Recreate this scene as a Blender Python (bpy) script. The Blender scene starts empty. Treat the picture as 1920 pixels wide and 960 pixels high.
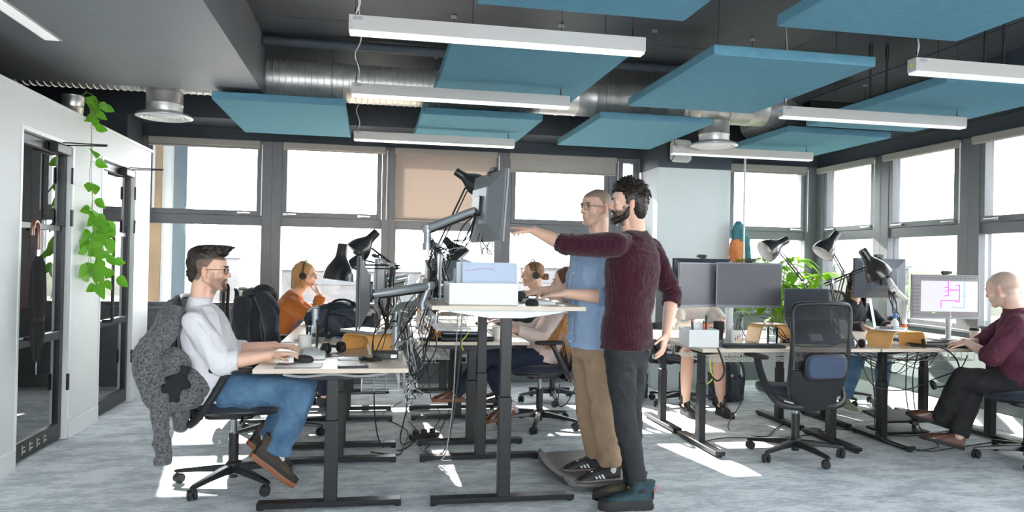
import bpy, bmesh, math, random
import numpy as np
from mathutils import Vector, Matrix, noise
random.seed(7)
SC = bpy.context.scene
COL = SC.collection
PI = math.pi
V = Vector
# ---------------------------------------------------------------- materials
def mat(name, col, rough=.5, metal=0., nscale=0, namt=.15, bump=0, bscale=200, coat=0, stretch=None, emit=0, spec=.5, col2=None, sss=0, alpha=1, sheen=0):
    m = bpy.data.materials.new(name); m.use_nodes = True
    nt = m.node_tree; b = nt.nodes['Principled BSDF']
    c = tuple(col) + (1,)
    b.inputs['Base Color'].default_value = c
    b.inputs['Roughness'].default_value = rough
    b.inputs['Metallic'].default_value = metal
    b.inputs['Specular IOR Level'].default_value = spec
    if coat: b.inputs['Coat Weight'].default_value = coat
    if sheen: b.inputs['Sheen Weight'].default_value = sheen
    if sss:
        b.inputs['Subsurface Weight'].default_value = sss
        b.inputs['Subsurface Radius'].default_value = (.01, .004, .002)
        b.inputs['Subsurface Scale'].default_value = 1
    if emit:
        b.inputs['Emission Color'].default_value = c; b.inputs['Emission Strength'].default_value = emit
    tc = None
    def coords(s):
        nonlocal tc
        if tc is None: tc = nt.nodes.new('ShaderNodeTexCoord')
        mp = nt.nodes.new('ShaderNodeMapping'); nt.links.new(tc.outputs['Object'], mp.inputs[0])
        st = stretch or (1, 1, 1)
        mp.inputs['Scale'].default_value = (s*st[0], s*st[1], s*st[2]); return mp
    if nscale:
        n = nt.nodes.new('ShaderNodeTexNoise'); n.inputs['Scale'].default_value = 1; n.inputs['Detail'].default_value = 6
        n.inputs['Roughness'].default_value = .65
        nt.links.new(coords(nscale).outputs[0], n.inputs['Vector'])
        r = nt.nodes.new('ShaderNodeValToRGB'); nt.links.new(n.outputs['Fac'], r.inputs[0])
        r.color_ramp.elements[0].position = .3; r.color_ramp.elements[1].position = .7
        lo = col2 if col2 else tuple(max(0, x*(1-namt)) for x in col)
        hi = tuple(min(1, x*(1+namt)) for x in col) if not col2 else col
        r.color_ramp.elements[0].color = tuple(lo)+(1,); r.color_ramp.elements[1].color = tuple(hi)+(1,)
        nt.links.new(r.outputs[0], b.inputs['Base Color'])
    if bump:
        n2 = nt.nodes.new('ShaderNodeTexNoise'); n2.inputs['Scale'].default_value = 1; n2.inputs['Detail'].default_value = 4
        nt.links.new(coords(bscale).outputs[0], n2.inputs['Vector'])
        bp = nt.nodes.new('ShaderNodeBump'); bp.inputs['Strength'].default_value = bump; bp.inputs['Distance'].default_value = .004
        nt.links.new(n2.outputs['Fac'], bp.inputs['Height']); nt.links.new(bp.outputs[0], b.inputs['Normal'])
    return m
def glass_mat(name, tint=(.93, .96, .96), refl=1.0, rough=0.0):
    m = bpy.data.materials.new(name); m.use_nodes = True; nt = m.node_tree; nt.nodes.clear()
    o = nt.nodes.new('ShaderNodeOutputMaterial'); mx = nt.nodes.new('ShaderNodeMixShader')
    t = nt.nodes.new('ShaderNodeBsdfTransparent'); g = nt.nodes.new('ShaderNodeBsdfGlossy'); f = nt.nodes.new('ShaderNodeFresnel')
    t.inputs[0].default_value = tuple(tint)+(1,); g.inputs['Roughness'].default_value = rough; f.inputs[0].default_value = 1.5
    ml = nt.nodes.new('ShaderNodeMath'); ml.operation = 'MULTIPLY'; ml.inputs[1].default_value = refl
    nt.links.new(f.outputs[0], ml.inputs[0]); nt.links.new(ml.outputs[0], mx.inputs[0])
    nt.links.new(t.outputs[0], mx.inputs[1]); nt.links.new(g.outputs[0], mx.inputs[2]); nt.links.new(mx.outputs[0], o.inputs[0])
    return m
def knit_mat(name, c1, c2, scale=260, freq=None, axis=0):
    """fleck or rib knit"""
    m = mat(name, c1, .95, bump=.5, bscale=scale, nscale=scale, col2=c2, sheen=.3)
    m.node_tree.nodes['Principled BSDF'].inputs['Specular IOR Level'].default_value = .15
    return m
def leaf_mat(name, c1, c2):
    m = mat(name, c1, .42, nscale=9, col2=c2)
    nt = m.node_tree; b = nt.nodes['Principled BSDF']; o = nt.nodes['Material Output']
    tr = nt.nodes.new('ShaderNodeBsdfTranslucent'); tr.inputs[0].default_value = (c1[0]*1.3, min(1, c1[1]*1.3), c1[2], 1)
    mx = nt.nodes.new('ShaderNodeMixShader'); mx.inputs[0].default_value = .45
    nt.links.new(b.outputs[0], mx.inputs[1]); nt.links.new(tr.outputs[0], mx.inputs[2]); nt.links.new(mx.outputs[0], o.inputs[0])
    return m
def sheer_mat(name, col, t=.35, rough=.9):
    """woven mesh or blind cloth: holes let light through"""
    m = mat(name, col, rough); nt = m.node_tree; b = nt.nodes['Principled BSDF']; o = nt.nodes['Material Output']
    tr = nt.nodes.new('ShaderNodeBsdfTransparent'); mx = nt.nodes.new('ShaderNodeMixShader'); mx.inputs[0].default_value = t
    nt.links.new(b.outputs[0], mx.inputs[1]); nt.links.new(tr.outputs[0], mx.inputs[2]); nt.links.new(mx.outputs[0], o.inputs[0])
    return m
def thin_cloth(name, col, t=.4):
    m = mat(name, col, .85); nt = m.node_tree; b = nt.nodes['Principled BSDF']; o = nt.nodes['Material Output']
    tr = nt.nodes.new('ShaderNodeBsdfTranslucent'); tr.inputs[0].default_value = tuple(col)+(1,)
    mx = nt.nodes.new('ShaderNodeMixShader'); mx.inputs[0].default_value = t
    nt.links.new(b.outputs[0], mx.inputs[1]); nt.links.new(tr.outputs[0], mx.inputs[2]); nt.links.new(mx.outputs[0], o.inputs[0])
    return m
K = {}
K['white_wall'] = mat('white_wall_paint', (.74, .755, .75), .6, nscale=1.5, namt=.03)
K['col_wall'] = mat('pale_wall_paint', (.66, .72, .75), .6, nscale=1.5, namt=.03)
K['white_paint'] = mat('white_gloss_paint', (.82, .84, .84), .35)
K['ceil'] = mat('charcoal_ceiling_paint', (.066, .076, .092), .5, nscale=1.1, namt=.3, stretch=(1, .4, 1), bump=.3, bscale=6)
K['beam'] = mat('dark_slate_paint', (.05, .065, .085), .55, nscale=2, namt=.12)
K['soffit'] = mat('grey_soffit_paint', (.235, .25, .275), .5, nscale=1.2, namt=.08)
K['slate'] = mat('slate_wall_paint', (.12, .14, .15), .55, nscale=2, namt=.1)
K['slatelt'] = mat('grey_green_wall_paint', (.27, .32, .32), .5, nscale=2, namt=.08)
K['frame'] = mat('grey_window_frame', (.13, .14, .155), .42, nscale=4, namt=.1)
K['black'] = mat('black_powder_coat', (.011, .012, .014), .42, nscale=30, namt=.2)
K['blacksteel'] = mat('black_steel', (.02, .022, .026), .32, .3)
K['blackplastic'] = mat('black_plastic', (.016, .017, .02), .45, nscale=40, namt=.15)
K['rubber'] = mat('black_rubber', (.02, .02, .022), .7)
K['navyfabric'] = mat('navy_black_fabric', (.018, .025, .045), .9, nscale=60, namt=.3, bump=.3, bscale=500, sheen=.2)
K['navypad'] = mat('navy_cushion_fabric', (.03, .055, .11), .75, nscale=60, namt=.2, bump=.3, bscale=600, sheen=.2)
K['mesh'] = sheer_mat('chair_mesh', (.03, .03, .034), .55)
K['chrome'] = mat('chrome', (.75, .76, .78), .15, 1)
K['silver'] = mat('silver_painted_metal', (.42, .45, .47), .38, .55, nscale=8, namt=.1)
K['alu'] = mat('brushed_aluminium', (.62, .64, .66), .3, .9, nscale=20, namt=.08)
K['galv'] = mat('galvanised_steel', (.74, .73, .71), .4, .7, nscale=5, namt=.18, bump=.15, bscale=9)
K['wire'] = mat('white_coated_wire', (.68, .71, .72), .4)
K['wood'] = mat('pale_birch_desktop', (.72, .60, .47), .35, nscale=3, namt=.07, stretch=(1, 9, 1))
K['edge'] = mat('desktop_edge_band', (.66, .57, .47), .4, nscale=4, namt=.05)
K['ply'] = mat('bent_birch_plywood', (.74, .41, .13), .38, nscale=4, namt=.12, stretch=(1, 8, 8))
K['felt'] = mat('teal_felt', (.14, .325, .43), .95, nscale=45, namt=.1, stretch=(.25, 1, 1), bump=.4, bscale=260, spec=.1)
K['lightbody'] = mat('white_lacquered_aluminium', (.55, .53, .51), .4)
K['diffuser'] = mat('lit_diffuser', (1, .97, .92), .5, emit=.7)
K['diffuseroff'] = mat('opal_diffuser', (.85, .86, .86), .4, emit=.25)
K['cable'] = mat('black_cable', (.015, .015, .017), .45)
K['cablegrey'] = mat('grey_cable', (.35, .36, .37), .5)
K['cablewhite'] = mat('white_cable', (.7, .71, .7), .5)
K['cableyellow'] = mat('yellow_green_cable', (.6, .68, .08), .5)
K['cableblue'] = mat('blue_cable', (.05, .2, .5), .5)
K['glass'] = glass_mat('window_glass', (.97, .98, .98), .6)
K['doorglass'] = glass_mat('door_glass', (.80, .86, .88), 2.6)
K['tumbler'] = glass_mat('drinking_glass', (.88, .92, .93), 1.6)
K['lens'] = glass_mat('spectacle_lens', (.97, .98, .98), .3)
K['darkscreen'] = mat('dark_matt_screen', (.022, .027, .036), .5, spec=.2)
K['monbackshade'] = mat('backlit_shade_monitor_back', (.12, .13, .145), .42, .2)  # monitor back with its backlit shade put into a darker grey
K['blind'] = thin_cloth('taupe_blind_cloth', (.46, .40, .36), .35)
K['blindgrey'] = thin_cloth('grey_blind_cloth', (.42, .41, .39), .25)
K['screen'] = mat('dark_glossy_screen', (.03, .034, .045), .4)
K['screenoff'] = mat('matt_grey_screen', (.11, .11, .125), .35, nscale=2, namt=.1)
K['monback'] = mat('silver_grey_monitor_back', (.26, .28, .30), .4, .2, nscale=6, namt=.06)
K['monbackdk'] = mat('dark_blue_grey_monitor_back', (.045, .06, .085), .4)
K['whiteplastic'] = mat('white_plastic', (.78, .80, .80), .4)
K['paper'] = mat('white_paper', (.82, .84, .86), .7)
K['paperblue'] = mat('pale_blue_paper', (.50, .60, .76), .7, nscale=8, namt=.04)
K['ceramic'] = mat('white_ceramic', (.80, .79, .76), .2, coat=.4)
K['leaf'] = leaf_mat('pothos_leaf', (.30, .60, .07), (.16, .44, .04))
K['leafy'] = leaf_mat('yellow_green_leaf', (.42, .62, .07), (.20, .42, .04))
K['stem'] = mat('green_stem', (.25, .36, .08), .5)
K['pot'] = mat('tin_pot', (.60, .60, .58), .3, .9, nscale=8, namt=.15)
K['skin'] = None
K['lampblack'] = mat('satin_black_lamp', (.02, .02, .022), .28, coat=.3)
K['lampin'] = mat('white_lamp_lining', (.8, .8, .78), .4)
K['orange'] = mat('orange_cloth', (.75, .27, .10), .8, nscale=20, namt=.1)
K['teal'] = mat('teal_cloth', (.05, .22, .26), .8, nscale=20, namt=.15)
K['bag'] = mat('dark_navy_bag_fabric', (.03, .04, .06), .55, nscale=25, namt=.25, bump=.3, bscale=60)
K['bagstrap'] = mat('black_webbing', (.02, .02, .022), .8)
K['socket'] = mat('steel_socket_plate', (.6, .6, .6), .35, .8)
K['red'] = mat('red_plastic', (.6, .05, .04), .4)
K['yellow'] = mat('yellow_sticker', (.85, .68, .03), .5)
K['blue'] = mat('blue_sticker', (.05, .3, .75), .5)

# ---------------------------------------------------------------- mesh builder
def frame_of(d, up=None):
    d = V(d).normalized()
    u = V(up) if up is not None else (V((0, 0, 1)) if abs(d.z) < .9 else V((0, 1, 0)))
    a = u.cross(d)
    if a.length < 1e-6: a = V((1, 0, 0)).cross(d)
    a.normalize(); b = d.cross(a).normalized()
    return a, b, d      # a, b span the section
class MB:
    def __init__(s): s.v = []; s.f = []
    def add(s, vs, fs):
        o = len(s.v); s.v += [tuple(p) for p in vs]; s.f += [tuple(i+o for i in f) for f in fs]; return s
    def box(s, c, size, rz=0, R=None):
        x, y, z = (k/2 for k in size); M = R if R is not None else Matrix.Rotation(rz, 3, 'Z')
        vs = [V(c) + M @ V((i*x, j*y, k*z)) for i in (-1, 1) for j in (-1, 1) for k in (-1, 1)]
        return s.add(vs, [(0, 1, 3, 2), (4, 6, 7, 5), (0, 4, 5, 1), (2, 3, 7, 6), (0, 2, 6, 4), (1, 5, 7, 3)])
    def b2(s, lo, hi):
        return s.box([(a+b)/2 for a, b in zip(lo, hi)], [abs(b-a) for a, b in zip(lo, hi)])
    def rbox(s, c, size, r=.01, seg=3, axis='Z', R=None):
        """box with rounded corners seen along axis"""
        x, y, z = (k/2 for k in size)
        if axis == 'Z': A, B, H = x, y, z
        elif axis == 'Y': A, B, H = x, z, y
        else: A, B, H = y, z, x
        r = min(r, A*.999, B*.999); pts = []
        for q, (sx, sy) in enumerate(((1, 1), (-1, 1), (-1, -1), (1, -1))):
            for k in range(seg+1):
                t = (q+k/seg)*PI/2; pts.append((sx*(A-r)+r*math.cos(t), sy*(B-r)+r*math.sin(t)))
        return s.prism(pts, H*2, axis, c, R)
    def prism(s, pts, h, axis='Z', c=(0, 0, 0), R=None):
        n = len(pts); vs = []
        for k in (-h/2, h/2):
            for a, b in pts:
                p = V((a, b, k)) if axis == 'Z' else V((a, k, b)) if axis == 'Y' else V((k, a, b))
                vs.append(V(c) + (R @ p if R is not None else p))
        fs = [tuple(range(n-1, -1, -1)), tuple(range(n, 2*n))] + [(i, (i+1) % n, n+(i+1) % n, n+i) for i in range(n)]
        return s.add(vs, fs)
    def cyl(s, p0, p1, r0, r1=None, n=16, caps=True):
        r1 = r0 if r1 is None else r1; p0 = V(p0); p1 = V(p1); a, b, d = frame_of(p1-p0); vs = []
        for p, r in ((p0, r0), (p1, r1)):
            for i in range(n):
                t = 2*PI*i/n; vs.append(p + a*r*math.cos(t) + b*r*math.sin(t))
        fs = [(i, (i+1) % n, n+(i+1) % n, n+i) for i in range(n)]
        if caps: fs += [tuple(range(n-1, -1, -1)), tuple(range(n, 2*n))]
        return s.add(vs, fs)
    def loft(s, rings, caps=True, closed=False):
        """rings: equal-length lists of points"""
        n = len(rings[0]); vs = [p for r in rings for p in r]; fs = []
        m = len(rings)
        for k in range(m if closed else m-1):
            for i in range(n):
                a = k*n; b = ((k+1) % m)*n; j = (i+1) % n; fs.append((a+i, a+j, b+j, b+i))
        if caps and not closed: fs += [tuple(range(n-1, -1, -1)), tuple(range((m-1)*n, m*n))]
        return s.add(vs, fs)
    def tube(s, pts, r, n=8, caps=True, closed=False, flat=None, up=None):
        """swept tube, r number or list; flat scales the second section axis"""
        pts = [V(p) for p in pts]; m = len(pts); rr = r if isinstance(r, (list, tuple)) else [r]*m
        rings = []; pa = None
        for k, p in enumerate(pts):
            d = (pts[(k+1) % m]-pts[k-1]) if closed or 0 < k < m-1 else (pts[1]-pts[0] if k == 0 else pts[-1]-pts[-2])
            if d.length < 1e-9: d = V((0, 0, 1))
            d.normalize()
            if pa is None: a, b, _ = frame_of(d, up)
            else:
                a = pa - d*pa.dot(d)
                if a.length < 1e-6: a = frame_of(d)[0]
                a.normalize(); b = d.cross(a)
            pa = a; q = rr[k]; fl = flat if flat else 1
            rings.append([p + a*q*math.cos(2*PI*i/n) + b*q*fl*math.sin(2*PI*i/n) for i in range(n)])
        return s.loft(rings, caps, closed)
    def lathe(s, prof, c=(0, 0, 0), n=24, R=None, caps=False):
        """prof: (r, z)"""
        rings = []
        for r, z in prof:
            ring = []
            for i in range(n):
                t = 2*PI*i/n; p = V((r*math.cos(t), r*math.sin(t), z)); ring.append(V(c) + (R @ p if R is not None else p))
            rings.append(ring)
        return s.loft(rings, caps)
    def ell(s, c, r, R=None, n=16, m=10):
        vs = []; fs = []
        for j in range(m+1):
            ph = PI*j/m
            for i in range(n):
                t = 2*PI*i/n; p = V((r[0]*math.sin(ph)*math.cos(t), r[1]*math.sin(ph)*math.sin(t), r[2]*math.cos(ph)))
                vs.append(V(c) + (R @ p if R is not None else p))
        for j in range(m):
            for i in range(n):
                a = j*n+i; b = j*n+(i+1) % n; fs.append((a, a+n, b+n, b))
        return s.add(vs, fs)
    def cap(s, p0, p1, r0, r1, n=14):
        """tapered capsule"""
        p0 = V(p0); p1 = V(p1); a, b, d = frame_of(p1-p0); rings = []
        for k in range(5):
            t = PI/2*(1-k/4); rings.append((p0 - d*r0*math.sin(t), max(r0*math.cos(t), 1e-4)))
        for k in range(5):
            t = PI/2*k/4; rings.append((p1 + d*r1*math.sin(t), max(r1*math.cos(t), 1e-4)))
        return s.loft([[p + a*r*math.cos(2*PI*i/n) + b*r*math.sin(2*PI*i/n) for i in range(n)] for p, r in rings])
    def sheet(s, grid, th=0):
        """grid of points [row][col]; th gives it real thickness"""
        R, C = len(grid), len(grid[0]); vs = [V(p) for r in grid for p in r]
        fs = [(i*C+j, i*C+j+1, (i+1)*C+j+1, (i+1)*C+j) for i in range(R-1) for j in range(C-1)]
        if not th: return s.add(vs, fs)
        nr = []
        for i in range(R):
            for j in range(C):
                du = vs[i*C+min(j+1, C-1)]-vs[i*C+max(j-1, 0)]; dv = vs[min(i+1, R-1)*C+j]-vs[max(i-1, 0)*C+j]
                q = du.cross(dv); nr.append(q.normalized() if q.length > 1e-9 else V((0, 0, 1)))
        N = R*C; vs2 = [p+q*th for p, q in zip(vs, nr)]
        f2 = [tuple(N+k for k in reversed(f)) for f in fs]
        ed = []
        for j in range(C-1): ed += [(j+1, j, N+j, N+j+1), ((R-1)*C+j, (R-1)*C+j+1, N+(R-1)*C+j+1, N+(R-1)*C+j)]
        for i in range(R-1): ed += [(i*C, (i+1)*C, N+(i+1)*C, N+i*C), ((i+1)*C+C-1, i*C+C-1, N+i*C+C-1, N+(i+1)*C+C-1)]
        return s.add(vs+vs2, fs+f2+ed)
    def xf(s, M):
        s.v = [tuple(M @ V(p)) for p in s.v]; return s
    def build(s, name, m, parent=None, bev=0, smooth=True, ang=40, world=True, label=None, seg=2, remesh=0, sm=0, fix=True):
        me = bpy.data.meshes.new(name)
        off = V((0, 0, 0))
        Mi = None
        if parent is not None and world:
            Mi = parent_matrix(parent).inverted()
        vs = [tuple(Mi @ V(p)) for p in s.v] if Mi is not None else s.v
        me.from_pydata(vs, [], s.f); me.update()
        if fix:
            bm = bmesh.new(); bm.from_mesh(me); bmesh.ops.recalc_face_normals(bm, faces=bm.faces); bm.to_mesh(me); bm.free()
        o = bpy.data.objects.new(name, me); COL.objects.link(o)
        for q in (m if isinstance(m, (list, tuple)) else [m]): me.materials.append(q)
        if parent is not None: o.parent = parent
        if smooth and not remesh:
            me.polygons.foreach_set('use_smooth', [True]*len(me.polygons)); me.set_sharp_from_angle(angle=math.radians(ang))
        if bev:
            b = o.modifiers.new('bevel', 'BEVEL'); b.width = bev; b.segments = seg; b.limit_method = 'ANGLE'; b.angle_limit = math.radians(35)
            b.harden_normals = False
        if label: o['label'] = label
        return o
def parent_matrix(o):
    M = Matrix.Translation(o.location) @ o.rotation_euler.to_matrix().to_4x4()
    return parent_matrix(o.parent) @ M if o.parent else M
def thing(name, label, cat, loc=(0, 0, 0), rz=0, group=None, tilt=None):
    o = bpy.data.objects.new(name, None); COL.objects.link(o); o.empty_display_size = .1
    o.location = loc; o.rotation_euler = tilt if tilt else (0, 0, rz); tag(o, label, cat, group); return o
def tag(o, label, cat, group=None):
    o['label'] = label; o['category'] = cat
    if group: o['group'] = group
    return o
def struct(o): o['kind'] = 'structure'; return o
def sthing(name, loc=(0, 0, 0)):
    o = bpy.data.objects.new(name, None); COL.objects.link(o); o.location = loc; o['kind'] = 'structure'; return o
def copy_tree(o, parent=None):
    c = o.copy(); COL.objects.link(c); c.parent = parent
    for ch in [x for x in bpy.data.objects if x.parent == o]: copy_tree(ch, c)
    return c
def dup(root, loc, rz=None, label=None, group=None):
    c = copy_tree(root); c.location = loc
    if rz is not None: c.rotation_euler = (0, 0, rz)
    if label: c['label'] = label
    if group: c['group'] = group
    return c
def bez(p0, p1, p2, p3, n=12):
    p0, p1, p2, p3 = map(V, (p0, p1, p2, p3))
    return [p0*(1-t)**3 + p1*3*t*(1-t)**2 + p2*3*t*t*(1-t) + p3*t**3 for t in [i/n for i in range(n+1)]]
def smooth_path(pts, n=6):
    """Catmull-Rom"""
    P = [V(p) for p in pts]; out = []
    for i in range(len(P)-1):
        a = P[max(i-1, 0)]; b = P[i]; c = P[i+1]; d = P[min(i+2, len(P)-1)]
        for k in range(n):
            t = k/n; out.append(.5*((2*b)+(c-a)*t+(2*a-5*b+4*c-d)*t*t+(3*b-a-3*c+d)*t**3))
    out.append(P[-1]); return out
def cable(name, label, pts, r=.004, m='cable', parent=None, n=6, cat='cable', group=None, seg=6, world=True):
    o = MB().tube(smooth_path(pts, seg), r, n).build(name, K[m], parent, world=world)
    if parent is None: tag(o, label, cat, group)
    return o
# ================================================================ camera, light, world
cam = bpy.data.cameras.new('camera'); camo = bpy.data.objects.new('camera', cam); COL.objects.link(camo); SC.camera = camo
_a = math.atan(262/1400); _p = math.atan(12/1400); _r = .02
_F = V((math.sin(_a)*math.cos(_p), math.cos(_a)*math.cos(_p), math.sin(_p))); _R = V((math.cos(_a), -math.sin(_a), 0)); _U = _R.cross(_F)
_R2 = _R*math.cos(_r)+_U*math.sin(_r); _U2 = _U*math.cos(_r)-_R*math.sin(_r)
camo.matrix_world = Matrix.Translation((0, 0, 1.36)) @ Matrix((_R2, _U2, -_F)).transposed().to_4x4()
cam.sensor_width = 36; cam.lens = 36*1400/1920; cam.clip_end = 500
vs = SC.view_settings; vs.view_transform = 'Standard'; vs.look = 'None'; vs.gamma = 1; vs.exposure = 1.2; vs.use_curve_mapping = False
w = bpy.data.worlds.new('bright_overcast_sky'); SC.world = w; w.use_nodes = True
bgn = w.node_tree.nodes['Background']; bgn.inputs[0].default_value = (.96, .98, 1, 1); bgn.inputs[1].default_value = 6
sun = bpy.data.lights.new('sun', 'SUN'); sun.energy = 16; sun.angle = math.radians(.6); sun.color = (1, .94, .84)
suno = bpy.data.objects.new('sun', sun); COL.objects.link(suno)
suno.rotation_euler = V((.19, -1, -.63)).to_track_quat('-Z', 'Y').to_euler()

# ================================================================ setting
XL, XR, YB = -2.18, 5.37, 8.35
YF = -3.0
fl = MB().b2((-5.2, YF, -.2), (XR+.3, YB+.3, 0)).build('floor', None, smooth=False); struct(fl)
def carpet():
    m = bpy.data.materials.new('blue_grey_carpet'); m.use_nodes = True; nt = m.node_tree; b = nt.nodes['Principled BSDF']
    b.inputs['Roughness'].default_value = .95; b.inputs['Specular IOR Level'].default_value = .1
    tc = nt.nodes.new('ShaderNodeTexCoord')
    def nz(sc, det, st=(1, 1, 1), rough=.6):
        mp = nt.nodes.new('ShaderNodeMapping'); mp.inputs['Scale'].default_value = tuple(sc*k for k in st); nt.links.new(tc.outputs['Object'], mp.inputs[0])
        n = nt.nodes.new('ShaderNodeTexNoise'); n.inputs['Scale'].default_value = 1; n.inputs['Detail'].default_value = det; n.inputs['Roughness'].default_value = rough
        nt.links.new(mp.outputs[0], n.inputs['Vector']); return n
    n1 = nz(5.5, 9, (.6, 1.3, 1), .75); n2 = nz(170, 3); n3 = nz(26, 5, (.5, 2.2, 1))
    ad = nt.nodes.new('ShaderNodeMath'); ad.operation = 'MULTIPLY_ADD'; ad.inputs[1].default_value = .5; nt.links.new(n2.outputs[0], ad.inputs[0]); nt.links.new(n1.outputs[0], ad.inputs[2])
    ad2 = nt.nodes.new('ShaderNodeMath'); ad2.operation = 'MULTIPLY_ADD'; ad2.inputs[1].default_value = .45; nt.links.new(n3.outputs[0], ad2.inputs[0]); nt.links.new(ad.outputs[0], ad2.inputs[2])
    r = nt.nodes.new('ShaderNodeValToRGB'); nt.links.new(ad2.outputs[0], r.inputs[0])
    e = r.color_ramp.elements; e[0].position = .74; e[0].color = (.38, .42, .455, 1); e[1].position = 1.2; e[1].color = (.76, .80, .83, 1)
    nn = e.new(.97); nn.color = (.57, .62, .66, 1)
    nt.links.new(r.outputs[0], b.inputs['Base Color'])
    bp = nt.nodes.new('ShaderNodeBump'); bp.inputs['Strength'].default_value = .6; bp.inputs['Distance'].default_value = .004
    nt.links.new(n2.outputs[0], bp.inputs['Height']); nt.links.new(bp.outputs[0], b.inputs['Normal'])
    return m
fl.data.materials.clear(); fl.data.materials.append(carpet())
ce = MB().b2((-5.2, YF, 3.15), (XR+.3, YB+.3, 3.4)).build('ceiling', K['ceil'], smooth=False); struct(ce)
def S(name, m, lo, hi, bev=0):
    return struct(MB().b2(lo, hi).build(name, K[m], smooth=False, bev=bev))
# soffit box on the left with the recessed strip light
sf = MB().b2((-5.2, YF, 2.70), (-.90, 6.38, 3.149)).build('ceiling_soffit', K['soffit'], smooth=False); struct(sf)
# slab joints and filler lines of the ceiling
for i, (p, q) in enumerate((((3.35, YF, 3.148), (3.35, 7.8, 3.148)), ((1.9, 3.9, 3.148), (XR, 3.9, 3.148)), ((4.5, YF, 3.148), (4.5, 7.8, 3.148)), ((-.9, 5.75, 3.148), (3.35, 5.75, 3.148)))):
    pts = [V(p).lerp(V(q), t/40)+V((random.uniform(-.004, .004), random.uniform(-.004, .004), 0)) for t in range(41)]
    struct(MB().tube(pts, .006, 5).build('trim_ceiling_joint', K['beam']))
# down-stand beams over the windows
S('beam_back', 'beam', (-5.2, 7.80, 2.73), (XR+.3, YB+.3, 3.149))
S('beam_right', 'beam', (5.05, YF, 2.73), (XR+.3, 7.80, 3.149))
S('lintel_back', 'beam', (-5.2, YB, 2.60), (XR+.3, YB+.3, 2.729))
S('lintel_right', 'beam', (XR, YF, 2.58), (XR+.3, YB-.001, 2.729))
# back wall below the sills, right wall below the sills
S('wall_back', 'slate', (-5.2, YB, .0), (XR+.3, YB+.3, .80))
S('wall_right', 'slatelt', (XR, YF, .0), (XR+.3, YB-.001, .80))
S('sill_back', 'frame', (-5.2, YB-.05, .80), (XR, YB+.3, .83), .004)
S('sill_right', 'frame', (XR-.05, YF, .80), (XR+.3, YB-.051, .83), .004)
S('baseboard_right', 'white_paint', (XR-.03, YF, 0), (XR-.001, YB-.04, .14), .004)
S('baseboard_back', 'slate', (XL, YB-.03, 0), (XR-.04, YB-.001, .14), .004)
S('trunking_right', 'slatelt', (XR-.07, YF, .30), (XR-.001, YB-.06, .42), .006)
# columns
S('wall_column_upper', 'beam', (3.06, 7.74, 2.44), (3.92, YB-.002, 2.728))
S('wall_column', 'col_wall', (3.06, 7.75, 0), (3.92, YB-.06, 2.439), .004)
S('wall_column_left', 'beam', (-3.3, 7.80, 2.381), (-2.36, YB-.06, 2.728))
S('wall_back_left', 'slate', (-5.2, YB, .801), (-3.36, YB+.3, 2.599))
# meeting-room shell behind the glazed doors
S('wall_meeting_room', 'slatelt', (-5.2, 2.5, 0), (-5.0, YB-.001, 2.38))
S('wall_meeting_room_end', 'slatelt', (-5.0, 2.5, 0), (XL-.13, 2.6, 2.38))
S('ceiling_meeting_room', 'soffit', (-5.0, 2.5, 2.30), (XL-.13, 7.79, 2.38))
# left partition with two door openings
wl = MB()
D1 = (5.17, 6.02); D2 = (6.60, 7.50); DH = 2.17
for y0, y1 in ((YF, D1[0]), (D1[1], D2[0]), (D2[1], 7.95)): wl.b2((XL-.12, y0, 0), (XL, y1, 2.38))
for y0, y1 in (D1, D2): wl.b2((XL-.12, y0, DH), (XL, y1, 2.38))
struct(wl.build('wall_left', K['white_wall'], smooth=False))
S('trim_wall_left_cap', 'white_paint', (XL-.14, YF, 2.38), (XL+.015, 7.96, 2.405), .003)
for y0, y1 in ((YF, D1[0]-.005), (D1[1]+.005, D2[0]-.005), (D2[1]+.005, 7.96)):
    S('baseboard_left', 'white_paint', (XL, y0, 0), (XL+.018, y1, .13), .004)

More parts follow.
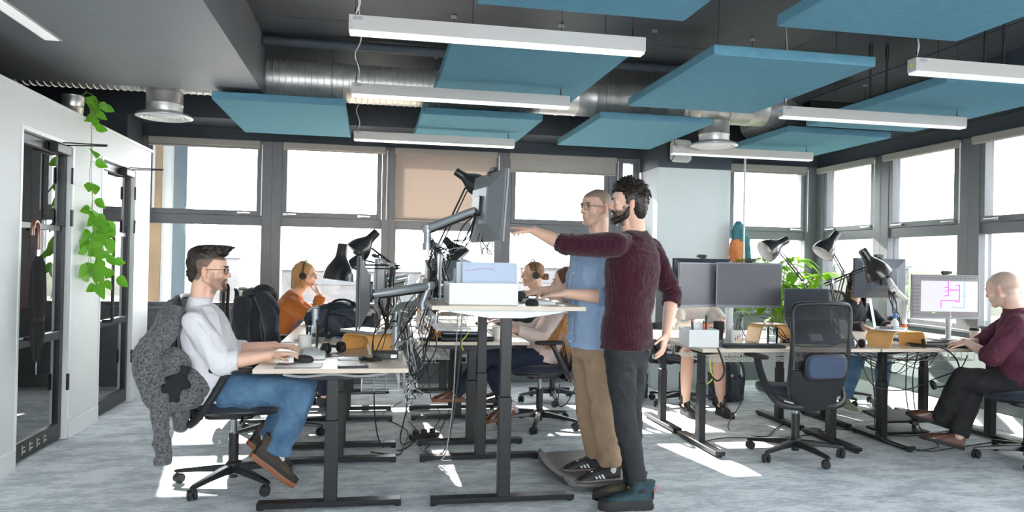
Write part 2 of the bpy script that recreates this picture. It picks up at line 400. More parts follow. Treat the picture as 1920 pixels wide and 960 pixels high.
# ---- windows
def window(n, along, a0, a1, post0, post1, tr=(1.70, 1.80), z0=.83, z1=2.60, handles=()):
    """along 'X': in the back wall; 'Y': in the right wall. a0..a1 the opening between posts"""
    def P(a, t, z): return (a, YB+t, z) if along == 'X' else (XR+t, a, z)
    def B(mb, aa, ab, t0, t1, za, zb):
        p, q = P(aa, t0, za), P(ab, t1, zb); mb.b2([min(i, j) for i, j in zip(p, q)], [max(i, j) for i, j in zip(p, q)])
    root = sthing('window_%d' % n, P((a0+a1)/2, 0, z0))
    f = MB(); lo, hi = min(a0, a1), max(a0, a1)
    if post0: B(f, lo-post0, lo, -.04, .10, z0, z1-.001)
    if post1: B(f, hi, hi+post1, -.04, .10, z0, z1-.001)
    B(f, lo, hi, -.02, .09, tr[0], tr[1])
    B(f, lo, hi, 0, .08, z0, z0+.045)
    f.build('frame', K['frame'], root, bev=.003, smooth=False)
    s = MB(); e = .055     # the opening upper sash
    B(s, lo+.004, lo+e, -.035, .06, tr[1]+.001, z1-.01); B(s, hi-e, hi-.004, -.035, .06, tr[1]+.001, z1-.01)
    B(s, lo+e, hi-e, -.035, .06, tr[1]+.001, tr[1]+e); B(s, lo+e, hi-e, -.035, .06, z1-e, z1-.01)
    s.build('sash', K['frame'], root, bev=.003, smooth=False)
    g = MB(); B(g, lo+e-.01, hi-e+.01, .02, .03, tr[1]+e-.01, z1-e+.01); g.build('pane', K['glass'], root, smooth=False)
    g = MB(); B(g, lo, hi, .03, .04, z0+.045, tr[0]); g.build('pane', K['glass'], root, smooth=False)
    for k, hy in enumerate(handles):
        h = MB(); B(h, hy-.02, hy+.02, -.055, -.035, tr[1]+.015, tr[1]+.04)
        B(h, hy-.01, hy+.12, -.075, -.055, tr[1]+.02, tr[1]+.034)
        h.build('handle', K['alu'], root, bev=.003)
    return root
window(1, 'X', -2.32, -1.17, .10, .10, handles=(-1.4,))
window(2, 'X', -.97, .09, .10, .08, handles=(-.93, -.15))
window(3, 'X', .25, 1.35, .08, .09)
window(4, 'X', 1.53, 2.68, .09, .06)
window(5, 'X', 2.80, 3.03, .06, .03)
window(6, 'X', 4.20, 5.19, .28, .17, handles=(5.0,))
bays = [(7.24, 8.15, .12, .18), (6.05, 7.00, .125, .12), (4.85, 5.80, .125, .125), (3.65, 4.60, .125, .125), (2.45, 3.40, .125, .125), (1.25, 2.20, .125, .125), (.05, 1.0, .125, .125)]
for i, (y0, y1, p0, p1) in enumerate(bays): window(7+i, 'Y', y0, y1, p0, p1, z1=2.58, handles=(y0+.05, y1-.2) if i < 4 else ())
window(14, 'X', -3.25, -2.46, .1, .02)
# ---- roller blinds
def blind(along, a0, a1, zb, label, m='blindgrey', cordside=1, ztop=2.60, t=-.075):
    def P(a, tt, z): return (a, YB+tt, z) if along == 'X' else (XR+tt, a, z)
    r = thing('roller_blind', label, 'blind', P((a0+a1)/2, t, zb))
    c = MB(); p = P(a0, t-.02, ztop-.075); q = P(a1, t+.035, ztop-.005)
    c.b2([min(i, j) for i, j in zip(p, q)], [max(i, j) for i, j in zip(p, q)]); c.build('cassette', K['lightbody'] if m == 'x' else K['blindgrey'], r, bev=.008)
    f = MB(); p = P(a0+.01, t+.002, zb+.02); q = P(a1-.01, t+.006, ztop-.07)
    f.b2([min(i, j) for i, j in zip(p, q)], [max(i, j) for i, j in zip(p, q)]); f.build('cloth', K[m], r, smooth=False)
    b = MB(); b.cyl(P(a0+.005, t+.004, zb+.012), P(a1-.005, t+.004, zb+.012), .011, n=10); b.build('bottom_bar', K['blindgrey'], r)
    ca = a1+.02 if cordside > 0 else a0-.02
    k = MB(); k.tube([P(ca, t, ztop-.04), P(ca, t, 1.80)], .006, 6)
    k.build('pull_cord', K['whiteplastic'], r)
blind('X', -2.30, -1.19, 2.50, 'rolled up grey blind over the far left back window', cordside=1)
blind('X', -.96, .12, 2.51, 'rolled up grey blind over the window left of the brown blind', cordside=1)
blind('X', .22, 1.36, 1.79, 'brown roller blind drawn down over the upper pane', 'blind', cordside=1)
blind('X', 1.50, 2.76, 2.38, 'grey roller blind drawn a little way down behind the two standing men', cordside=1)
blind('X', 3.97, 5.18, 2.49, 'rolled up blind over the window right of the pale column', cordside=1)
for (y0, y1), l in zip([(7.20, 8.22), (6.01, 7.04), (4.81, 5.84), (3.61, 4.64)], ['rolled up grey blind over the right wall window beside the corner', 'rolled up grey blind over the second right wall window', 'rolled up grey blind above the bald man, at the right edge', 'rolled up grey blind on the right wall nearest the camera']):
    blind('Y', y0, y1, 2.50, l, cordside=-1, ztop=2.58)

# ---- glazed doors in the left partition
def door(n, y0, y1, handle_y, marks=False):
    root = sthing('door_%d' % n, (XL, (y0+y1)/2, 0))
    w_ = .05; x0, x1 = XL-.085, XL-.035
    f = MB()       # outer frame, in the opening
    f.b2((XL-.125, y0+.001, .001), (XL+.004, y0+.028, DH-.001)); f.b2((XL-.125, y1-.028, .001), (XL+.004, y1-.001, DH-.001)); f.b2((XL-.125, y0+.028, DH-.03), (XL+.004, y1-.028, DH-.001))
    f.build('door_frame', K['white_paint'], root, bev=.002, smooth=False)
    l = MB(); a, b = y0+.032, y1-.032
    l.b2((x0, a, .012), (x1, a+.04, DH-.036)); l.b2((x0, b-.055, .012), (x1, b, DH-.036))
    l.b2((x0, a+.055, DH-.10), (x1, b-.055, DH-.036)); l.b2((x0, a+.055, .012), (x1, b-.055, .13)); l.b2((x0, a+.055, .74), (x1, b-.055, .80)); l.b2((x0+.01, a+.055, 1.52), (x1-.01, b-.055, 1.56))
    l.build('door_leaf', K['blacksteel'], root, bev=.003, smooth=False)
    for z0, z1 in ((.13, .74), (.80, 1.52), (1.56, DH-.10)):
        MB().b2((XL-.064, a+.055, z0), (XL-.056, b-.055, z1)).build('pane', K['doorglass'], root, smooth=False)
    h = MB(); hy = handle_y
    h.tube(smooth_path([(XL-.03, hy, .80), (XL+.03, hy, .80), (XL+.045, hy, .82), (XL+.045, hy, .9), (XL+.045, hy, 1.40), (XL+.045, hy, 1.49), (XL+.03, hy, 1.51), (XL-.03, hy, 1.51)], 4), .013, 10)
    h.build('door_handle', K['black'], root)
    for z in (.42, 1.62, 1.93):
        MB().b2((XL-.004, y1-.045, z-.06), (XL+.012, y1-.02, z+.06)).build('hinge', K['blacksteel'], root, bev=.003)
    c = MB(); c.b2((XL-.034, y1-.36, DH-.105), (XL+.025, y1-.12, DH-.04)); c.build('door_closer', K['blackplastic'], root, bev=.006)
    k = MB(); k.box((XL+.13, y1-.16, DH-.03), (.30, .022, .008), R=Matrix.Rotation(-.15, 3, 'Z')); k.box((XL+.13, y1-.20, DH-.022), (.31, .022, .008), R=Matrix.Rotation(.12, 3, 'Z'))
    k.build('closer_arm', K['blacksteel'], root, bev=.002)
    if marks:
        mk = MB()
        for q in range(4):
            yy = y0+.2+q*.11; mk.b2((x1, yy, .04), (x1+.001, yy+.012, .10)); mk.b2((x1, yy+.02, .05), (x1+.001, yy+.05, .062))
            mk.b2((x1, yy+.02, .08), (x1+.001, yy+.045, .088))
        mk.build('kick_marks', K['edge'], root, smooth=False, label='worn beige marks along the bottom rail')
door(1, D1[0], D1[1], 5.35, True)
door(2, D2[0], D2[1], 6.78)

# ---- outside: terrace ground, distant blocks, brown pier by the first window
gm = mat('pale_ground', (.09, .09, .085), .9, nscale=.05, namt=.2)
struct(MB().b2((-260, YB+4, -9), (260, 300, -8.5)).build('ground_outside', gm, smooth=False))
struct(MB().b2((XR+4, -120, -9), (260, YB+4, -8.6)).build('ground_outside_right', gm, smooth=False))
bm_ = mat('brown_cladding', (.30, .21, .13), .7, nscale=3, namt=.2)
struct(MB().b2((-2.55, YB+.55, -1), (-2.33, YB+.95, 3.2)).build('pier_outside_brown', bm_, smooth=False))
struct(MB().b2((-2.20, YB+.55, -1), (-2.06, YB+.95, 3.2)).build('pier_outside_slate', mat('slate_pier', (.12, .16, .19), .6), smooth=False))
struct(MB().b2((-2.33, YB+.60, -1), (-2.20, YB+.9, 3.2)).build('pier_outside_white', K['white_paint'], smooth=False))
K['city'] = mat('pale_city_render', (.105, .10, .10), .9, nscale=.4, namt=.25)
K['citydark'] = mat('city_glazing', (.07, .075, .08), .5)
K['hill'] = mat('wooded_hill', (.085, .09, .07), 1, nscale=.2, namt=.3)
def block(x, y, wx, wy, zt, lab, storeys=4):
    b = thing('office_block', lab, 'building', (x, y, -8.5))
    MB().b2((x-wx/2, y-wy/2, -8.49), (x+wx/2, y+wy/2, zt)).build('facade', K['city'], b, smooth=False)
    MB().b2((x-wx/2-.3, y-wy/2-.3, zt), (x+wx/2+.3, y+wy/2+.3, zt+.5)).build('roof', K['slate'], b, smooth=False)
    for s in range(storeys):
        z = zt-2.2-s*2.9
        if z < -8: break
        MB().b2((x-wx/2+1, y-wy/2-.1, z), (x+wx/2-1, y-wy/2+.2, z+1.3)).build('window_band', K['citydark'], b, smooth=False)
        MB().b2((x-wx/2-.1, y-wy/2+1, z), (x-wx/2+.2, y+wy/2-1, z+1.3)).build('window_band', K['citydark'], b, smooth=False)
block(-34, 120, 26, 14, 1.2, 'long pale block far outside behind the seated man\'s head')
block(-3, 130, 22, 14, -.6, 'low pale block far outside beside the woman in orange')
block(20, 115, 18, 12, .6, 'pale block far outside behind the raised monitor')
block(70, 110, 26, 12, 1.6, 'pale office block far outside, seen past the corner post')
block(120, 90, 24, 18, .4, 'wide pale block far outside beyond the right wall windows')
hb = MB(); hg = []
for i in range(40):
    t = i/39; row = []
    for j in range(6):
        ang = math.radians(-40+t*120); R_ = 200+j*14
        row.append((math.sin(ang)*R_, math.cos(ang)*R_, -8.7 + (0 if j in (0, 5) else 7.5+4*noise.noise(V((t*9, j*.4, 0))))*(1 if j else 0)))
    hg.append(row)
struct(hb.sheet(hg).build('hills_outside', K['hill']))

# ================================================================ ceiling fittings
def baffle(x0, y0, wx, wy, z, label, n=0):
    """suspended felt raft"""
    r = thing('acoustic_panel', label, 'ceiling panel', (x0+wx/2, y0+wy/2, z), group=None)
    MB().b2((x0, y0, z), (x0+wx, y0+wy, z+.062)).build('felt_board', K['felt'], r, bev=.006)
    for sx in (.12, .88):
        for sy in (.14, .86):
            px, py = x0+wx*sx, y0+wy*sy
            w_ = MB().cyl((px, py, z+.062), (px, py, 3.148), .0022, n=5)
            w_.build('suspension_wire', K['blacksteel'], r)
            MB().b2((px-.02, py-.008, 3.125), (px+.02, py+.008, 3.148)).build('ceiling_anchor', K['alu'], r, bev=.002); MB().b2((px-.008, py-.008, z+.062), (px+.008, py+.008, z+.09)).build('wire_clip', K['alu'], r, bev=.002)
    return r
k_ = 1.24/1.39
baffle(1.94, 4.07, 1.06, 1.50, 2.60, 'teal felt panel nearest the standing men, large and central right')
baffle(.42, 4.10, 1.06, 1.52, 2.60, 'teal felt panel half hidden behind the nearest hanging strip light')
baffle(-1.27, 6.20, 1.03, 1.58, 2.60, 'pale teal felt panel at far left beside the left duct diffuser')
baffle(.385, 6.34, 1.05, 1.38, 2.60, 'small-looking teal felt panel above the brown blind')
baffle(1.88, 6.10, 1.02, 1.50, 2.60, 'teal felt panel beside the white wireless box and pale column')
baffle(3.69, 4.30, 1.06, 1.62, 2.60, 'teal felt panel under the two hanging lights at right edge')
baffle(3.71, 6.24, 1.06, 1.50, 2.60, 'far right teal felt panel behind the right duct diffuser')
baffle(2.02, 2.00, 1.06, 1.52, 2.60, 'teal felt panel cut off by the top right of the picture')
baffle(.47, 2.00, 1.06, 1.56, 2.60, 'teal felt panel cut off by the top middle of the picture')

def strip_light(x0, y, L, label, on=True, sticker=None, z=2.45):
    r = thing('linear_pendant_light', label, 'ceiling light', (x0+L/2, y, z))
    MB().b2((x0, y-.035, z+.012), (x0+L, y+.035, z+.085)).build('housing', K['lightbody'], r, bev=.002, smooth=False)
    MB().b2((x0+.006, y-.032, z), (x0+L-.006, y+.032, z+.0118)).build('light_diffuser', K['diffuser'] if on else K['diffuseroff'], r, smooth=False)
    for q in (.03, L-.06):
        p = MB(); p.b2((x0+q-.02, y-.012, z+.085), (x0+q+.02, y+.012, z+.092)); p.cyl((x0+q, y, z+.09), (x0+q, y, z+.13), .004, n=8)
        p.cyl((x0+q, y, z+.13), (x0+q, y, 3.148), .0016, n=5); p.build('hanger', K['blacksteel'], r)
    cable('power_flex', '', [(x0+.03, y, z+.1), (x0+.05, y+.01, z+.17), (x0+.02, y, z+.28), (x0+.055, y, z+.38), (x0+.045, y, z+.5), (x0+.03, y, 3.148)], .005, 'cablewhite', r)
    MB().b2((x0+.02, y-.0365, z+.062), (x0+.065, y-.0348, z+.078)).build('maker_label', K['cablegrey'], r, smooth=False)
    if sticker:
        MB().cyl((x0-.001, y, z+.05), (x0+.001, y, z+.05), .010, n=16).build('sticker', K[sticker], r, label='small round %s sticker' % sticker)
    return r
strip_light(-.135, 3.69, 1.50, 'hanging strip light nearest the camera, white and longest-looking')
strip_light(-.16, 5.10, 1.50, 'lit hanging strip light crossing in front of the silver duct')
strip_light(-.19, 7.00, 1.50, 'far lit strip light hanging above the brown blind')
strip_light(2.92, 3.66, 1.60, 'hanging strip light cut off by the right edge, yellow dot on its end', False, 'yellow')
strip_light(2.90, 4.98, 1.53, 'hanging strip light beside the right diffuser with a blue dot', False, 'blue')
strip_light(2.86, 6.90, 1.51, 'farthest right strip light hanging in front of the pale column', False, 'blue')
# recessed strip in the soffit
rl = thing('recessed_strip_light', 'slim white strip light recessed in the grey soffit, top left', 'ceiling light', (-2.3, 4.2, 2.698))
MB().b2((-2.045, 2.6, 2.690), (-1.935, 5.12, 2.699)).build('bezel', K['lightbody'], rl, bev=.002)
MB().b2((-2.03, 2.62, 2.686), (-1.95, 5.10, 2.692)).build('light_diffuser', K['diffuseroff'], rl)
# spiral duct
du = thing('spiral_duct', 'long silver spiral ventilation duct under the ceiling', 'duct', (1, 6.62, 2.88))
def duct_run(x0, x1, rib, sp):
    prof = []; x = x0
    while x < x1:
        prof += [(.163, x), (.163, x+sp*.8), (.163+rib, x+sp*.86), (.163+rib, x+sp*.94)]; x += sp
    prof.append((.163, x1))
    return MB().lathe(prof, (0, 6.62, 2.88), 40, Matrix(((0, 0, 1), (0, 1, 0), (-1, 0, 0))))
duct_run(-5.0, .62, .007, .052).build('flexible_run', K['galv'], du, ang=25)
duct_run(.62, 3.72, .004, .17).build('rigid_run', K['galv'], du, ang=25)
for x in (.62, 2.1, 3.3): MB().lathe([(.163, -.03), (.172, -.028), (.172, .028), (.163, .03)], (x, 6.62, 2.88), 40, Matrix(((0, 0, 1), (0, 1, 0), (-1, 0, 0)))).build('joint_band', K['galv'], du)
MB().tube([(3.72, 6.62, 2.88), (3.85, 6.65, 2.88), (3.95, 6.75, 2.88), (3.99, 6.90, 2.88), (4.0, 7.4, 2.88)], .163, 32).build('elbow', K['galv'], du)
MB().b2((4.16, 6.6, 2.90), (4.62, 6.75, 3.0)).build('fire_damper', K['blackplastic'], du, bev=.004)
def diffuser(x, label):
    r = thing('duct_diffuser', label, 'air vent', (x, 6.62, 2.5))
    MB().lathe([(.142, 2.53), (.142, 2.60), (.146, 2.605), (.146, 2.615), (.142, 2.62), (.142, 2.73)], (x, 6.62, 0), 40).build('neck', K['galv'], r)
    MB().lathe([(.142, 2.55), (.16, 2.545), (.205, 2.53), (.222, 2.515), (.222, 2.506), (.20, 2.500), (.19, 2.503)], (x, 6.62, 0), 44).build('flange', K['alu'], r)
    g = MB()
    for a in (.19, .155, .12, .085, .05): g.lathe([(a, 2.503), (a-.006, 2.496), (a-.026, 2.512), (a-.020, 2.517)], (x, 6.62, 0), 40)
    g.lathe([(.0001, 2.497), (.024, 2.497), (.024, 2.52), (.0001, 2.52)], (x, 6.62, 0), 20)
    g.build('cone_rings', K['white_paint'], r)
diffuser(-1.72, 'round ceiling diffuser on the duct at left, above the trailing plant side')
diffuser(3.17, 'round ceiling diffuser on the duct at right, beside the wireless box')
# conduit, rods, socket, access point
o = MB().cyl((.2, 3.55, 3.11), (3.2, 3.55, 3.11), .012, n=10).build('conduit_pipe', K['alu']); tag(o, 'thin bright conduit along the ceiling at the top', 'pipe')
o = MB().cyl((-.89, 6.2, 3.09), (3.0, 6.2, 3.09), .04, n=20).build('service_pipe', K['beam']); tag(o, 'dark painted service pipe in front of the duct', 'pipe')
for i, (x, y) in enumerate(((3.86, 5.3), (4.02, 5.32), (3.84, 4.15), (3.98, 4.15))):
    o = MB().cyl((x, y, 2.67), (x, y, 3.148), .007, n=8).cyl((x, y, 3.05), (x, y, 3.148), .013, n=8).build('threaded_rod', K['blacksteel']); tag(o, 'black threaded rod above the right felt panels, %s' % ('left of far pair', 'right of far pair', 'left of near pair', 'right of near pair')[i], 'rod', 'black hanging rods')
ap = thing('wireless_access_point', 'white rounded square wireless box on the dark column top', 'wireless box', (2.79, 7.6, 2.6))
MB().rbox((3.30, 7.70, 2.62), (.24, .05, .25), .05, 5, 'Y').build('shell', K['whiteplastic'], ap, bev=.012)
MB().rbox((3.30, 7.672, 2.63), (.10, .006, .10), .02, 4, 'Y').build('face_plate', K['paper'], ap, bev=.002)
MB().cyl((3.30, 7.667, 2.655), (3.30, 7.671, 2.655), .006, n=10).build('indicator_light', mat('blue_led', (.5, .6, 1), .4, emit=2), ap)
cable('lead', '', [(3.24, 7.67, 2.70), (3.22, 7.64, 2.62), (3.20, 7.66, 2.54), (3.17, 7.69, 2.50), (3.15, 7.70, 2.64), (3.2, 7.71, 2.73)], .004, 'cable', ap)
so = thing('wall_socket', 'grey socket box on the dark column beside the wireless box', 'socket', (3.60, 7.7, 2.63))
MB().b2((3.55, 7.69, 2.62), (3.66, 7.739, 2.72)).build('back_box', K['socket'], so, bev=.004)
MB().b2((3.585, 7.665, 2.645), (3.625, 7.69, 2.675)).build('plug', K['blackplastic'], so, bev=.004)
o = MB().cyl((4.02, 7.62, 0), (4.02, 7.62, 2.72), .012, n=10).build('white_service_pole', K['whiteplastic']); tag(o, 'slim white vertical pipe at the pale column edge', 'pipe')
# double sockets under the back window
for i, x in enumerate((.62, .77, 1.0)):
    s = thing('double_socket', 'steel socket with black plugs on the back wall, %s' % ('leftmost of three', 'middle of three', 'rightmost of three')[i], 'socket', (x, YB-.02, .27), group='sockets on the back wall')
    MB().b2((x-.065, YB-.018, .22), (x+.065, YB-.001, .32)).build('plate', K['socket'], s, bev=.003)
    for q in (-.03, .03): MB().rbox((x+q, YB-.04, .262), (.045, .04, .05), .01, 3, 'Y').build('plug', K['blackplastic'], s, bev=.004)
S('wall_right_rear', 'slatelt', (XR, YF, .801), (XR+.3, -.08, 2.579))
S('wall_far_left', 'beam', (-5.4, YF, 0), (-5.201, YB+.3, 3.4))
for q, (lo, hi) in enumerate((((-5.2, YF-.2, 0), (-2.1, YF-.001, 3.4)), ((4.6, YF-.2, 0), (XR+.3, YF-.001, 3.4)), ((-2.099, YF-.2, 0), (4.599, YF-.001, .8)), ((-2.099, YF-.2, 2.6), (4.599, YF-.001, 3.4)))): S('wall_rear', 'white_wall', lo, hi)  # unseen rear wall, left open for the added window strip
rw = sthing('window_15', (1.25, YF, .8)); f = MB()  # added window strip behind the camera, lets in soft front fill light
for x in (-2.09, -.75, .58, 1.91, 3.24, 4.53): f.b2((x, YF-.12, .801), (x+.06, YF-.04, 2.599))
f.build('frame', K['frame'], rw, smooth=False); MB().b2((-2.09, YF-.085, .801), (4.59, YF-.08, 2.599)).build('pane', K['glass'], rw, smooth=False)
# ================================================================ furniture
def desk(cx, cy, lx, ly, rot, label, top=.775, legs=(-.45, .45), tray=True, group=None):
    """sit-stand desk. local x runs across the desk (sitting direction), local y along its length"""
    r = thing('sit_stand_desk', label, 'desk', (cx, cy, 0), rot, group)
    kw = dict(parent=r, world=False)
    t = MB().b2((-lx/2, -ly/2, top-.024), (lx/2, ly/2, top)); t.build('desktop', K['wood'], bev=.002, smooth=False, **kw)
    e = MB()
    for x0, y0, x1, y1 in ((-lx/2-.0012, -ly/2-.0012, lx/2+.0012, -ly/2+.0003), (-lx/2-.0012, ly/2-.0003, lx/2+.0012, ly/2+.0012), (-lx/2-.0012, -ly/2, -lx/2+.0003, ly/2), (lx/2-.0003, -ly/2, lx/2+.0012, ly/2)):
        e.b2((x0, y0, top-.0235), (x1, y1, top-.0008))
    e.build('edge_band', K['edge'], smooth=False, **kw)
    for y in legs:
        # tapering bracket below the top
        b = MB().prism([(-lx*.42, top-.026), (lx*.42, top-.026), (lx*.36, top-.045), (.10, top-.075), (-.10, top-.075), (-lx*.36, top-.045)], .05, 'Y', (0, y, 0))
        b.build('bracket', K['silver'] if top > 1 else K['blacksteel'], bev=.003, **kw)
        c = MB().b2((-.036, y-.027, .04), (.036, y+.027, .48 if top < 1 else .60)); c.build('outer_column', K['black'], bev=.004, **kw)
        c = MB().b2((-.031, y-.022, .48 if top < 1 else .60), (.031, y+.022, top-.07)); c.build('inner_column', K['black'], bev=.003, **kw)
        f = MB().b2((-lx*.475, y-.0375, .014), (lx*.475, y+.0375, .044))
        f.build('foot', K['blacksteel'], bev=.003, **kw)
        for q in (-.455, .455): MB().cyl((lx*q, y, 0), (lx*q, y, .014), .018, n=12).build('glide', K['rubber'], **kw)
    MB().b2((-.03, legs[0]+.03, top-.066), (.03, legs[1]-.03, top-.028)).build('cross_beam', K['black'], bev=.003, **kw)
    if tray:
        w_ = MB(); x0 = lx/2-.25; x1 = lx/2-.04; y0, y1 = legs[0]+.06, legs[1]-.06; zt, zb = top-.07, top-.15
        for k in range(15):
            y = y0+(y1-y0)*k/14; w_.tube([(x0, y, zt), (x0, y, zb), (x1, y, zb), (x1, y, zt)], .0022, 4)
        for x, z in ((x0, zt), (x0, zb), (x0+.07, zb), (x1-.07, zb), (x1, zb), (x1, zt)): w_.tube([(x, y0, z), (x, y1, z)], .0028, 4)
        w_.build('cable_basket', K['wire'], **kw)
    return r
LA = (-.1975, 4.70)
desk(-.1975, 4.70, .805, 1.24, 0, 'pale wood desk nearest on left, where the white-shirted man works', legs=(-.50, .40))
desk(-.1975, 6.02, .83, 1.24, 0, 'pale wood desk behind the white-shirted man\'s desk, dark bag on it', legs=(-.52, .39))
desk(-.1975, 7.34, .83, 1.24, 0, 'pale wood desk by the window where the woman in orange sits', legs=(-.50, .40))
desk(.755, 4.67, .86, 1.24, PI, 'raised standing desk with grey brackets beside the two standing men', top=1.118, legs=(-.42, .50))
desk(.745, 6.02, .82, 1.24, PI, 'low pale desk seen through the raised desk, with black sleeves on it', legs=(-.40, .50))
desk(.745, 7.34, .82, 1.24, PI, 'farthest desk of the middle bank by the window, beside the man with a bun', legs=(-.40, .50))
desk(3.005, 5.285, .71, 1.40, PI/2, 'right bank desk at its left end, with white box and long keyboard', legs=(-.545, .545))
desk(4.445, 5.285, .71, 1.44, PI/2, 'right bank desk where the bald man types', legs=(-.545, .45))
desk(3.005, 6.04, .71, 1.40, -PI/2, 'back right desk where the bare-legged person sits', legs=(-.545, .545))
desk(4.445, 6.04, .71, 1.44, -PI/2, 'back right desk in front of the right windows, dark monitor over it', legs=(-.45, .545))

def chair(loc, rot, label, baserot=0, recline=0, group=None, back=True):
    """task chair facing local +y"""
    r = thing('task_chair', label, 'chair', (loc[0], loc[1], 0), rot, group); kw = dict(parent=r, world=False)
    # five star base, each leg with its twin wheel
    for i in range(5):
        a = baserot+i*2*PI/5; d = V((math.cos(a), math.sin(a), 0)); s = V((-d.y, d.x, 0))
        rings = []
        for t, wd, zt, zb in ((.03, .032, .125, .075), (.10, .030, .120, .080), (.22, .024, .103, .075), (.325, .019, .088, .066), (.352, .012, .080, .068)):
            c = d*t; rings.append([c+s*wd+V((0, 0, zb)), c+s*wd*.75+V((0, 0, zt)), c-s*wd*.75+V((0, 0, zt)), c-s*wd+V((0, 0, zb))])
        lg = MB().loft(rings); lo = lg.build('base_leg', K['blacksteel'], bev=.005, **kw)
        cst = MB(); c = d*.335; tr = V((math.cos(a+.9), math.sin(a+.9), 0)); ax = V((-tr.y, tr.x, 0)); cc = c-tr*.012
        for q in (-1, 1): cst.lathe([(.001, -.011), (.024, -.011), (.030, -.006), (.030, .006), (.024, .011), (.001, .011)], cc+ax*.015*q+V((0, 0, .030)), 18, ax.to_track_quat('Z', 'Y').to_matrix())
        cst.cyl(cc-ax*.02+V((0, 0, .03)), cc+ax*.02+V((0, 0, .03)), .007, n=8).cyl(c+V((0, 0, .045)), c+V((0, 0, .07)), .009, n=8)
        cst.rbox(cc+V((0, 0, .05)), (.03, .03, .018), .008)
        cst.build('caster', K['rubber'], **kw)
    MB().lathe([(.001, .045), (.026, .045), (.026, .07), (.045, .075), (.045, .125), (.034, .14), (.029, .145), (.029, .31), (.001, .31)], (0, 0, 0), 24).build('column', K['blackplastic'], **kw)
    MB().cyl((0, 0, .31), (0, 0, .405), .018, n=18).build('gas_lift', K['chrome'], **kw)
    MB().rbox((0, -.02, .425), (.17, .28, .045), .05, 4).build('mechanism', K['blackplastic'], bev=.008, **kw)
    MB().tube(smooth_path([(.08, .06, .425), (.16, .07, .42), (.22, .07, .41)], 3), .007, 8).build('lever', K['blackplastic'], **kw)
    # seat: pan and cushion
    def plan(a, b, y0, n=36, p=2.7):
        out = []
        for i in range(n):
            t = 2*PI*i/n; c, s_ = math.cos(t), math.sin(t)
            out.append((a*abs(c)**(2/p)*(1 if c > 0 else -1), y0+b*abs(s_)**(2/p)*(1 if s_ > 0 else -1)))
        return out
    rings = []
    for k, z, dr in ((.80, .445, -.03), (.95, .452, 0), (1, .468, 0), (.99, .478, 0)): rings.append([(x*k, y*k+.01, z+(-.02 if y > .18 else 0)*((y-.18)/.1 if y > .18 else 0)) for x, y in plan(.245, .235, .02)])
    MB().loft(rings).build('seat_pan', K['blackplastic'], **kw)
    rings = []
    for k, z in ((.97, .476), (1.0, .490), (.99, .512), (.93, .526), (.75, .532), (.4, .526), (.05, .522)): rings.append([(x*k, y*k+.01, z+(-.022*((y-.14)/.1)**2 if y > .14 else 0)) for x, y in plan(.25, .24, .02)])
    MB().loft(rings).build('seat_cushion', K['navyfabric'], ang=60, **kw)
    # back: outer loop, mesh, lower shell, lumbar pad
    def bp(u, v, off=0):   # u -1..1 across, v 0..1 up
        hw = .215+.02*v - (.05*(1-v/.25)**2 if v < .25 else 0)
        z = .45+.66*v; y = -.235-.075*v+.035*math.sin(v*PI)*-1 + .045*u*u
        y -= recline*v
        return V((hw*u, y-off, z))
    loop = [bp(-1, v) for v in (.02, .15, .3, .45, .6, .75, .88)] + [bp(-.97, .95), bp(-.85, 1.0), bp(-.5, 1.015), bp(0, 1.02), bp(.5, 1.015), bp(.85, 1.0), bp(.97, .95)] + [bp(1, v) for v in (.88, .75, .6, .45, .3, .15, .02)]
    loop += [bp(.75, -.06), bp(.3, -.10), bp(-.3, -.10), bp(-.75, -.06)]
    MB().tube(smooth_path(loop+[loop[0]], 3)[:-1], .0155, 8, closed=True).build('back_frame', K['blackplastic'], **kw)
    g = [[bp(u/6, v/12, .004) for u in range(-6, 7)] for v in range(4, 13)]
    MB().sheet(g, .003).build('back_mesh', K['mesh'], **kw)
    g = [[bp(u/6*.98, v/12-.09, .0) for u in range(-6, 7)] for v in range(0, 6)]
    MB().sheet(g, .022).build('back_shell', K['blackplastic'], bev=.006, **kw)
    lp = bp(0, .36)
    MB().rbox((0, lp.y-.024, .69), (.335, .03, .18), .06, 5, 'Y').build('lumbar_frame', K['blackplastic'], bev=.01, **kw)
    MB().rbox((0, lp.y-.040, .69), (.30, .02, .15), .05, 5, 'Y').build('lumbar_pad', K['navypad'], bev=.009, **kw)
    g = [[bp(u/6*.75, v/12, -.02) for u in range(-6, 7)] for v in range(1, 6)]
    MB().sheet(g, .02).build('back_cushion', K['navyfabric'], **kw)
    for s_ in (-1, 1):
        p = smooth_path([(s_*.05, -.20, .395), (s_*.17, -.215, .40), (s_*.265, -.17, .43), (s_*.305, -.10, .52), (s_*.318, -.04, .62), (s_*.318, -.01, .68), (s_*.315, .01, .712)], 4)
        MB().tube(p, [.016]*6+[.019]*(len(p)-6), 10, flat=1.35).build('armrest_arm', K['blackplastic'], **kw)
        MB().rbox((s_*.31, .03, .727), (.085, .24, .027), .04, 4).build('armrest_pad', K['rubber'], bev=.009, **kw)
    return r
chR = chair((3.03, 4.93), .07, 'empty black mesh task chair in front of the right desks', 1.0)
chair((-.79, 4.70), -PI/2, 'chair of the man in the white shirt, grey cardigan over it', .75)
chair((-.69, 5.93), -PI/2, 'empty chair with a dark coat hanging over its back', .3)
chair((-1.02, 7.12), -PI/2+.1, 'chair of the woman in orange near the left window', .5)
chair((1.40, 6.10), PI/2+.1, 'chair of the long-haired woman in the pale pink shirt', .2)
chair((1.78, 7.20), PI/2, 'chair of the man with a hair bun by the window', .5)
chair((4.66, 4.60), PI/2-.35, 'chair of the bald man at the right edge', .25)
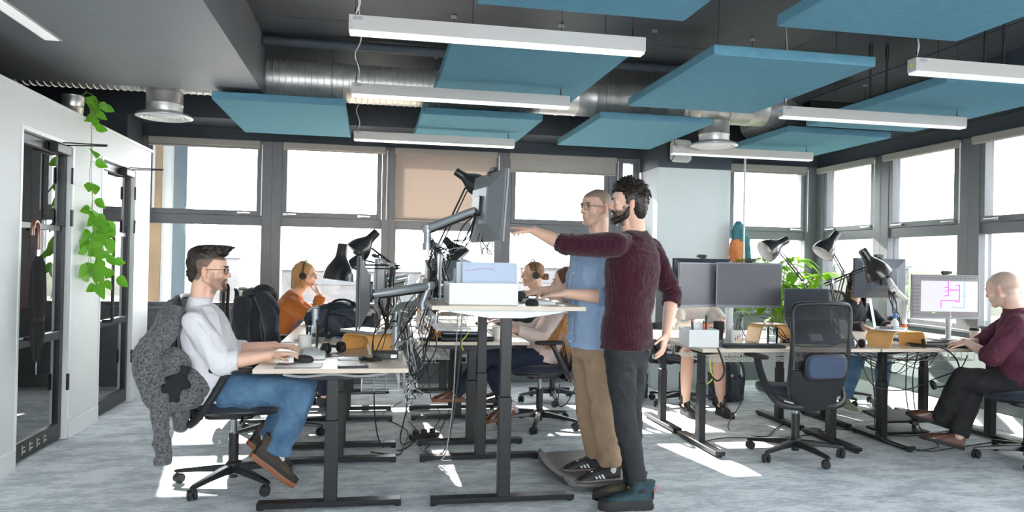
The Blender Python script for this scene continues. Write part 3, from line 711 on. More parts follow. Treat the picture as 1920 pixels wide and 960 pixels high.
chair((3.02, 6.92), PI+.3, 'chair of the bare-legged person behind the right screens', .1)
chair((4.72, 6.95), PI-.1, 'chair of the dark-haired person behind the tall screens', .4)

def monitor(c, yaw, w, h, label, tilt=0, back='monback', scr='screen', cam_=True, drawing=False, cat='monitor', group=None, chin=.02, roll=0, dp=1.25):
    """screen faces local -y; c = centre of the screen"""
    r = thing('monitor', label, cat, c, group=group, tilt=(tilt, roll, yaw)); kw = dict(parent=r, world=False)
    MB().b2((-w/2, 0, -h/2), (w/2, .012, h/2)).build('bezel', K['blackplastic'] if back != 'monback' else K['monback'], bev=.002, smooth=False, **kw)
    MB().b2((-w/2+.008, -.0012, -h/2+chin), (w/2-.008, .0, h/2-.008)).build('screen', K[scr], smooth=False, **kw)
    rings = []
    for k, y in ((1, .012), (.97, .018), (.50, .055), (.46, .062)):
        a, b = w/2*k, h/2*k if k > .6 else h/2*.52; rings.append([(-a, y*dp, -b), (a, y*dp, -b), (a, y*dp, b), (-a, y*dp, b)])
    MB().loft(rings).build('back_shell', K[back], bev=.002, smooth=False, **kw)
    MB().rbox((0, .062*dp+.008, 0), (.12, .014, .12), .012, 3, 'Y').build('mount_plate', K['blacksteel'], bev=.002, **kw)
    if cam_:
        q = MB().rbox((0, -.004, h/2+.022), (.085, .030, .026), .012, 4, 'Y'); q.b2((-.02, -.01, h/2+.002), (.02, .03, h/2+.010)); q.b2((-.018, .026, h/2-.05), (.018, .034, h/2+.006))
        q.build('webcam', K['blackplastic'], bev=.003, **kw)
        MB().cyl((0, -.026, h/2+.022), (0, -.019, h/2+.022), .009, n=14).build('lens', K['screen'], **kw)
    return r
# pole-mounted monitor arm
def arm(base, pole_h, j1, j2, head, label, m='silver', r0=.022, zb=None):
    """base on the desk, pole, horizontal lower arm to j1, sloping gas arm j1->head"""
    b = V(base); r = thing('monitor_stand', label, 'monitor stand', b)
    MB().rbox(b+V((0, 0, .006)), (.10, .09, .012), .02, 3).build('clamp_base', K[m], r, bev=.002)
    MB().cyl(b+V((0, 0, .012)), b+V((0, 0, pole_h)), r0, n=20).cyl(b+V((0, 0, .12)), b+V((0, 0, .135)), r0+.006, n=20).cyl(b+V((0, 0, pole_h-.07)), b+V((0, 0, pole_h-.02)), r0+.005, n=20).build('pole', K[m], r)
    t = b+V((0, 0, pole_h)); j1 = V(j1); j2 = V(j2); head = V(head)
    MB().tube(smooth_path([b+V((0, 0, pole_h-.06)), t, t.lerp(j1, .3)+V((0, 0, .02)), j1], 4), .026, 12, flat=.8, up=(0, 0, 1)).build('lower_arm', K[m], r)
    MB().cyl(j1-V((0, 0, .035)), j1+V((0, 0, .01)), .030, n=20).cyl(j1, j2, .024, n=20).cyl(j2-V((0, 0, .02)), j2+V((0, 0, .02)), .03, n=20).build('joint', K[m], r)
    d = (head-j2).normalized()
    g = MB(); g.tube([j2-d*.03, j2, head-d*.03, head], [.026, .028, .024, .018], 14); g.build('gas_arm', K[m], r)
    g = MB(); g.tube([j2-d*.02-V((0, 0, .026)), head-d*.05-V((0, 0, .022))], .012, 8); g.build('arm_cable_cover', K['blackplastic'], r)
    MB().cyl(head-V((0, 0, .03)), head+V((0, 0, .03)), .018, n=14).build('head_pivot', K['blackplastic'], r)
    return r
def tangle(pa, pb, n, sag, spread, r=.0035, mats=('cable', 'cable', 'cable', 'cablegrey'), seed=0, lab='', group=None, cat='cable', name='cable'):
    rnd = random.Random(seed); out = []
    for i in range(n):
        a = V(pa)+V([rnd.uniform(-spread, spread)*.4 for _ in range(3)]); b = V(pb)+V([rnd.uniform(-spread, spread)*.5 for _ in range(3)])
        pts = [a]
        for t in (.25, .5, .75):
            p = a.lerp(b, t); p.z -= sag*4*t*(1-t)*rnd.uniform(.5, 1.3); p += V([rnd.uniform(-spread, spread) for _ in range(3)]); pts.append(p)
        pts.append(b)
        o = MB().tube(smooth_path(pts, 5), r*rnd.uniform(.7, 1.2), 5).build(name, K[rnd.choice(mats)])
        tag(o, lab, cat, group); out.append(o)
    return out
# ---- near left screen on its arm
monitor((-.085, 4.45, 1.172), -PI/2+.01, .60, .41, 'edge-on monitor in front of the white-shirted man', cam_=True, tilt=0, back='monbackshade')
arm((.155, 4.75, .775), .27, (.31, 4.60, 1.10), (.345, 4.60, 1.205), (.0, 4.46, 1.155), 'silver monitor arm on the near left desk')
# ---- raised screen on its arm
monitor((.70, 4.49, 1.69), PI/2+.17, .60, .42, 'raised monitor high over the standing desk, its back toward us', tilt=.06, cam_=True, roll=0)
arm((.41, 4.72, 1.118), .31, (.335, 4.67, 1.46), (.335, 4.66, 1.56), (.63, 4.50, 1.68), 'silver monitor arm on the raised standing desk')
# ---- middle bank behind
monitor((.02, 5.75, 1.19), -PI/2, .55, .36, 'edge-on monitor on second left desk behind the nearest one', cam_=True)
monitor((.05, 6.55, 1.19), -PI/2, .55, .36, 'farther edge-on monitor with webcam, second left desk end', cam_=True)
arm((.17, 6.15, .775), .34, (.26, 6.1, 1.16), (.27, 6.1, 1.22), (.10, 5.85, 1.19), 'pale arm holding the second left desk monitors', 'alu')
monitor((.55, 5.80, 1.20), PI/2+.5, .50, .34, 'angled monitor behind the raised desk pole', cam_=False)
arm((.40, 6.05, .775), .36, (.42, 6.0, 1.15), (.43, 6.0, 1.2), (.50, 5.86, 1.2), 'pale arm behind the standing desk pole', 'alu')
monitor((.62, 7.15, 1.22), PI/2+.2, .50, .34, 'far monitor in front of the man with a bun', cam_=False)
arm((.45, 7.3, .775), .36, (.47, 7.25, 1.15), (.48, 7.25, 1.2), (.56, 7.17, 1.2), 'far pale arm on the desk by the window', 'alu')
# ---- right bank
monitor((2.515, 5.42, 1.215), .42, .50, .345, 'grey-screened monitor left of the pair on the right bank', scr='screenoff', cam_=False)
monitor((2.915, 5.42, 1.218), -.05, .545, .352, 'grey-screened monitor right of the pair, webcam on top', scr='screenoff', cam_=True)
arm((2.80, 5.52, .775), .36, (2.80, 5.515, 1.15), (2.80, 5.515, 1.20), (2.86, 5.51, 1.21), 'white arm behind the pair of grey screens', 'whiteplastic', .03)
monitor((2.78, 6.00, 1.25), .05+PI, .55, .35, 'back of a monitor peeping over the pair of grey screens', back='monbackdk', cam_=True)
monitor((4.47, 5.98, 1.285), PI+.12, .575, .355, 'dark blue monitor back over the right desks', back='monbackdk', cam_=True)
arm((4.60, 5.82, .775), .30, (4.60, 5.8, 1.10), (4.42, 5.72, 1.20), (4.47, 5.85, 1.28), 'white monitor arm in front of the dark monitor back', 'whiteplastic', .028)
md = monitor((4.815, 5.58, 1.14), -.10, .615, .375, 'monitor showing pink and blue pipe drawing beside the bald man', scr='screenoff', cam_=True)
arm((4.86, 5.60, .775), .26, (4.85, 5.66, 1.03), (4.84, 5.68, 1.08), (4.82, 5.66, 1.14), 'arm behind the monitor with the pipe drawing', 'silver')
def screen_art(root, w, h):
    K['lit'] = mat('lit_white_screen', (.30, .30, .33), .5, emit=.75); K['litgrey'] = mat('lit_grey_panel', (.20, .185, .20), .4, emit=.08)
    K['pink'] = mat('lit_magenta_line', (.45, .04, .38), .5, emit=.9); K['sky'] = mat('lit_blue_line', (.08, .2, .6), .5, emit=.8); K['grn'] = mat('lit_green_line', (.3, .6, .2), .4, emit=.4)
    kw = dict(parent=root, world=False, smooth=False); y = -.0022
    MB().b2((-.295, y, -.165), (.295, -.0014, .175)).build('window_frame_graphic', K['litgrey'], **kw)
    MB().b2((-.225, y-.0004, -.125), (.285, y, .135)).build('drawing_area', K['lit'], **kw)
    def ln(m, segs, t=.006):
        b = MB()
        for (x0, z0), (x1, z1) in segs: b.b2((min(x0, x1)-t/2, y-.0012, min(z0, z1)-t/2), (max(x0, x1)+t/2, y-.0006, max(z0, z1)+t/2))
        b.build('pipe_line_graphic', K[m], **kw)
    ln('pink', [((.02, .135), (.02, .06)), ((.02, .06), (.11, .06)), ((.09, .10), (.12, .10)), ((.12, .10), (.12, -.04)), ((.12, -.04), (.09, -.04)), ((-.045, -.03), (.10, -.03)), ((-.045, -.03), (-.045, -.09)), ((-.01, .01), (.02, .01)), ((.02, .01), (.02, .05)), ((-.01, .05), (.02, .05)), ((-.01, .08), (.02, .08))], .008)
    ln('sky', [((.165, .135), (.165, -.09)), ((.165, -.09), (.07, -.09)), ((.07, -.09), (.07, -.08)), ((.145, .01), (.165, .01))], .006)
    ln('grn', [((.185, .0), (.185, .02)), ((-.12, -.135), (-.10, -.135)), ((.155, .03), (.155, .05))], .008)
    g = MB()
    for k in range(9): g.b2((-.285, y-.001, -.15+k*.03), (-.24, y-.0004, -.142+k*.03))
    for k in range(14): g.b2((-.28+k*.04, y-.001, .155), (-.255+k*.04, y-.0004, .163))
    g.build('toolbar_graphic', K['screenoff'], **kw)
screen_art(md, .615, .375)

# ---- spring-balanced desk lamps
def lamp(base, elbow, head, aim, label, zd=.775, s=1.0):
    """aim: direction the shade opens to"""
    b = V(base); e = V(elbow); h = V(head); r = thing('desk_lamp', label, 'desk lamp', b)
    MB().lathe([(.001, 0), (.085*s, 0), (.088*s, .006), (.085*s, .016), (.02, .024), (.012, .05), (.001, .05)], b, 28).build('base', K['lampblack'], r)
    lo = b+V((0, 0, .05)); d1 = (e-lo).normalized(); side = d1.cross(V((0, 0, 1)));
    if side.length < .1: side = (h-e).cross(V((0, 0, 1)))
    side.normalize(); u1 = side.cross(d1).normalized()
    MB().tube([lo, lo+d1*(e-lo).length], .006, 8).build('lower_rod', K['lampblack'], r)
    MB().tube([lo+u1*.025, e+u1*.025], .005, 8).build('parallel_rod', K['lampblack'], r)
    d2 = (h-e).normalized(); u2 = side.cross(d2).normalized()
    MB().tube([e-d2*.05, h], .006, 8).build('upper_rod', K['lampblack'], r)
    MB().tube([e-d2*.04+u2*.022, h-d2*.06+u2*.022], .0045, 8).build('parallel_rod', K['lampblack'], r)
    for q in (-.012, .012):
        pts = []; a0 = lo+u1*.012+side*q; a1 = lo.lerp(e, .45)+u1*.012+side*q; n = 60
        for k in range(n): t = k/n; c = a0.lerp(a1, t); pts.append(c+side*.005*math.cos(k*1.3)+u1*.005*math.sin(k*1.3))
        MB().tube(pts, .0013, 4).build('spring', K['chrome'], r)
    MB().cyl(e-side*.022+u1*.01, e+side*.022+u1*.01, .018, n=14).build('elbow_joint', K['alu'], r)
    a = V(aim).normalized(); R = a.to_track_quat('-Z', 'Y').to_matrix()
    hc = h - R @ V((0, 0, .0))
    prof = [(.0001, .115), (.026, .113), (.0285, .105), (.030, .055), (.034, .035), (.050, .01), (.068, -.02), (.078, -.05), (.082, -.085)]
    MB().lathe([(p*s, q*s) for p, q in prof]+[(p*s-.002, q*s+.0005) for p, q in prof[::-1][:-3]], hc, 32, R).build('shade', K['lampblack'], r)
    MB().lathe([(p*s-.004, q*s+.001) for p, q in prof[3:]], hc, 32, R).build('shade_lining', K['lampin'], r)
    MB().ell(hc+R @ V((0, 0, -.02*s)), (.028*s, .028*s, .04*s), R).build('bulb', K['ceramic'], r)
    MB().cyl(h-side*.03, h+side*.03, .006, n=8).cyl(h-side*.045, h-side*.030, .011, n=10).build('tilt_joint', K['alu'], r)
    return r
lamp((.10, 5.02, .775), (.13, 4.93, 1.325), (-.20, 4.88, 1.325), (-.12, -.05, -1), 'black desk lamp pointing down, nearest on the left desks', s=1.18)
lamp((.18, 5.95, .775), (.16, 5.8, 1.32), (-.055, 5.78, 1.48), (-.75, -.1, -.8), 'black desk lamp tipped left, highest of the left bank lamps', s=1.15)
lamp((.17, 6.45, .775), (.19, 6.3, 1.30), (-.10, 6.25, 1.36), (-.45, .1, -.9), 'black desk lamp half hidden behind the tipped one', s=1.0)
lamp((.44, 5.55, .775), (.50, 5.5, 1.18), (.62, 5.72, 1.45), (.65, -.2, -.7), 'black desk lamp just left of the paper tray', s=1.0)
lamp((.50, 4.98, 1.118), (.42, 4.95, 1.45), (.62, 4.92, 1.90), (.9, 0, -.55), 'black desk lamp behind the raised monitor', s=.95)
lamp((.45, 6.45, .775), (.46, 6.6, 1.18), (.70, 6.85, 1.33), (.1, .1, -1), 'small far black desk lamp behind the pole cables', s=.9)
lamp((3.72, 5.66, .775), (3.50, 5.62, 1.25), (3.20, 5.55, 1.53), (-.85, -.05, -.45), 'black desk lamp on the right bank, leftmost of three', s=1.15)
lamp((3.88, 5.80, .775), (3.93, 5.68, 1.32), (3.73, 5.62, 1.56), (-.62, -.05, -.75), 'black desk lamp on the right bank, middle of three', s=1.15)
lamp((3.70, 5.42, .775), (3.56, 5.34, 1.26), (3.90, 5.30, 1.40), (.55, -.1, -.8), 'black desk lamp on the right bank, opening right before the dark monitor', s=1.25)
# ================================================================ people
def bake(o):
    dg = bpy.context.evaluated_depsgraph_get(); dg.update()
    me = bpy.data.meshes.new_from_object(o.evaluated_get(dg)); old = o.data; mats = [m for m in old.materials]
    o.modifiers.clear(); o.data = me; me.materials.clear()
    for m in mats: me.materials.append(m)
    return me
def organic(mb, name, m, parent, vox=.008, sm=3, wr=None, label=None):
    """union of closed shapes grown into one continuous skin; wr(p)->height adds folds"""
    o = mb.build(name, m, parent, label=label, fix=True)
    r = o.modifiers.new('r', 'REMESH'); r.mode = 'VOXEL'; r.voxel_size = vox; r.use_smooth_shade = True
    if sm:
        q = o.modifiers.new('s', 'SMOOTH'); q.factor = .5; q.iterations = sm
    bpy.context.view_layer.update(); me = bake(o)
    if wr:
        n = len(me.vertices); co = np.empty(n*3); me.vertices.foreach_get('co', co); no = np.empty(n*3); me.vertices.foreach_get('normal', no)
        co = co.reshape(-1, 3); no = no.reshape(-1, 3); off = parent.location if parent else V((0, 0, 0))
        h = np.array([wr(V(c)+off) for c in co]); co += no*h[:, None]
        me.vertices.foreach_set('co', co.ravel()); me.update()
    me.polygons.foreach_set('use_smooth', [True]*len(me.polygons))
    return o
def folds(amp=.006, f=9, seed=0, st=(1, 1, 1.0)):
    s = V((seed*3.1, seed*1.7, seed))
    def w(p):
        q = V((p.x*f*st[0], p.y*f*st[1], p.z*f*st[2]))+s
        q2 = q + noise.noise_vector(q*.6)*.8
        a = 1-abs(noise.noise(q2)); b = 1-abs(noise.noise(q2*2.1+V((5, 5, 5))))
        return amp*((a*a-.55)*1.2+(b*b-.55)*.5)
    return w
def skinmat(name, base):
    m = mat(name, base, .48, bump=.12, bscale=350, sss=.12)
    nt = m.node_tree; b = nt.nodes['Principled BSDF']; a = nt.nodes.new('ShaderNodeAttribute'); a.attribute_name = 'tone'
    nt.links.new(a.outputs['Color'], b.inputs['Base Color']); return m
def paint(o, fn):
    me = o.data; at = me.color_attributes.new('tone', 'FLOAT_COLOR', 'POINT'); off = o.parent.location
    d = []
    for v in me.vertices: d += list(fn(v.co+off))+[1]
    at.data.foreach_set('color', d)
def head_R(fwd, roll=0):
    f = V(fwd).normalized(); x = f.cross(V((0, 0, 1))).normalized(); z = x.cross(f).normalized()
    R = Matrix((x, f, z)).transposed()
    return R @ Matrix.Rotation(roll, 3, 'Y')
def head(mb, c, R, s, jaw=1.0):
    c = V(c); P = lambda x, y, z: c + R @ (V((x, y, z))*s)
    def E(x, y, z, a, b, d, rx=0):
        mb.ell(P(x, y, z), (a*s, b*s, d*s), R @ Matrix.Rotation(rx, 3, 'X'), 20, 14)
    E(0, -.018, .036, .074, .094, .080); E(0, .028, .036, .062, .062, .064)
    E(0, .028, -.022, .056, .060, .074); E(0, .036, -.066, .046*jaw, .050, .040); E(0, .074, -.092, .021*jaw, .018, .018)
    for q in (-1, 1):
        mb.cap(P(q*.052, -.004, -.045), P(q*.020, .070, -.090), .020*s, .017*s)
        E(q*.034, .064, -.020, .024, .022, .020); E(q*.030, .076, .022, .024, .014, .010)
        E(q*.032, .072, .004, .015, .013, .011)
        R2 = R @ Matrix.Rotation(q*.35, 3, 'Z')
        mb.ell(P(q*.076, -.008, -.006), (.007*s, .017*s, .031*s), R2, 14, 12); mb.ell(P(q*.074, -.004, -.030), (.007*s, .010*s, .012*s), R2, 10, 8)
    E(0, .084, .012, .011, .012, .018)
    mb.cap(P(0, .086, .012), P(0, .106, -.022), .0075*s, .0115*s)
    for q in (-1, 1): E(q*.011, .096, -.026, .009, .011, .008)
    E(0, .082, -.046, .022, .014, .014)
    E(0, .090, -.052, .023, .010, .0055); E(0, .088, -.063, .020, .011, .0065); E(0, .078, -.076, .024, .014, .012)
def neck(mb, base, c, R, s, k=1.0):
    base = V(base); c = V(c); P = lambda x, y, z: c + R @ (V((x, y, z))*s)
    top = P(0, -.030, -.015); m = base.lerp(top, .5)+(R @ V((0, -.008, 0)))
    mb.tube(smooth_path([base-(m-base)*.3, base, m, top], 4), [.070*k*s]*4+[.064*k*s]*4+[.059*k*s]*5, 22)
    mb.cap(base.lerp(top, .15), P(0, .030, -.070), .045*k*s, .030*s)
def hand(mb, w, tip, pn, thumb, curl=.35, s=1.0, spread=.09, point=False):
    """w wrist, tip the direction of the middle finger, pn the way the palm faces, thumb +1/-1 side"""
    w = V(w); d = (V(tip)-w).normalized(); n = V(pn); n = (n-d*n.dot(d)).normalized(); x = d.cross(n).normalized()*thumb   # x points to the thumb side
    pl = .092*s
    rings = []
    for t, hw, th in ((-.25, .027, .020), (0, .029, .019), (.35, .038, .017), (.75, .043, .015), (1.0, .041, .012)):
        c = w+d*pl*t+n*(.003 if t > .3 else 0)
        rings.append([c + x*hw*s*abs(math.cos(a))**.8*(1 if math.cos(a) > 0 else -1) + n*th*s*abs(math.sin(a))**.8*(1 if math.sin(a) > 0 else -1) for a in [2*PI*i/20 for i in range(20)]])
    mb.loft(rings)
    for i, (off, L, r) in enumerate(((.031, .070, .0083), (.0105, .078, .0086), (-.0105, .072, .0083), (-.031, .058, .0074))):
        cu = curl*(1+.12*i); cu = .10 if (point and i == 0) else (cu*2.2 if point else cu)
        p = w+d*pl*(.93 if i in (1, 2) else .88)+x*off*s; dd = (d+x*spread*(1.5-i)*.9).normalized(); r = r*s
        for k, fr in enumerate((.42, .32, .26)):
            ang = cu*(.6 if k == 0 else 1)
            dd = (dd*math.cos(ang)+n*math.sin(ang)).normalized()
            p2 = p+dd*L*s*fr; mb.cap(p, p2, r*(1-.08*k), r*(1-.08*(k+1)), 10); p = p2
    b = w+d*pl*.22+x*.026*s+n*.006; dd = (d*.75+x*.72+n*.28).normalized()
    p = b
    for k, (L, r) in enumerate(((.038, .0125), (.032, .0098), (.026, .0085))):
        p2 = p+dd*L*s; mb.cap(p, p2, r*s, r*.9*s, 10); p = p2; dd = (dd*.93+d*.22+n*.10).normalized()
def secs(mb, S_, infl=0, p=2.3, n=28):
    rings = []
    for i, (c, lat, hw, hd) in enumerate(S_):
        c = V(c); t = (V(S_[min(i+1, len(S_)-1)][0])-V(S_[max(i-1, 0)][0])).normalized(); l = V(lat); l = (l-t*l.dot(t)).normalized(); f = t.cross(l).normalized()
        ring = []
        for k in range(n):
            a = 2*PI*k/n; ca, sa = math.cos(a), math.sin(a)
            ring.append(c + l*(hw+infl)*abs(ca)**(2/p)*(1 if ca > 0 else -1) + f*(hd+infl)*abs(sa)**(2/p)*(1 if sa > 0 else -1))
        rings.append(ring)
    mb.loft(rings)
def limb(mb, a, b, r0, r1, bulge=0, flatend=False, n=18):
    """tapered limb with a muscle belly"""
    a = V(a); b = V(b); pts = [a.lerp(b, t/6) for t in range(7)]; rr = [r0+(r1-r0)*t/6 + bulge*math.sin(PI*min(1, t/6*1.25)) * (1 if t < 6 else 0) for t in range(7)]
    mb.tube(pts, rr, n); mb.ell(a, (r0, r0, r0), n=16, m=10)
    if not flatend: mb.ell(b, (r1, r1, r1), n=16, m=10)
def shoe(root, heel, toe, up, w_, L, name, upmat, solemat, style='sneaker', ankle=None, stripes=None, accent=None):
    heel = V(heel); toe = V(toe); f = (toe-heel).normalized(); u = V(up); u = (u-f*u.dot(f)).normalized(); x = f.cross(u)
    R = Matrix((x, f, u)).transposed(); P = lambda a, b, c: heel+R @ V((a, b, c))
    outline = [(-.030, .01), (-.034, .05), (-.031, .12), (-.040, .19), (-.043, .23), (-.034, .27), (-.012, .293), (.012, .291), (.033, .265), (.040, .225), (.037, .18), (.030, .12), (.032, .05), (.028, .01), (.012, -.004), (-.012, -.004)]
    k = L/.29; o2 = [(a*w_/.082, b*k) for a, b in outline]
    st = .026 if style != 'boot' else .032
    s = MB(); rings = []
    for e, z in ((.985, 0), (1.03, .004), (1.03, st-.004), (1.0, st)):
        rings.append([P(a*e, (b-.145*k)*e+.145*k, z) for a, b in o2])
    s.loft(rings); so = s.build('sole', solemat, None)
    m = MB()
    def ring(z, e, y0, y1, dz=0):
        return [P(a*e*.98, y0+(y1-y0)*((b+.004)/(.297*k)), z+dz*((b/k)/.29)) for a, b in o2]
    prof = [(st-.006, .97, 0, .290*k), (st+.012, 1.0, -.002, .290*k), (st+.028, .93, -.004, .272*k), (st+.042, .82, -.004, .22*k), (st+.056, .76, -.004, .16*k), (st+.072, .74, -.006, .125*k)]
    if style == 'boot': prof += [(st+.10, .80, -.012, .115*k), (st+.125, .84, -.016, .112*k)]
    m.loft([ring(z, e, y0, y1, -.012 if z < st+.03 and z > st else 0) for z, e, y0, y1 in prof])
    sh = m.build(name, upmat, root)
    so.parent = sh; so.data.transform(Matrix.Translation(-root.location))
    if style == 'boot':
        rm = MB(); rm.loft([ring(st-.004, 1.015, -.002, .294*k), ring(st+.018, 1.02, -.003, .292*k, 0), ring(st+.024, .97, -.001, .286*k, 0)]); rm.build('rubber_rand', K['rubber'], sh)
        tg = MB(); tg.sheet([[P(a_, .10*k-.02*j, st+.066+.022*j) for a_ in (-.020, 0, .020)] for j in range(4)], .006); tg.build('tongue', upmat, sh)
        hb = MB(); hb.sheet([[P(.034*math.sin(t_), .012-.018*math.cos(t_), st+z_) for t_ in [-1.3+2.6*i/8 for i in range(9)]] for z_ in (.03, .05, .07)], .004); hb.build('heel_counter', K['rubber'], sh)
    l = MB()
    for q in range(5):
        y = (.115+q*.022)*k; z = st+.066-q*.009
        l.tube(smooth_path([P(-.026, y, z-.008), P(-.01, y, z+.003), (P(.01, y, z+.003)), P(.026, y, z-.008)], 3), .0028, 6)
    l.tube(smooth_path([P(0, .11*k, st+.072), P(-.03, .10*k, st+.080), P(-.035, .12*k, st+.06), P(0, .11*k, st+.07), P(.03, .10*k, st+.078), P(.036, .125*k, st+.06)], 4), .0026, 6)
    l.build('laces', K['rubber'] if not accent else accent, sh)
    for c in sh.children: pass
    if stripes:
        for sd in (-1, 1):
            for q in range(3):
                y = (.125+q*.024)*k; rr = []
                b = MB(); pts = []
                for t in range(5):
                    z = st+.008+t*.0105; yy = y+t*.006*1-.0; a = sd*(.0405-.0023*t-.0012*t*t)*w_/.082
                    pts.append(((a, yy-.006, z), (a, yy+.006, z)))
                b.sheet([[P(*p), P(*q_)] for p, q_ in pts], .0015*sd)
                b.build('side_stripe', stripes, sh)
    return sh
def trousers(mb, pel, waistc, lat, hips, knees, ankles, r=(.095, .068, .052), infl=.0, hemcut=True, seat=None):
    secs(mb, seat or [(V(pel)-V((0, 0, .08)), lat, .15, .10), (pel, lat, .168, .115), (waistc, lat, .155, .105)], infl)
    for h, k, a in zip(hips, knees, ankles):
        limb(mb, h, k, r[0]+infl, r[1]+infl, .004); limb(mb, k, a, r[1]+infl, r[2]+infl, .006, flatend=hemcut)
def strands(mb, roots, n, L, gen, r=.004, seed=1):
    rnd = random.Random(seed)
    for i in range(n):
        mb.tube(*gen(rnd, i))
class Person: pass
HAIRM = {}
def hairmat(name, c1, c2, rough=.45):
    if name not in HAIRM and c1 is None: c1, c2 = {'dark_brown_hair': ((.035, .022, .016), (.012, .008, .006)), 'brown_hair': ((.16, .10, .06), (.08, .05, .03)), 'chestnut_hair': ((.30, .15, .06), (.16, .075, .03))}[name]
    if name not in HAIRM: HAIRM[name] = mat(name, c1, rough, nscale=40, col2=c2, stretch=(1, 1, .25), bump=.6, bscale=160)
    return HAIRM[name]
def short_hair(root, c, R, s, m, top=.03, quiff=.02, seed=1, back=.0, n=360, tuft=.022, sides=1.0, name='hair'):
    c = V(c); P = lambda x, y, z: c+R @ (V((x, y, z))*s); mb = MB(); rnd = random.Random(seed)
    mb.ell(P(0, -.022, .052), (.078*s, .092*s, (.072+top*.4)*s), R, 24, 16)
    mb.ell(P(0, .030, .078+quiff*.4), (.060*s, .058*s, (.036+quiff*.5)*s), R, 20, 12)
    mb.ell(P(0, -.056, .010), (.068*s*sides, .058*s, (.072+back)*s), R, 20, 12)
    for q in (-1, 1): mb.ell(P(q*.058, -.012, .040), (.021*s*sides, .046*s, .044*s), R, 16, 10)
    for q in (-1, 1): mb.ell(P(q*.071, .018, .022), (.006*s, .011*s, .030*s), R, 12, 8)
    o = organic(mb, name, m, root, .006, 1, lambda p: .0035*noise.noise(p*70+V((seed, 0, 0)))+.002*noise.noise(p*160))
    t = MB()
    for i in range(n):
        th = rnd.uniform(0, 2*PI); ph = rnd.uniform(0, .95)*PI*.5; x = math.sin(ph)*math.cos(th); y = math.sin(ph)*math.sin(th); z = math.cos(ph)
        if y < -.2 and rnd.random() < .5: z -= .5*rnd.random()
        b = P(x*.076, -.018+y*.092, .05+z*(.072+top*.35)+(quiff*.4 if y > 0 else 0))
        d = (R @ V((x*.7+rnd.gauss(0, .35), y*.5+.5+rnd.gauss(0, .35), z*.9+rnd.gauss(0, .2)))).normalized(); L = tuft*s*rnd.uniform(.5, 1.2)
        if y < -.1: d = (R @ V((x*.6+rnd.gauss(0, .25), -.5, -.6+z))).normalized()
        k = b+d*L; e = k+(d+R @ V((rnd.gauss(0, .5), .5 if y > -.1 else -.1, -.3))).normalized()*L*.6
        t.tube([b-d*.006, k, e], [.0032*s, .0024*s, .0004], 5)
    t.build('hair_tufts', m, o)
    return o
def brows(root, c, R, s, m):
    c = V(c); P = lambda x, y, z: c+R @ (V((x, y, z))*s)
    for q in (-1, 1):
        MB().tube([P(q*.014, .092, .022), P(q*.026, .092, .028), P(q*.042, .083, .026), P(q*.052, .070, .020)], [.0035*s, .0042*s, .0035*s, .0015*s], 6).build('eyebrow', m, root)
def eyes(root, c, R, s, down=0):
    c = V(c); P = lambda x, y, z: c+R @ (V((x, y, z))*s)
    for q in (-1, 1):
        e = MB().ell(P(q*.032, .0775, .006), (.0115*s, .0105*s, .0062*s), R).build('eye', K['ceramic'], root)
        MB().ell(P(q*.032, .0865, .0055-down), (.0050*s, .0030*s, .0050*s), R, 12, 8).build('iris', K['eyedark'], e)
        MB().tube([P(q*.020, .085, .010), P(q*.032, .0905, .0135), P(q*.045, .080, .010)], .0014*s, 5).build('eyelash', K['eyedark'], e)
K['eyedark'] = mat('dark_brown_eye', (.03, .018, .012), .15)
def glasses(root, c, R, s, m, lensm='tumbler', rnd_=.6):
    c = V(c); P = lambda x, y, z: c+R @ (V((x, y, z))*s); g = MB(); ln = MB()
    for q in (-1, 1):
        pts = [P(q*.033+.024*math.cos(t), .101-abs(q*.033+.024*math.cos(t))*.22, .003+.019*math.sin(t)) for t in [2*PI*k/20 for k in range(20)]]
        g.tube(pts, .0014*s, 6, closed=True); g.tube([P(q*.056, .090, .010), P(q*.072, .075, .010), P(q*.080, -.002, .006), P(q*.080, -.022, -.010)], .0016*s, 6)
        ln.loft([[p for p in pts], [p+R @ V((0, .0008, 0)) for p in pts]])
    g.tube([P(-.010, .099, .008), P(0, .104, .011), P(.010, .099, .008)], .0013*s, 6)
    o = g.build('glasses', m, root); ln.build('lenses', K[lensm], o)
def headset(root, c, R, s):
    c = V(c); P = lambda x, y, z: c+R @ (V((x, y, z))*s)
    o = MB().tube([P(.088*math.cos(t), -.005, .020+.112*math.sin(t)) for t in [PI*k/16 for k in range(17)]], .005*s, 8, flat=1.8).build('headset_band', K['blackplastic'], root)
    for q in (-1, 1):
        MB().cyl(P(q*.078, -.003, -.006), P(q*.098, -.003, -.006), .030*s, n=20).build('ear_cushion', K['rubber'], o)
    MB().tube(smooth_path([P(.095, .0, -.02), P(.088, .03, -.06), P(.06, .085, -.075), P(.035, .105, -.068)], 3), .0025*s, 6).ell(P(.032, .108, -.067), (.006, .008, .006)).build('microphone_boom', K['blackplastic'], o)
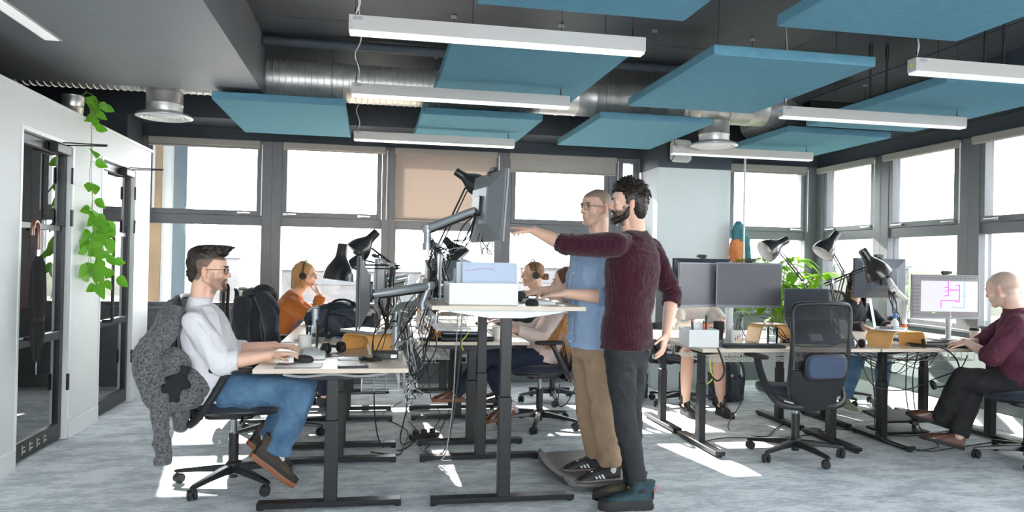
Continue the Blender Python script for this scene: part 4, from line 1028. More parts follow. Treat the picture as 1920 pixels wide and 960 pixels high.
def hue(skin, c, R, s, scalp=None, beard=None, bl=1.0, face=None):
    """true colours of the skin: lips, ears, stubble and shaved scalp"""
    c = V(c); Ri = R.inverted(); sk = V(skin)
    def f(p):
        q = Ri @ (p-c)/s; col = sk.copy(); col *= 1+.06*noise.noise(p*14)
        if (p-c).length > .17*s: return col
        x, y, z = q
        lip = math.exp(-((x/.022)**2+((z+.0575)/.010)**2)) if y > .080 else 0
        col = col.lerp(V((skin[0]*.85, skin[1]*.55, skin[2]*.5)), min(1, lip)*.7)
        if y > .088 and z > -.035 and z < 0: col = col.lerp(V((skin[0]*1.0, skin[1]*.8, skin[2]*.75)), .4)
        if abs(x) > .070 and y < .02: col = col.lerp(V((skin[0], skin[1]*.75, skin[2]*.7)), .5)
        if scalp is not None:
            line = .062 if y > .03 else .062-(.03-y)*1.6
            line = max(line, -.055)
            k = min(1, max(0, (z-line)/.010+.5));
            if abs(x) > .0725 and -.03 < y < .012 and z < .022: k = 0
            col = col.lerp(V(scalp[:3]), k*scalp[3])
        if beard is not None:
            k = 0
            lo = z < -.036 or (y < .04 and z < .0 and y > .0)
            if lo and y > .008 and y < .1 and z > -.125:
                k = min(1, (-.030-z)/.014) if y > .04 else min(1, (.0-z)/.02)
            if lip > .35: k *= .1
            if y > .075 and z > -.048 and abs(x) > .028: k *= .3
            if y > .088 and abs(x) < .012 and -.074 < z < -.066: k *= .3
            k = max(0, k)*min(1, max(0, (y-.008)/.02))*(.85+.3*noise.noise(p*120)); col = col.lerp(V(beard[:3]), max(0, min(1, k*beard[3])))
        return col
    return f
def shirt_arm(mb, sh, el, cuff, r=(.068, .054, .048), bl=.004):
    limb(mb, sh, el, r[0], r[1], bl); limb(mb, el, cuff, r[1], r[2], 0, flatend=True)
def ring_cuff(mb, a, b, r, w_=.018):
    a = V(a); b = V(b); d = (b-a).normalized(); mb.tube([b-d*w_, b-d*w_*.5, b, b+d*.002], [r, r+.006, r+.006, r-.004], 20)
def lerp(a, b, t): return V(a).lerp(V(b), t)
KS = {k: skinmat('skin_'+k, (.6, .4, .3)) for k in ('light',)}
def buttons(root, pts, m, r=.0045, n=None, d=(0, -1, 0)):
    for p in pts: MB().cyl(V(p), V(p)+V(d).normalized()*.003, r, n=10).build('button', m, root)
SKIN = (.80, .50, .37)

# ---------------- man in the burgundy sweater, standing, pointing at the raised monitor
def man_burgundy():
    r = thing('person', 'standing person with dark curly hair in burgundy sweater, arm stretched to the raised monitor', 'person', (1.47, 4.06, 0))
    hc = V((1.425, 4.05, 1.703)); R = head_R((-1, .16, .02), 0); s = 1.0
    Ls, Rs = V((1.325, 3.94, 1.47)), V((1.615, 4.19, 1.455)); Le, Lw, Lt = V((1.045, 3.99, 1.462)), V((.895, 4.11, 1.540)), V((.79, 4.25, 1.570))
    Re, Rw, Rt = V((1.742, 4.15, 1.20)), V((1.660, 4.03, .965)), V((1.61, 3.98, .82))
    lat = (.76, .65, -.03)
    T = [((1.43, 4.05, .885), lat, .158, .124), ((1.43, 4.05, .97), lat, .156, .120), ((1.435, 4.05, 1.08), lat, .145, .108), ((1.45, 4.055, 1.22), lat, .165, .118), ((1.465, 4.06, 1.35), lat, .184, .122), ((1.47, 4.065, 1.45), lat, .168, .105), ((1.478, 4.075, 1.515), lat, .098, .080), ((1.480, 4.08, 1.54), lat, .062, .062)]
    b = MB(); head(b, hc, R, s); neck(b, (1.478, 4.08, 1.46), hc, R, s, .92)
    secs(b, T, -.012)
    limb(b, Ls, Le, .048, .040); limb(b, Le, Lw, .041, .026, .004); limb(b, Rs, Re, .048, .040); limb(b, Re, Rw, .041, .027, .004)
    hand(b, Lw, Lt, (.15, -.2, -1), 1, .28, 1.0, point=True); hand(b, Rw, Rt, (-.9, .5, -.1), -1, .35)
    hips = (V((1.375, 4.00, .87)), V((1.485, 4.10, .87))); kn = (V((1.405, 3.985, .50)), V((1.490, 4.12, .50))); an = (V((1.497, 3.985, .092)), V((1.502, 4.135, .092)))
    for h, k, a in zip(hips, kn, an): limb(b, h, k, .07, .05); limb(b, k, a, .05, .036)
    o = organic(b, 'body', KS['light'], r, .0048, 2); paint(o, hue(SKIN, hc, R, s, beard=(.05, .03, .022, .97)))
    eyes(r, hc, R, s); hm = hairmat('dark_brown_hair', (.035, .022, .016), (.012, .008, .006)); brows(r, hc, R, s, hm)
    short_hair(r, hc, R, s, hm, top=.035, quiff=.025, seed=3, back=.038, n=900, tuft=.019, sides=1.12)
    bd = MB(); P = lambda x, y, z: hc+R @ V((x, y, z))
    for q in (-1, 1):
        bd.cap(P(q*.062, .006, -.030), P(q*.052, .020, -.068), .013, .017); bd.cap(P(q*.050, .022, -.070), P(q*.022, .074, -.098), .018, .020); bd.cap(P(q*.020, .086, -.046), P(q*.030, .076, -.070), .007, .010)
    bd.cap(P(-.016, .092, -.044), P(.016, .092, -.044), .0065, .0065); bd.ell(P(0, .078, -.094), (.028, .025, .020), R)
    bo = organic(bd, 'beard', hm, r, .0045, 1, lambda p: .003*noise.noise(p*110)+.0012*noise.noise(p*260))
    sw = MB(); secs(sw, T, .010); limb(sw, Ls, Le, .068, .056, .004); Lc = lerp(Le, Lw, .20); limb(sw, Le, Lc, .056, .049, flatend=True)
    limb(sw, Rs, Re, .066, .055, .004); Rc = lerp(Re, Rw, .28); limb(sw, Re, Rc, .058, .050, flatend=True)
    sw.cap(lerp(Ls, T[5][0], .1), T[5][0], .066, .08); sw.cap(lerp(Rs, T[5][0], .1), T[5][0], .064, .08)
    ring_cuff(sw, Le, Lc, .047); ring_cuff(sw, Re, Rc, .050); 
    # bunched sleeves
    for k in range(4): q = lerp(Ls, Le, .62+.12*k); sw.tube([q-(Le-Ls).normalized()*.01, q, q+(Le-Ls).normalized()*.01], [.052, .063, .052], 18)
    for k in range(4): q = lerp(Rs, Re, .55+.14*k); sw.tube([q-(Re-Rs).normalized()*.012, q, q+(Re-Rs).normalized()*.012], [.050, .066, .050], 18)
    sw.tube([(1.43, 4.05, .862), (1.43, 4.05, .905)], .001, 4)
    f1 = folds(.007, 8, 2, (1, 1, 1.6))
    ln = V(lat).normalized(); fw = V((0, 0, 1)).cross(ln)
    def w(p):
        rib = .0016*math.sin((p.dot(ln)+.35*p.dot(fw))*2*PI/.011) if p.z > .93 else .002*math.sin(p.dot(ln)*2*PI/.009)
        return f1(p)+rib - (.004 if p.z < .925 else 0)
    organic(sw, 'sweater', K['burgundy'], r, .0052, 2, w)
    sw = MB(); secs(sw, [((1.478, 4.076, 1.520), lat, .082, .078), ((1.477, 4.076, 1.538), lat, .078, .075), ((1.475, 4.075, 1.553), lat, .070, .066)]); organic(sw, 'neck_rib', K['burgundy'], r, .005, 1)
    t = MB(); trousers(t, (1.43, 4.05, .86), (1.43, 4.05, .96), lat, hips, kn, an, (.088, .062, .049), 0, seat=[((1.43, 4.05, .78), lat, .130, .10), ((1.43, 4.05, .86), lat, .148, .112), ((1.43, 4.05, .92), lat, .142, .104)])
    organic(t, 'jeans', K['blackdenim'], r, .007, 3, folds(.007, 9, 5, (1, 1, 1.3)))
    shoe(r, (1.565, 3.965, 0), (1.27, 3.985, 0), (0, 0, 1), .092, .30, 'hiking_shoe', K['hiker'], K['rubber'], 'boot', accent=K['laces'])
    shoe(r, (1.585, 4.14, 0), (1.30, 4.16, 0), (0, 0, 1), .092, .30, 'hiking_shoe', K['hiker2'], K['rubber'], 'boot', accent=K['laces'])
    MB().tube([(1.575, 3.965, .09), (1.59, 3.965, .115), (1.575, 3.965, .14)], .004, 6).build('pull_tab', K['orangetab'], r, label='orange heel tab')
def rib_mat(name, c1, c2):
    m = knit_mat(name, c1, c2, 300); return m
K['burgundy'] = rib_mat('burgundy_knit', (.062, .011, .024), (.028, .005, .012))
K['blackdenim'] = mat('black_denim', (.020, .023, .027), .8, nscale=14, namt=.35, bump=.3, bscale=500)
K['hiker'] = mat('dark_teal_hiking_upper', (.022, .085, .11), .7, nscale=22, col2=(.018, .03, .035), bump=.3, bscale=200)
K['hiker2'] = mat('olive_hiking_upper', (.10, .09, .05), .7, nscale=18, col2=(.04, .035, .03), bump=.3, bscale=200)
K['laces'] = mat('dark_laces', (.05, .05, .045), .8)
K['orangetab'] = mat('orange_tab', (.8, .16, .04), .6)
man_burgundy()

# ---------------- man in the pale blue shirt, standing at the raised desk
K['blueshirt'] = mat('pale_blue_cotton', (.36, .50, .72), .85, nscale=30, namt=.06, bump=.2, bscale=500)
K['chino'] = mat('tan_chino_cotton', (.42, .29, .19), .85, nscale=12, namt=.1, bump=.2, bscale=500)
K['denim'] = mat('blue_denim', (.12, .24, .38), .85, nscale=11, col2=(.045, .11, .21), bump=.35, bscale=450)
K['whiteshirt'] = mat('white_cotton', (.80, .79, .82), .85, bump=.2, bscale=500)
K['blacksuede'] = mat('black_leather_upper', (.02, .02, .022), .5)
K['gum'] = mat('grey_gum_sole', (.20, .17, .15), .6)
K['goldm'] = mat('thin_metal_frame', (.35, .30, .22), .3, .8)
def man_blue():
    r = thing('person', 'standing person with cropped hair in pale blue shirt and tan chinos', 'person', (1.39, 4.52, 0))
    hc = V((1.362, 4.47, 1.708)); R = head_R((-.90, -.40, -.03)); s = 1.03
    Ls, Rs = V((1.425, 4.335, 1.435)), V((1.335, 4.68, 1.435)); Le, Lw, Lt = V((1.375, 4.27, 1.165)), V((1.125, 4.27, 1.182)), V((.98, 4.30, 1.165))
    Re, Rw, Rt = V((1.30, 4.74, 1.18)), V((1.045, 4.61, 1.185)), V((.89, 4.55, 1.160))
    lat = (-.20, .98, 0)
    T = [((1.375, 4.50, .845), lat, .186, .150), ((1.375, 4.50, .93), lat, .178, .145), ((1.365, 4.5, 1.05), lat, .158, .132), ((1.365, 4.5, 1.20), lat, .165, .130), ((1.375, 4.505, 1.33), lat, .182, .126), ((1.385, 4.51, 1.43), lat, .165, .105), ((1.388, 4.51, 1.49), lat, .095, .075), ((1.388, 4.51, 1.51), lat, .060, .06)]
    b = MB(); head(b, hc, R, s, 1.05); neck(b, (1.390, 4.51, 1.45), hc, R, s, .90)
    secs(b, T[1:], -.015)
    limb(b, Ls, Le, .048, .040); limb(b, Le, Lw, .042, .027, .005); limb(b, Rs, Re, .048, .040); limb(b, Re, Rw, .042, .027, .005)
    hand(b, Lw, Lt, (0, 0, -1), -1, .22, 1.02); hand(b, Rw, Rt, (0, .1, -1), 1, .22, 1.02)
    hips = (V((1.375, 4.41, .86)), V((1.360, 4.60, .86))); kn = (V((1.405, 4.405, .49)), V((1.375, 4.62, .49))); an = (V((1.475, 4.425, .125)), V((1.455, 4.66, .125)))
    for h, k, a in zip(hips, kn, an): limb(b, h, k, .07, .05); limb(b, k, a, .05, .036)
    o = organic(b, 'body', KS['light'], r, .0048, 2); paint(o, hue((.82, .53, .40), hc, R, s, scalp=(.22, .17, .14, .8), beard=(.35, .24, .19, .35)))
    eyes(r, hc, R, s); brows(r, hc, R, s, hairmat('brown_hair', (.16, .10, .06), (.08, .05, .03))); glasses(r, hc, R, s, K['goldm'], 'lens')
    sh = MB(); secs(sh, T, .010); Lc, Rc = lerp(Le, Lw, .22), lerp(Re, Rw, .22)
    for a, e, c in ((Ls, Le, Lc), (Rs, Re, Rc)):
        limb(sh, a, e, .066, .060, .004); limb(sh, e, c, .062, .054, flatend=True); ring_cuff(sh, e, c, .054, .045); sh.cap(lerp(a, T[5][0], .1), T[5][0], .064, .08)
    organic(sh, 'shirt', K['blueshirt'], r, .0055, 2, folds(.010, 7, 11, (1, 1, .8)))
    co = MB(); secs(co, [((1.388, 4.508, 1.490), lat, .078, .070), ((1.388, 4.506, 1.515), lat, .072, .066), ((1.386, 4.504, 1.540), lat, .068, .063), ((1.386, 4.504, 1.545), lat, .060, .055)]); organic(co, 'collar', K['blueshirt'], r, .005, 1)
    # placket and buttons down the front
    fw = V((-.98, -.20, 0)); pts = [V(c)+fw*(hd+.0165) for c, l, hw, hd in [(t[0], t[1], t[2], t[3]) for t in T[:6]]]
    pts = smooth_path(pts, 4); sd = V((-.2, .98, 0))
    MB().sheet([[p-sd*.016, p, p+sd*.016] for p in pts], .004).build('placket', K['blueshirt'], r)
    for i in range(7): p = pts[2+int(i*(len(pts)-4)/6.5)]; MB().cyl(p+fw*.002, p+fw*.009, .0055, n=12).build('button', K['ceramic'], r)
    t = MB(); trousers(t, (1.375, 4.50, .85), (1.375, 4.50, .93), lat, hips, kn, an, (.100, .078, .068), 0, seat=[((1.37, 4.50, .77), lat, .150, .115), ((1.375, 4.50, .86), lat, .158, .122), ((1.375, 4.50, .90), lat, .150, .115)])
    organic(t, 'chinos', K['chino'], r, .007, 3, folds(.010, 7, 21, (1, 1, 1.1)))
    for y in (4.43, 4.665): MB().tube([(1.480, y, .06), (1.478, y, .14)], .040, 16).build('sock', K['whiteshirt'], r)
    shoe(r, (1.535, 4.43, .022), (1.255, 4.39, .022), (0, 0, 1), .088, .29, 'trainer', K['blacksuede'], K['gum'], stripes=K['whiteplastic'])
    shoe(r, (1.515, 4.665, .022), (1.235, 4.645, .022), (0, 0, 1), .088, .29, 'trainer', K['blacksuede'], K['gum'], stripes=K['whiteplastic'])
man_blue()

# ---------------- seated man in the white shirt
def man_white():
    r = thing('person', 'seated person with dark quiff and glasses in white shirt and blue jeans', 'person', (-.75, 4.62, 0))
    hc = V((-.930, 4.60, 1.278)); R = head_R((1, -.03, -.05)); s = 1.06
    Rs, Ls = V((-.965, 4.43, .985)), V((-.975, 4.77, .985)); Re, Rw, Rt = V((-.81, 4.385, .765)), V((-.545, 4.39, .812)), V((-.38, 4.385, .835))
    Le, Lw, Lt = V((-.845, 4.85, .775)), V((-.575, 4.75, .822)), V((-.43, 4.70, .835))
    lat = (0, 1, 0)
    T = [((-.86, 4.6, .53), lat, .165, .13), ((-.865, 4.6, .62), lat, .165, .135), ((-.885, 4.6, .72), lat, .160, .130), ((-.915, 4.6, .83), lat, .165, .130), ((-.950, 4.6, .93), lat, .180, .125), ((-.970, 4.6, 1.00), lat, .160, .105), ((-.982, 4.6, 1.055), lat, .09, .075), ((-.985, 4.6, 1.075), lat, .06, .06)]
    b = MB(); head(b, hc, R, s); neck(b, (-.98, 4.6, 1.02), hc, R, s, .84)
    secs(b, T, -.015)
    limb(b, Rs, Re, .048, .042); limb(b, Re, Rw, .044, .029, .005); limb(b, Ls, Le, .048, .042); limb(b, Le, Lw, .044, .029, .005)
    hand(b, Rw, Rt, (.15, 0, -1), -1, .40, 1.02); hand(b, Lw, Lt, (.1, -.1, -1), 1, .36, 1.02)
    hips = (V((-.80, 4.50, .595)), V((-.80, 4.70, .595))); kn = (V((-.385, 4.43, .595)), V((-.40, 4.74, .585))); an = (V((-.505, 4.44, .25)), V((-.60, 4.73, .27)))
    for h, k, a in zip(hips, kn, an): limb(b, h, k, .07, .05); limb(b, k, a, .05, .036)
    o = organic(b, 'body', KS['light'], r, .0048, 2); paint(o, hue((.84, .53, .39), hc, R, s, scalp=(.06, .042, .032, .85), beard=(.20, .11, .07, .72)))
    hm = hairmat('dark_brown_hair', None, None); eyes(r, hc, R, s, .001); brows(r, hc, R, s, hm)
    hh = MB(); P = lambda x, y, z: hc+R @ (V((x, y, z))*s)
    hh.ell(P(0, -.030, .076), (.073*s, .093*s, .064*s), R); hh.ell(P(0, .036, .106), (.056*s, .062*s, .034*s), R); hh.ell(P(0, -.058, .038), (.070*s, .066*s, .080*s), R); hh.ell(P(0, -.078, -.02), (.052*s, .036*s, .055*s), R)
    ho = organic(hh, 'hair', hm, r, .006, 1, lambda p: .004*noise.noise(p*60)+.002*noise.noise(p*150))
    tf = MB(); rnd = random.Random(4)
    for i in range(420):
        y = rnd.uniform(-.115, .095); x = rnd.uniform(-.055, .055); z = .128-.9*max(0, -y-.03)**1.2*3-(y > .06)*(y-.06)*.2; z = max(z, -.03) if y < -.05 else z
        bb = P(x*(1 if y > -.07 else .7), max(y, -.10), z-.012); L = .028*rnd.uniform(.5, 1.25)
        f_ = y > -.04; d = (R @ V((rnd.gauss(0, .25), .55, .75) if f_ else (rnd.gauss(0, .25), -.35, -.6 if y < -.08 else .1))).normalized(); L *= 1 if f_ else .55; k = bb+d*L; e = k+(R @ V((rnd.gauss(0, .3), .8, .1) if f_ else (rnd.gauss(0, .2), -.1, -1))).normalized()*L*.7
        tf.tube([bb, k, e], [.0045, .0032, .0005], 5)
    tf.build('hair_tufts', hm, ho)
    bd = MB(); bd.cap(P(-.018, .094, -.044), P(.018, .094, -.044), .0055, .0055); bd.ell(P(0, .082, -.094), (.026, .020, .020), R)
    for q in (-1, 1): bd.cap(P(q*.022, .088, -.048), P(q*.024, .080, -.085), .005, .009)
    organic(bd, 'beard', hairmat('auburn_beard', (.17, .085, .05), (.08, .04, .025)), r, .0045, 1, lambda p: .002*noise.noise(p*130))
    glasses(r, hc, R, s, K['black'], 'lens')
    sh = MB(); secs(sh, T, .012); Rc, Lc = lerp(Re, Rw, .32), lerp(Le, Lw, .30)
    for a, e, c in ((Rs, Re, Rc), (Ls, Le, Lc)):
        limb(sh, a, e, .070, .068, .006); limb(sh, e, c, .068, .058, flatend=True); ring_cuff(sh, e, c, .058, .05); sh.cap(lerp(a, T[5][0], .1), T[5][0], .066, .08)
    sh.cap((-.76, 4.52, .60), (-.74, 4.68, .60), .06, .06)
    organic(sh, 'shirt', K['whiteshirt'], r, .0055, 2, folds(.011, 7, 31, (1, 1, .9)))
    co = MB(); secs(co, [((-.984, 4.6, 1.055), lat, .080, .074), ((-.980, 4.6, 1.085), lat, .074, .070), ((-.974, 4.6, 1.118), lat, .069, .066), ((-.974, 4.6, 1.123), lat, .060, .056)]); organic(co, 'collar', K['whiteshirt'], r, .005, 1)
    buttons(r, [V(T[i][0])+V((T[i][3]+.014, 0, 0)) for i in (2, 3, 4)], K['ceramic'], d=(1, 0, 0))
    t = MB(); secs(t, [((-.90, 4.6, .56), lat, .15, .10), ((-.86, 4.6, .60), lat, .165, .11), ((-.78, 4.6, .60), lat, .17, .10)])
    for h, k, a in zip(hips, kn, an): limb(t, h, k, .098, .080, .004); limb(t, k, a, .080, .066, .008, flatend=True); ring_cuff(t, k, a, .064, .03)
    organic(t, 'jeans', K['denim'], r, .007, 3, folds(.010, 8, 41))
    for a in an: MB().cyl(a-V((0, 0, .05)), a+V((-.01, 0, .04)), .040, n=16).build('sock', K['whiteshirt'], r)
    shoe(r, (-.655, 4.43, .235), (-.42, 4.43, .050), (.6, 0, .78), .092, .30, 'suede_shoe', K['brownsuede'], K['tansole'], 'boot', accent=K['laces'])
    shoe(r, (-.72, 4.73, .235), (-.48, 4.74, .055), (.6, 0, .78), .092, .30, 'suede_shoe', K['brownsuede'], K['tansole'], 'boot', accent=K['laces'])
K['brownsuede'] = mat('dark_brown_suede', (.06, .042, .03), .8, nscale=20, namt=.3)
K['tansole'] = mat('tan_rubber_sole', (.26, .10, .05), .6)
man_white()

# ---------------- bald man at the right edge
K['maroon'] = mat('maroon_cotton', (.10, .020, .042), .85, nscale=20, namt=.2, bump=.2, bscale=400)
K['blackcloth'] = mat('black_cloth', (.018, .018, .02), .9, nscale=15, namt=.3, bump=.2, bscale=400)
K['brownleather'] = mat('brown_leather', (.10, .035, .02), .35, nscale=20, namt=.3, coat=.3)
K['rust'] = knit_mat('rust_orange_knit', (.62, .20, .045), (.45, .12, .02))
K['charcoal'] = knit_mat('charcoal_knit', (.05, .052, .055), (.02, .02, .022))
K['pinkshirt'] = mat('pale_pink_cotton', (.80, .62, .56), .85, bump=.2, bscale=400)
K['cream'] = mat('cream_cotton', (.75, .70, .64), .85, bump=.2, bscale=400)
K['navycloth'] = mat('navy_cloth', (.015, .022, .045), .9, nscale=15, namt=.3)
K['blackknit'] = knit_mat('dark_cable_knit', (.035, .038, .05), (.012, .013, .02))
def simple_person(label, loc, hc, fwd, s, T, arms, legs, top, bottom, skin, hue_kw, rt=(.062, .054, .045), rb=(.092, .070, .055), curl=.3, seed=1, cuffs=(.95, .95), topname='shirt', botname='trousers', barelegs=False, seatlat=None, nk=.92, vox=.0065, shorts=None):
    r = thing('person', label, 'person', loc); hc = V(hc); R = head_R(fwd); b = MB(); head(b, hc, R, s)
    nb = V(T[-1][0]); neck(b, nb-V((0, 0, .04)), hc, R, s, nk)
    secs(b, T, -.014)
    for (S_, E_, W_, Tp, pn, th) in arms: limb(b, S_, E_, .045, .038); limb(b, E_, W_, .040, .026, .004); hand(b, W_, Tp, pn, th, curl, .95)
    for h, k, a in legs: limb(b, h, k, .075, .052); limb(b, k, a, .054, .038, .010 if barelegs else 0)
    o = organic(b, 'body', KS['light'], r, vox, 2); paint(o, hue(skin, hc, R, s, **hue_kw)); eyes(r, hc, R, s)
    t = MB(); secs(t, T, .010)
    for i, (S_, E_, W_, Tp, pn, th) in enumerate(arms):
        S_, E_, W_ = V(S_), V(E_), V(W_); c = lerp(E_, W_, cuffs[i]); limb(t, S_, E_, rt[0], rt[1], .004); limb(t, E_, c, rt[1], rt[2], flatend=True); ring_cuff(t, E_, c, rt[2]); t.cap(lerp(S_, T[-3][0], .1), T[-3][0], rt[0], .075)
    organic(t, topname, K[top], r, .0075, 2, folds(.009, 8, seed))
    p = MB(); lat = seatlat or T[0][1]; secs(p, [(V(T[0][0])-V((0, 0, .03)), lat, .15, .11), (V(T[0][0])+V((0, 0, .02)), lat, T[0][2]-.002, T[0][3]-.002), (V(T[1][0])-V((0, 0, .03)), lat, T[1][2]-.012, T[1][3]-.012)])
    for h, k, a in legs:
        if shorts: kk = lerp(h, k, shorts); limb(p, h, kk, rb[0], rb[1]+.01, flatend=True)
        else: limb(p, h, k, rb[0], rb[1], .004); limb(p, k, a, rb[1], rb[2], .004, flatend=True)
    organic(p, botname, K[bottom], r, .009, 2, folds(.009, 8, seed+3))
    return r, hc, R, s
def bald():
    lat = (.74, .67, 0)
    T = [((4.62, 4.62, .55), lat, .17, .14), ((4.62, 4.63, .66), lat, .17, .14), ((4.63, 4.645, .80), lat, .175, .14), ((4.635, 4.66, .93), lat, .19, .135), ((4.635, 4.68, 1.01), lat, .17, .11), ((4.63, 4.69, 1.065), lat, .09, .08), ((4.625, 4.69, 1.09), lat, .06, .06)]
    arms = [((4.50, 4.54, .985), (4.36, 4.60, .755), (4.385, 4.86, .825), (4.33, 5.02, .80), (0, 0, -1), 1), ((4.745, 4.84, .985), (4.66, 5.02, .80), (4.50, 5.02, .82), (4.36, 5.06, .80), (0, 0, -1), -1)]
    legs = [((4.56, 4.56, .545), (4.30, 4.80, .575), (4.28, 5.00, .22)), ((4.68, 4.72, .545), (4.45, 4.86, .56), (4.32, 4.86, .14))]
    r, hc, R, s = simple_person('seated bald person in maroon shirt and black trousers typing at the right edge', (4.60, 4.68, 0), (4.565, 4.74, 1.235), (-.35, .90, -.30), 1.10, T, arms, legs, 'maroon', 'blackcloth', (.80, .54, .42), dict(scalp=(.42, .33, .28, .55), beard=(.4, .3, .25, .2)), rt=(.074, .068, .060), cuffs=(.25, .3), seed=51, rb=(.098, .078, .066))
    co = MB(); secs(co, [((4.628, 4.69, 1.06), lat, .082, .078), ((4.62, 4.695, 1.10), lat, .074, .072), ((4.62, 4.695, 1.105), lat, .064, .062)]); organic(co, 'collar', K['maroon'], r, .006, 1)
    brows(r, hc, R, s, hairmat('brown_hair', None, None))
    shoe(r, (4.335, 4.97, .165), (4.115, 5.14, .235), (.25, -.2, .95), .09, .30, 'leather_shoe', K['brownleather'], K['rubber'])
    shoe(r, (4.345, 4.85, .03), (4.07, 4.95, .10), (.3, 0, .95), .09, .30, 'leather_shoe', K['brownleather'], K['rubber'])
bald()
def bob_hair(root, c, R, s, m, L=.12, n=260, seed=1, inner=True, part=.0):
    """straight hair falling from the crown, face left free"""
    c = V(c); P = lambda x, y, z: c+R @ (V((x, y, z))*s); mb = MB(); rnd = random.Random(seed)
    mb.ell(P(0, -.020, .046), (.082*s, .098*s, .083*s), R, 24, 16); mb.ell(P(0, -.05, -.01), (.074*s, .066*s, .085*s), R, 20, 12)
    for q in (-1, 1): mb.ell(P(q*.070, -.020, -.01), (.018*s, .045*s, .075*s), R, 14, 10)
    o = organic(mb, 'hair', m, root, .007, 1, lambda p: .003*noise.noise(V((p.x*60, p.y*60, p.z*8))))
    t = MB()
    for i in range(n):
        a = rnd.uniform(-.35*PI, 1.35*PI)   # around the back: a=-90deg is front, skipped
        x, y = math.cos(a), math.sin(a)*-1
        if y > .45: continue
        a0 = P(x*.03, -.02+y*.03, .128); a1 = P(x*.084, -.02+y*.096, .06); a2 = P(x*.090, -.022+y*.10, -.03); a3 = P(x*(.086+rnd.gauss(0, .006)), -.024+y*.096, -.05-L*rnd.uniform(.6, 1))
        t.tube(smooth_path([a0, a1, a2, a3], 3), [.006*s]*8+[.004*s, .0015*s], 5)
    t.build('hair_locks', m, o); return o
def orange_woman():
    lat = (0, 1, 0)
    T = [((-.86, 7.1, .54), lat, .16, .12), ((-.84, 7.1, .64), lat, .14, .11), ((-.80, 7.1, .76), lat, .14, .105), ((-.755, 7.1, .88), lat, .16, .11), ((-.715, 7.1, .96), lat, .15, .095), ((-.69, 7.1, 1.02), lat, .08, .07), ((-.68, 7.1, 1.04), lat, .05, .05)]
    arms = [((-.725, 6.95, .95), (-.50, 6.90, .815), (-.455, 6.97, 1.02), (-.505, 7.03, 1.14), (-.9, .3, 0), 1), ((-.72, 7.25, .95), (-.50, 7.30, .82), (-.30, 7.22, .82), (-.15, 7.18, .80), (0, 0, -1), 1)]
    legs = [((-.82, 7.02, .55), (-.42, 7.0, .57), (-.40, 7.0, .12)), ((-.82, 7.18, .55), (-.42, 7.2, .57), (-.45, 7.2, .12))]
    r, hc, R, s = simple_person('seated person with blond bob, headset and glasses in rust orange jumper, hand at mouth', (-.75, 7.1, 0), (-.600, 7.1, 1.205), (1, -.12, -.06), .98, T, arms, legs, 'rust', 'navycloth', (.80, .50, .38), {}, seed=61, topname='jumper', rt=(.062, .056, .046))
    hm = hairmat('golden_blond_hair', (.62, .36, .14), (.40, .20, .07)); brows(r, hc, R, s, hm); bob_hair(r, hc, R, s, hm, .085, seed=5); headset(r, hc, R, s*1.08); glasses(r, hc, R, s, K['black'], 'lens')
    shoe(r, (-.47, 7.0, 0), (-.22, 7.0, 0), (0, 0, 1), .08, .26, 'shoe', K['blacksuede'], K['rubber']); shoe(r, (-.52, 7.2, 0), (-.27, 7.2, 0), (0, 0, 1), .08, .26, 'shoe', K['blacksuede'], K['rubber'])
orange_woman()
def bun_man():
    lat = (0, 1, 0)
    T = [((1.72, 7.1, .54), lat, .16, .13), ((1.70, 7.1, .66), lat, .155, .125), ((1.66, 7.1, .80), lat, .165, .125), ((1.62, 7.1, .92), lat, .175, .125), ((1.60, 7.1, 1.0), lat, .155, .10), ((1.585, 7.1, 1.05), lat, .085, .075), ((1.58, 7.1, 1.07), lat, .055, .055)]
    arms = [((1.60, 6.93, .98), (1.44, 6.86, .80), (1.20, 6.90, .82), (1.05, 6.92, .80), (0, 0, -1), -1), ((1.60, 7.27, .98), (1.44, 7.34, .80), (1.20, 7.28, .82), (1.05, 7.26, .80), (0, 0, -1), 1)]
    legs = [((1.66, 7.0, .55), (1.24, 7.0, .57), (1.22, 7.0, .12)), ((1.66, 7.2, .55), (1.24, 7.2, .57), (1.26, 7.2, .12))]
    r, hc, R, s = simple_person('seated person with brown hair in a bun and headset by the window, in dark knit', (1.62, 7.1, 0), (1.535, 7.1, 1.245), (-1, -.12, -.02), 1.05, T, arms, legs, 'charcoal', 'navycloth', (.78, .50, .38), dict(beard=(.3, .16, .08, .4)), seed=71, topname='jumper')
    hm = hairmat('chestnut_hair', (.30, .15, .06), (.16, .075, .03)); brows(r, hc, R, s, hm)
    h = MB(); P = lambda x, y, z: hc+R @ (V((x, y, z))*s)
    h.ell(P(0, -.022, .046), (.079*s, .095*s, .080*s), R); h.ell(P(0, -.06, .01), (.066*s, .052*s, .062*s), R)
    organic(h, 'hair', hm, r, .007, 1, lambda p: .003*noise.noise(V((p.x*12, p.y*70, p.z*70))))
    h = MB(); h.ell(P(0, -.128, -.02), (.03, .028, .03), R)
    for k in range(9): h.tube([P(.028*math.cos(t+k), -.128+.022*math.sin(t), -.02+.028*math.sin(t+k)) for t in [j*.5 for j in range(12)]], .004, 5)
    h.build('hair_bun', hm, r); headset(r, hc, R, s*1.06)
    co = MB(); secs(co, [((1.58, 7.1, 1.045), lat, .078, .072), ((1.575, 7.1, 1.10), lat, .068, .066), ((1.575, 7.1, 1.105), lat, .06, .058)]); organic(co, 'shirt_collar', K['whiteshirt'], r, .006, 1)
    for y in (7.0, 7.2): shoe(r, (1.30, y, 0), (1.02, y, 0), (0, 0, 1), .085, .28, 'shoe', K['blacksuede'], K['rubber'])
bun_man()
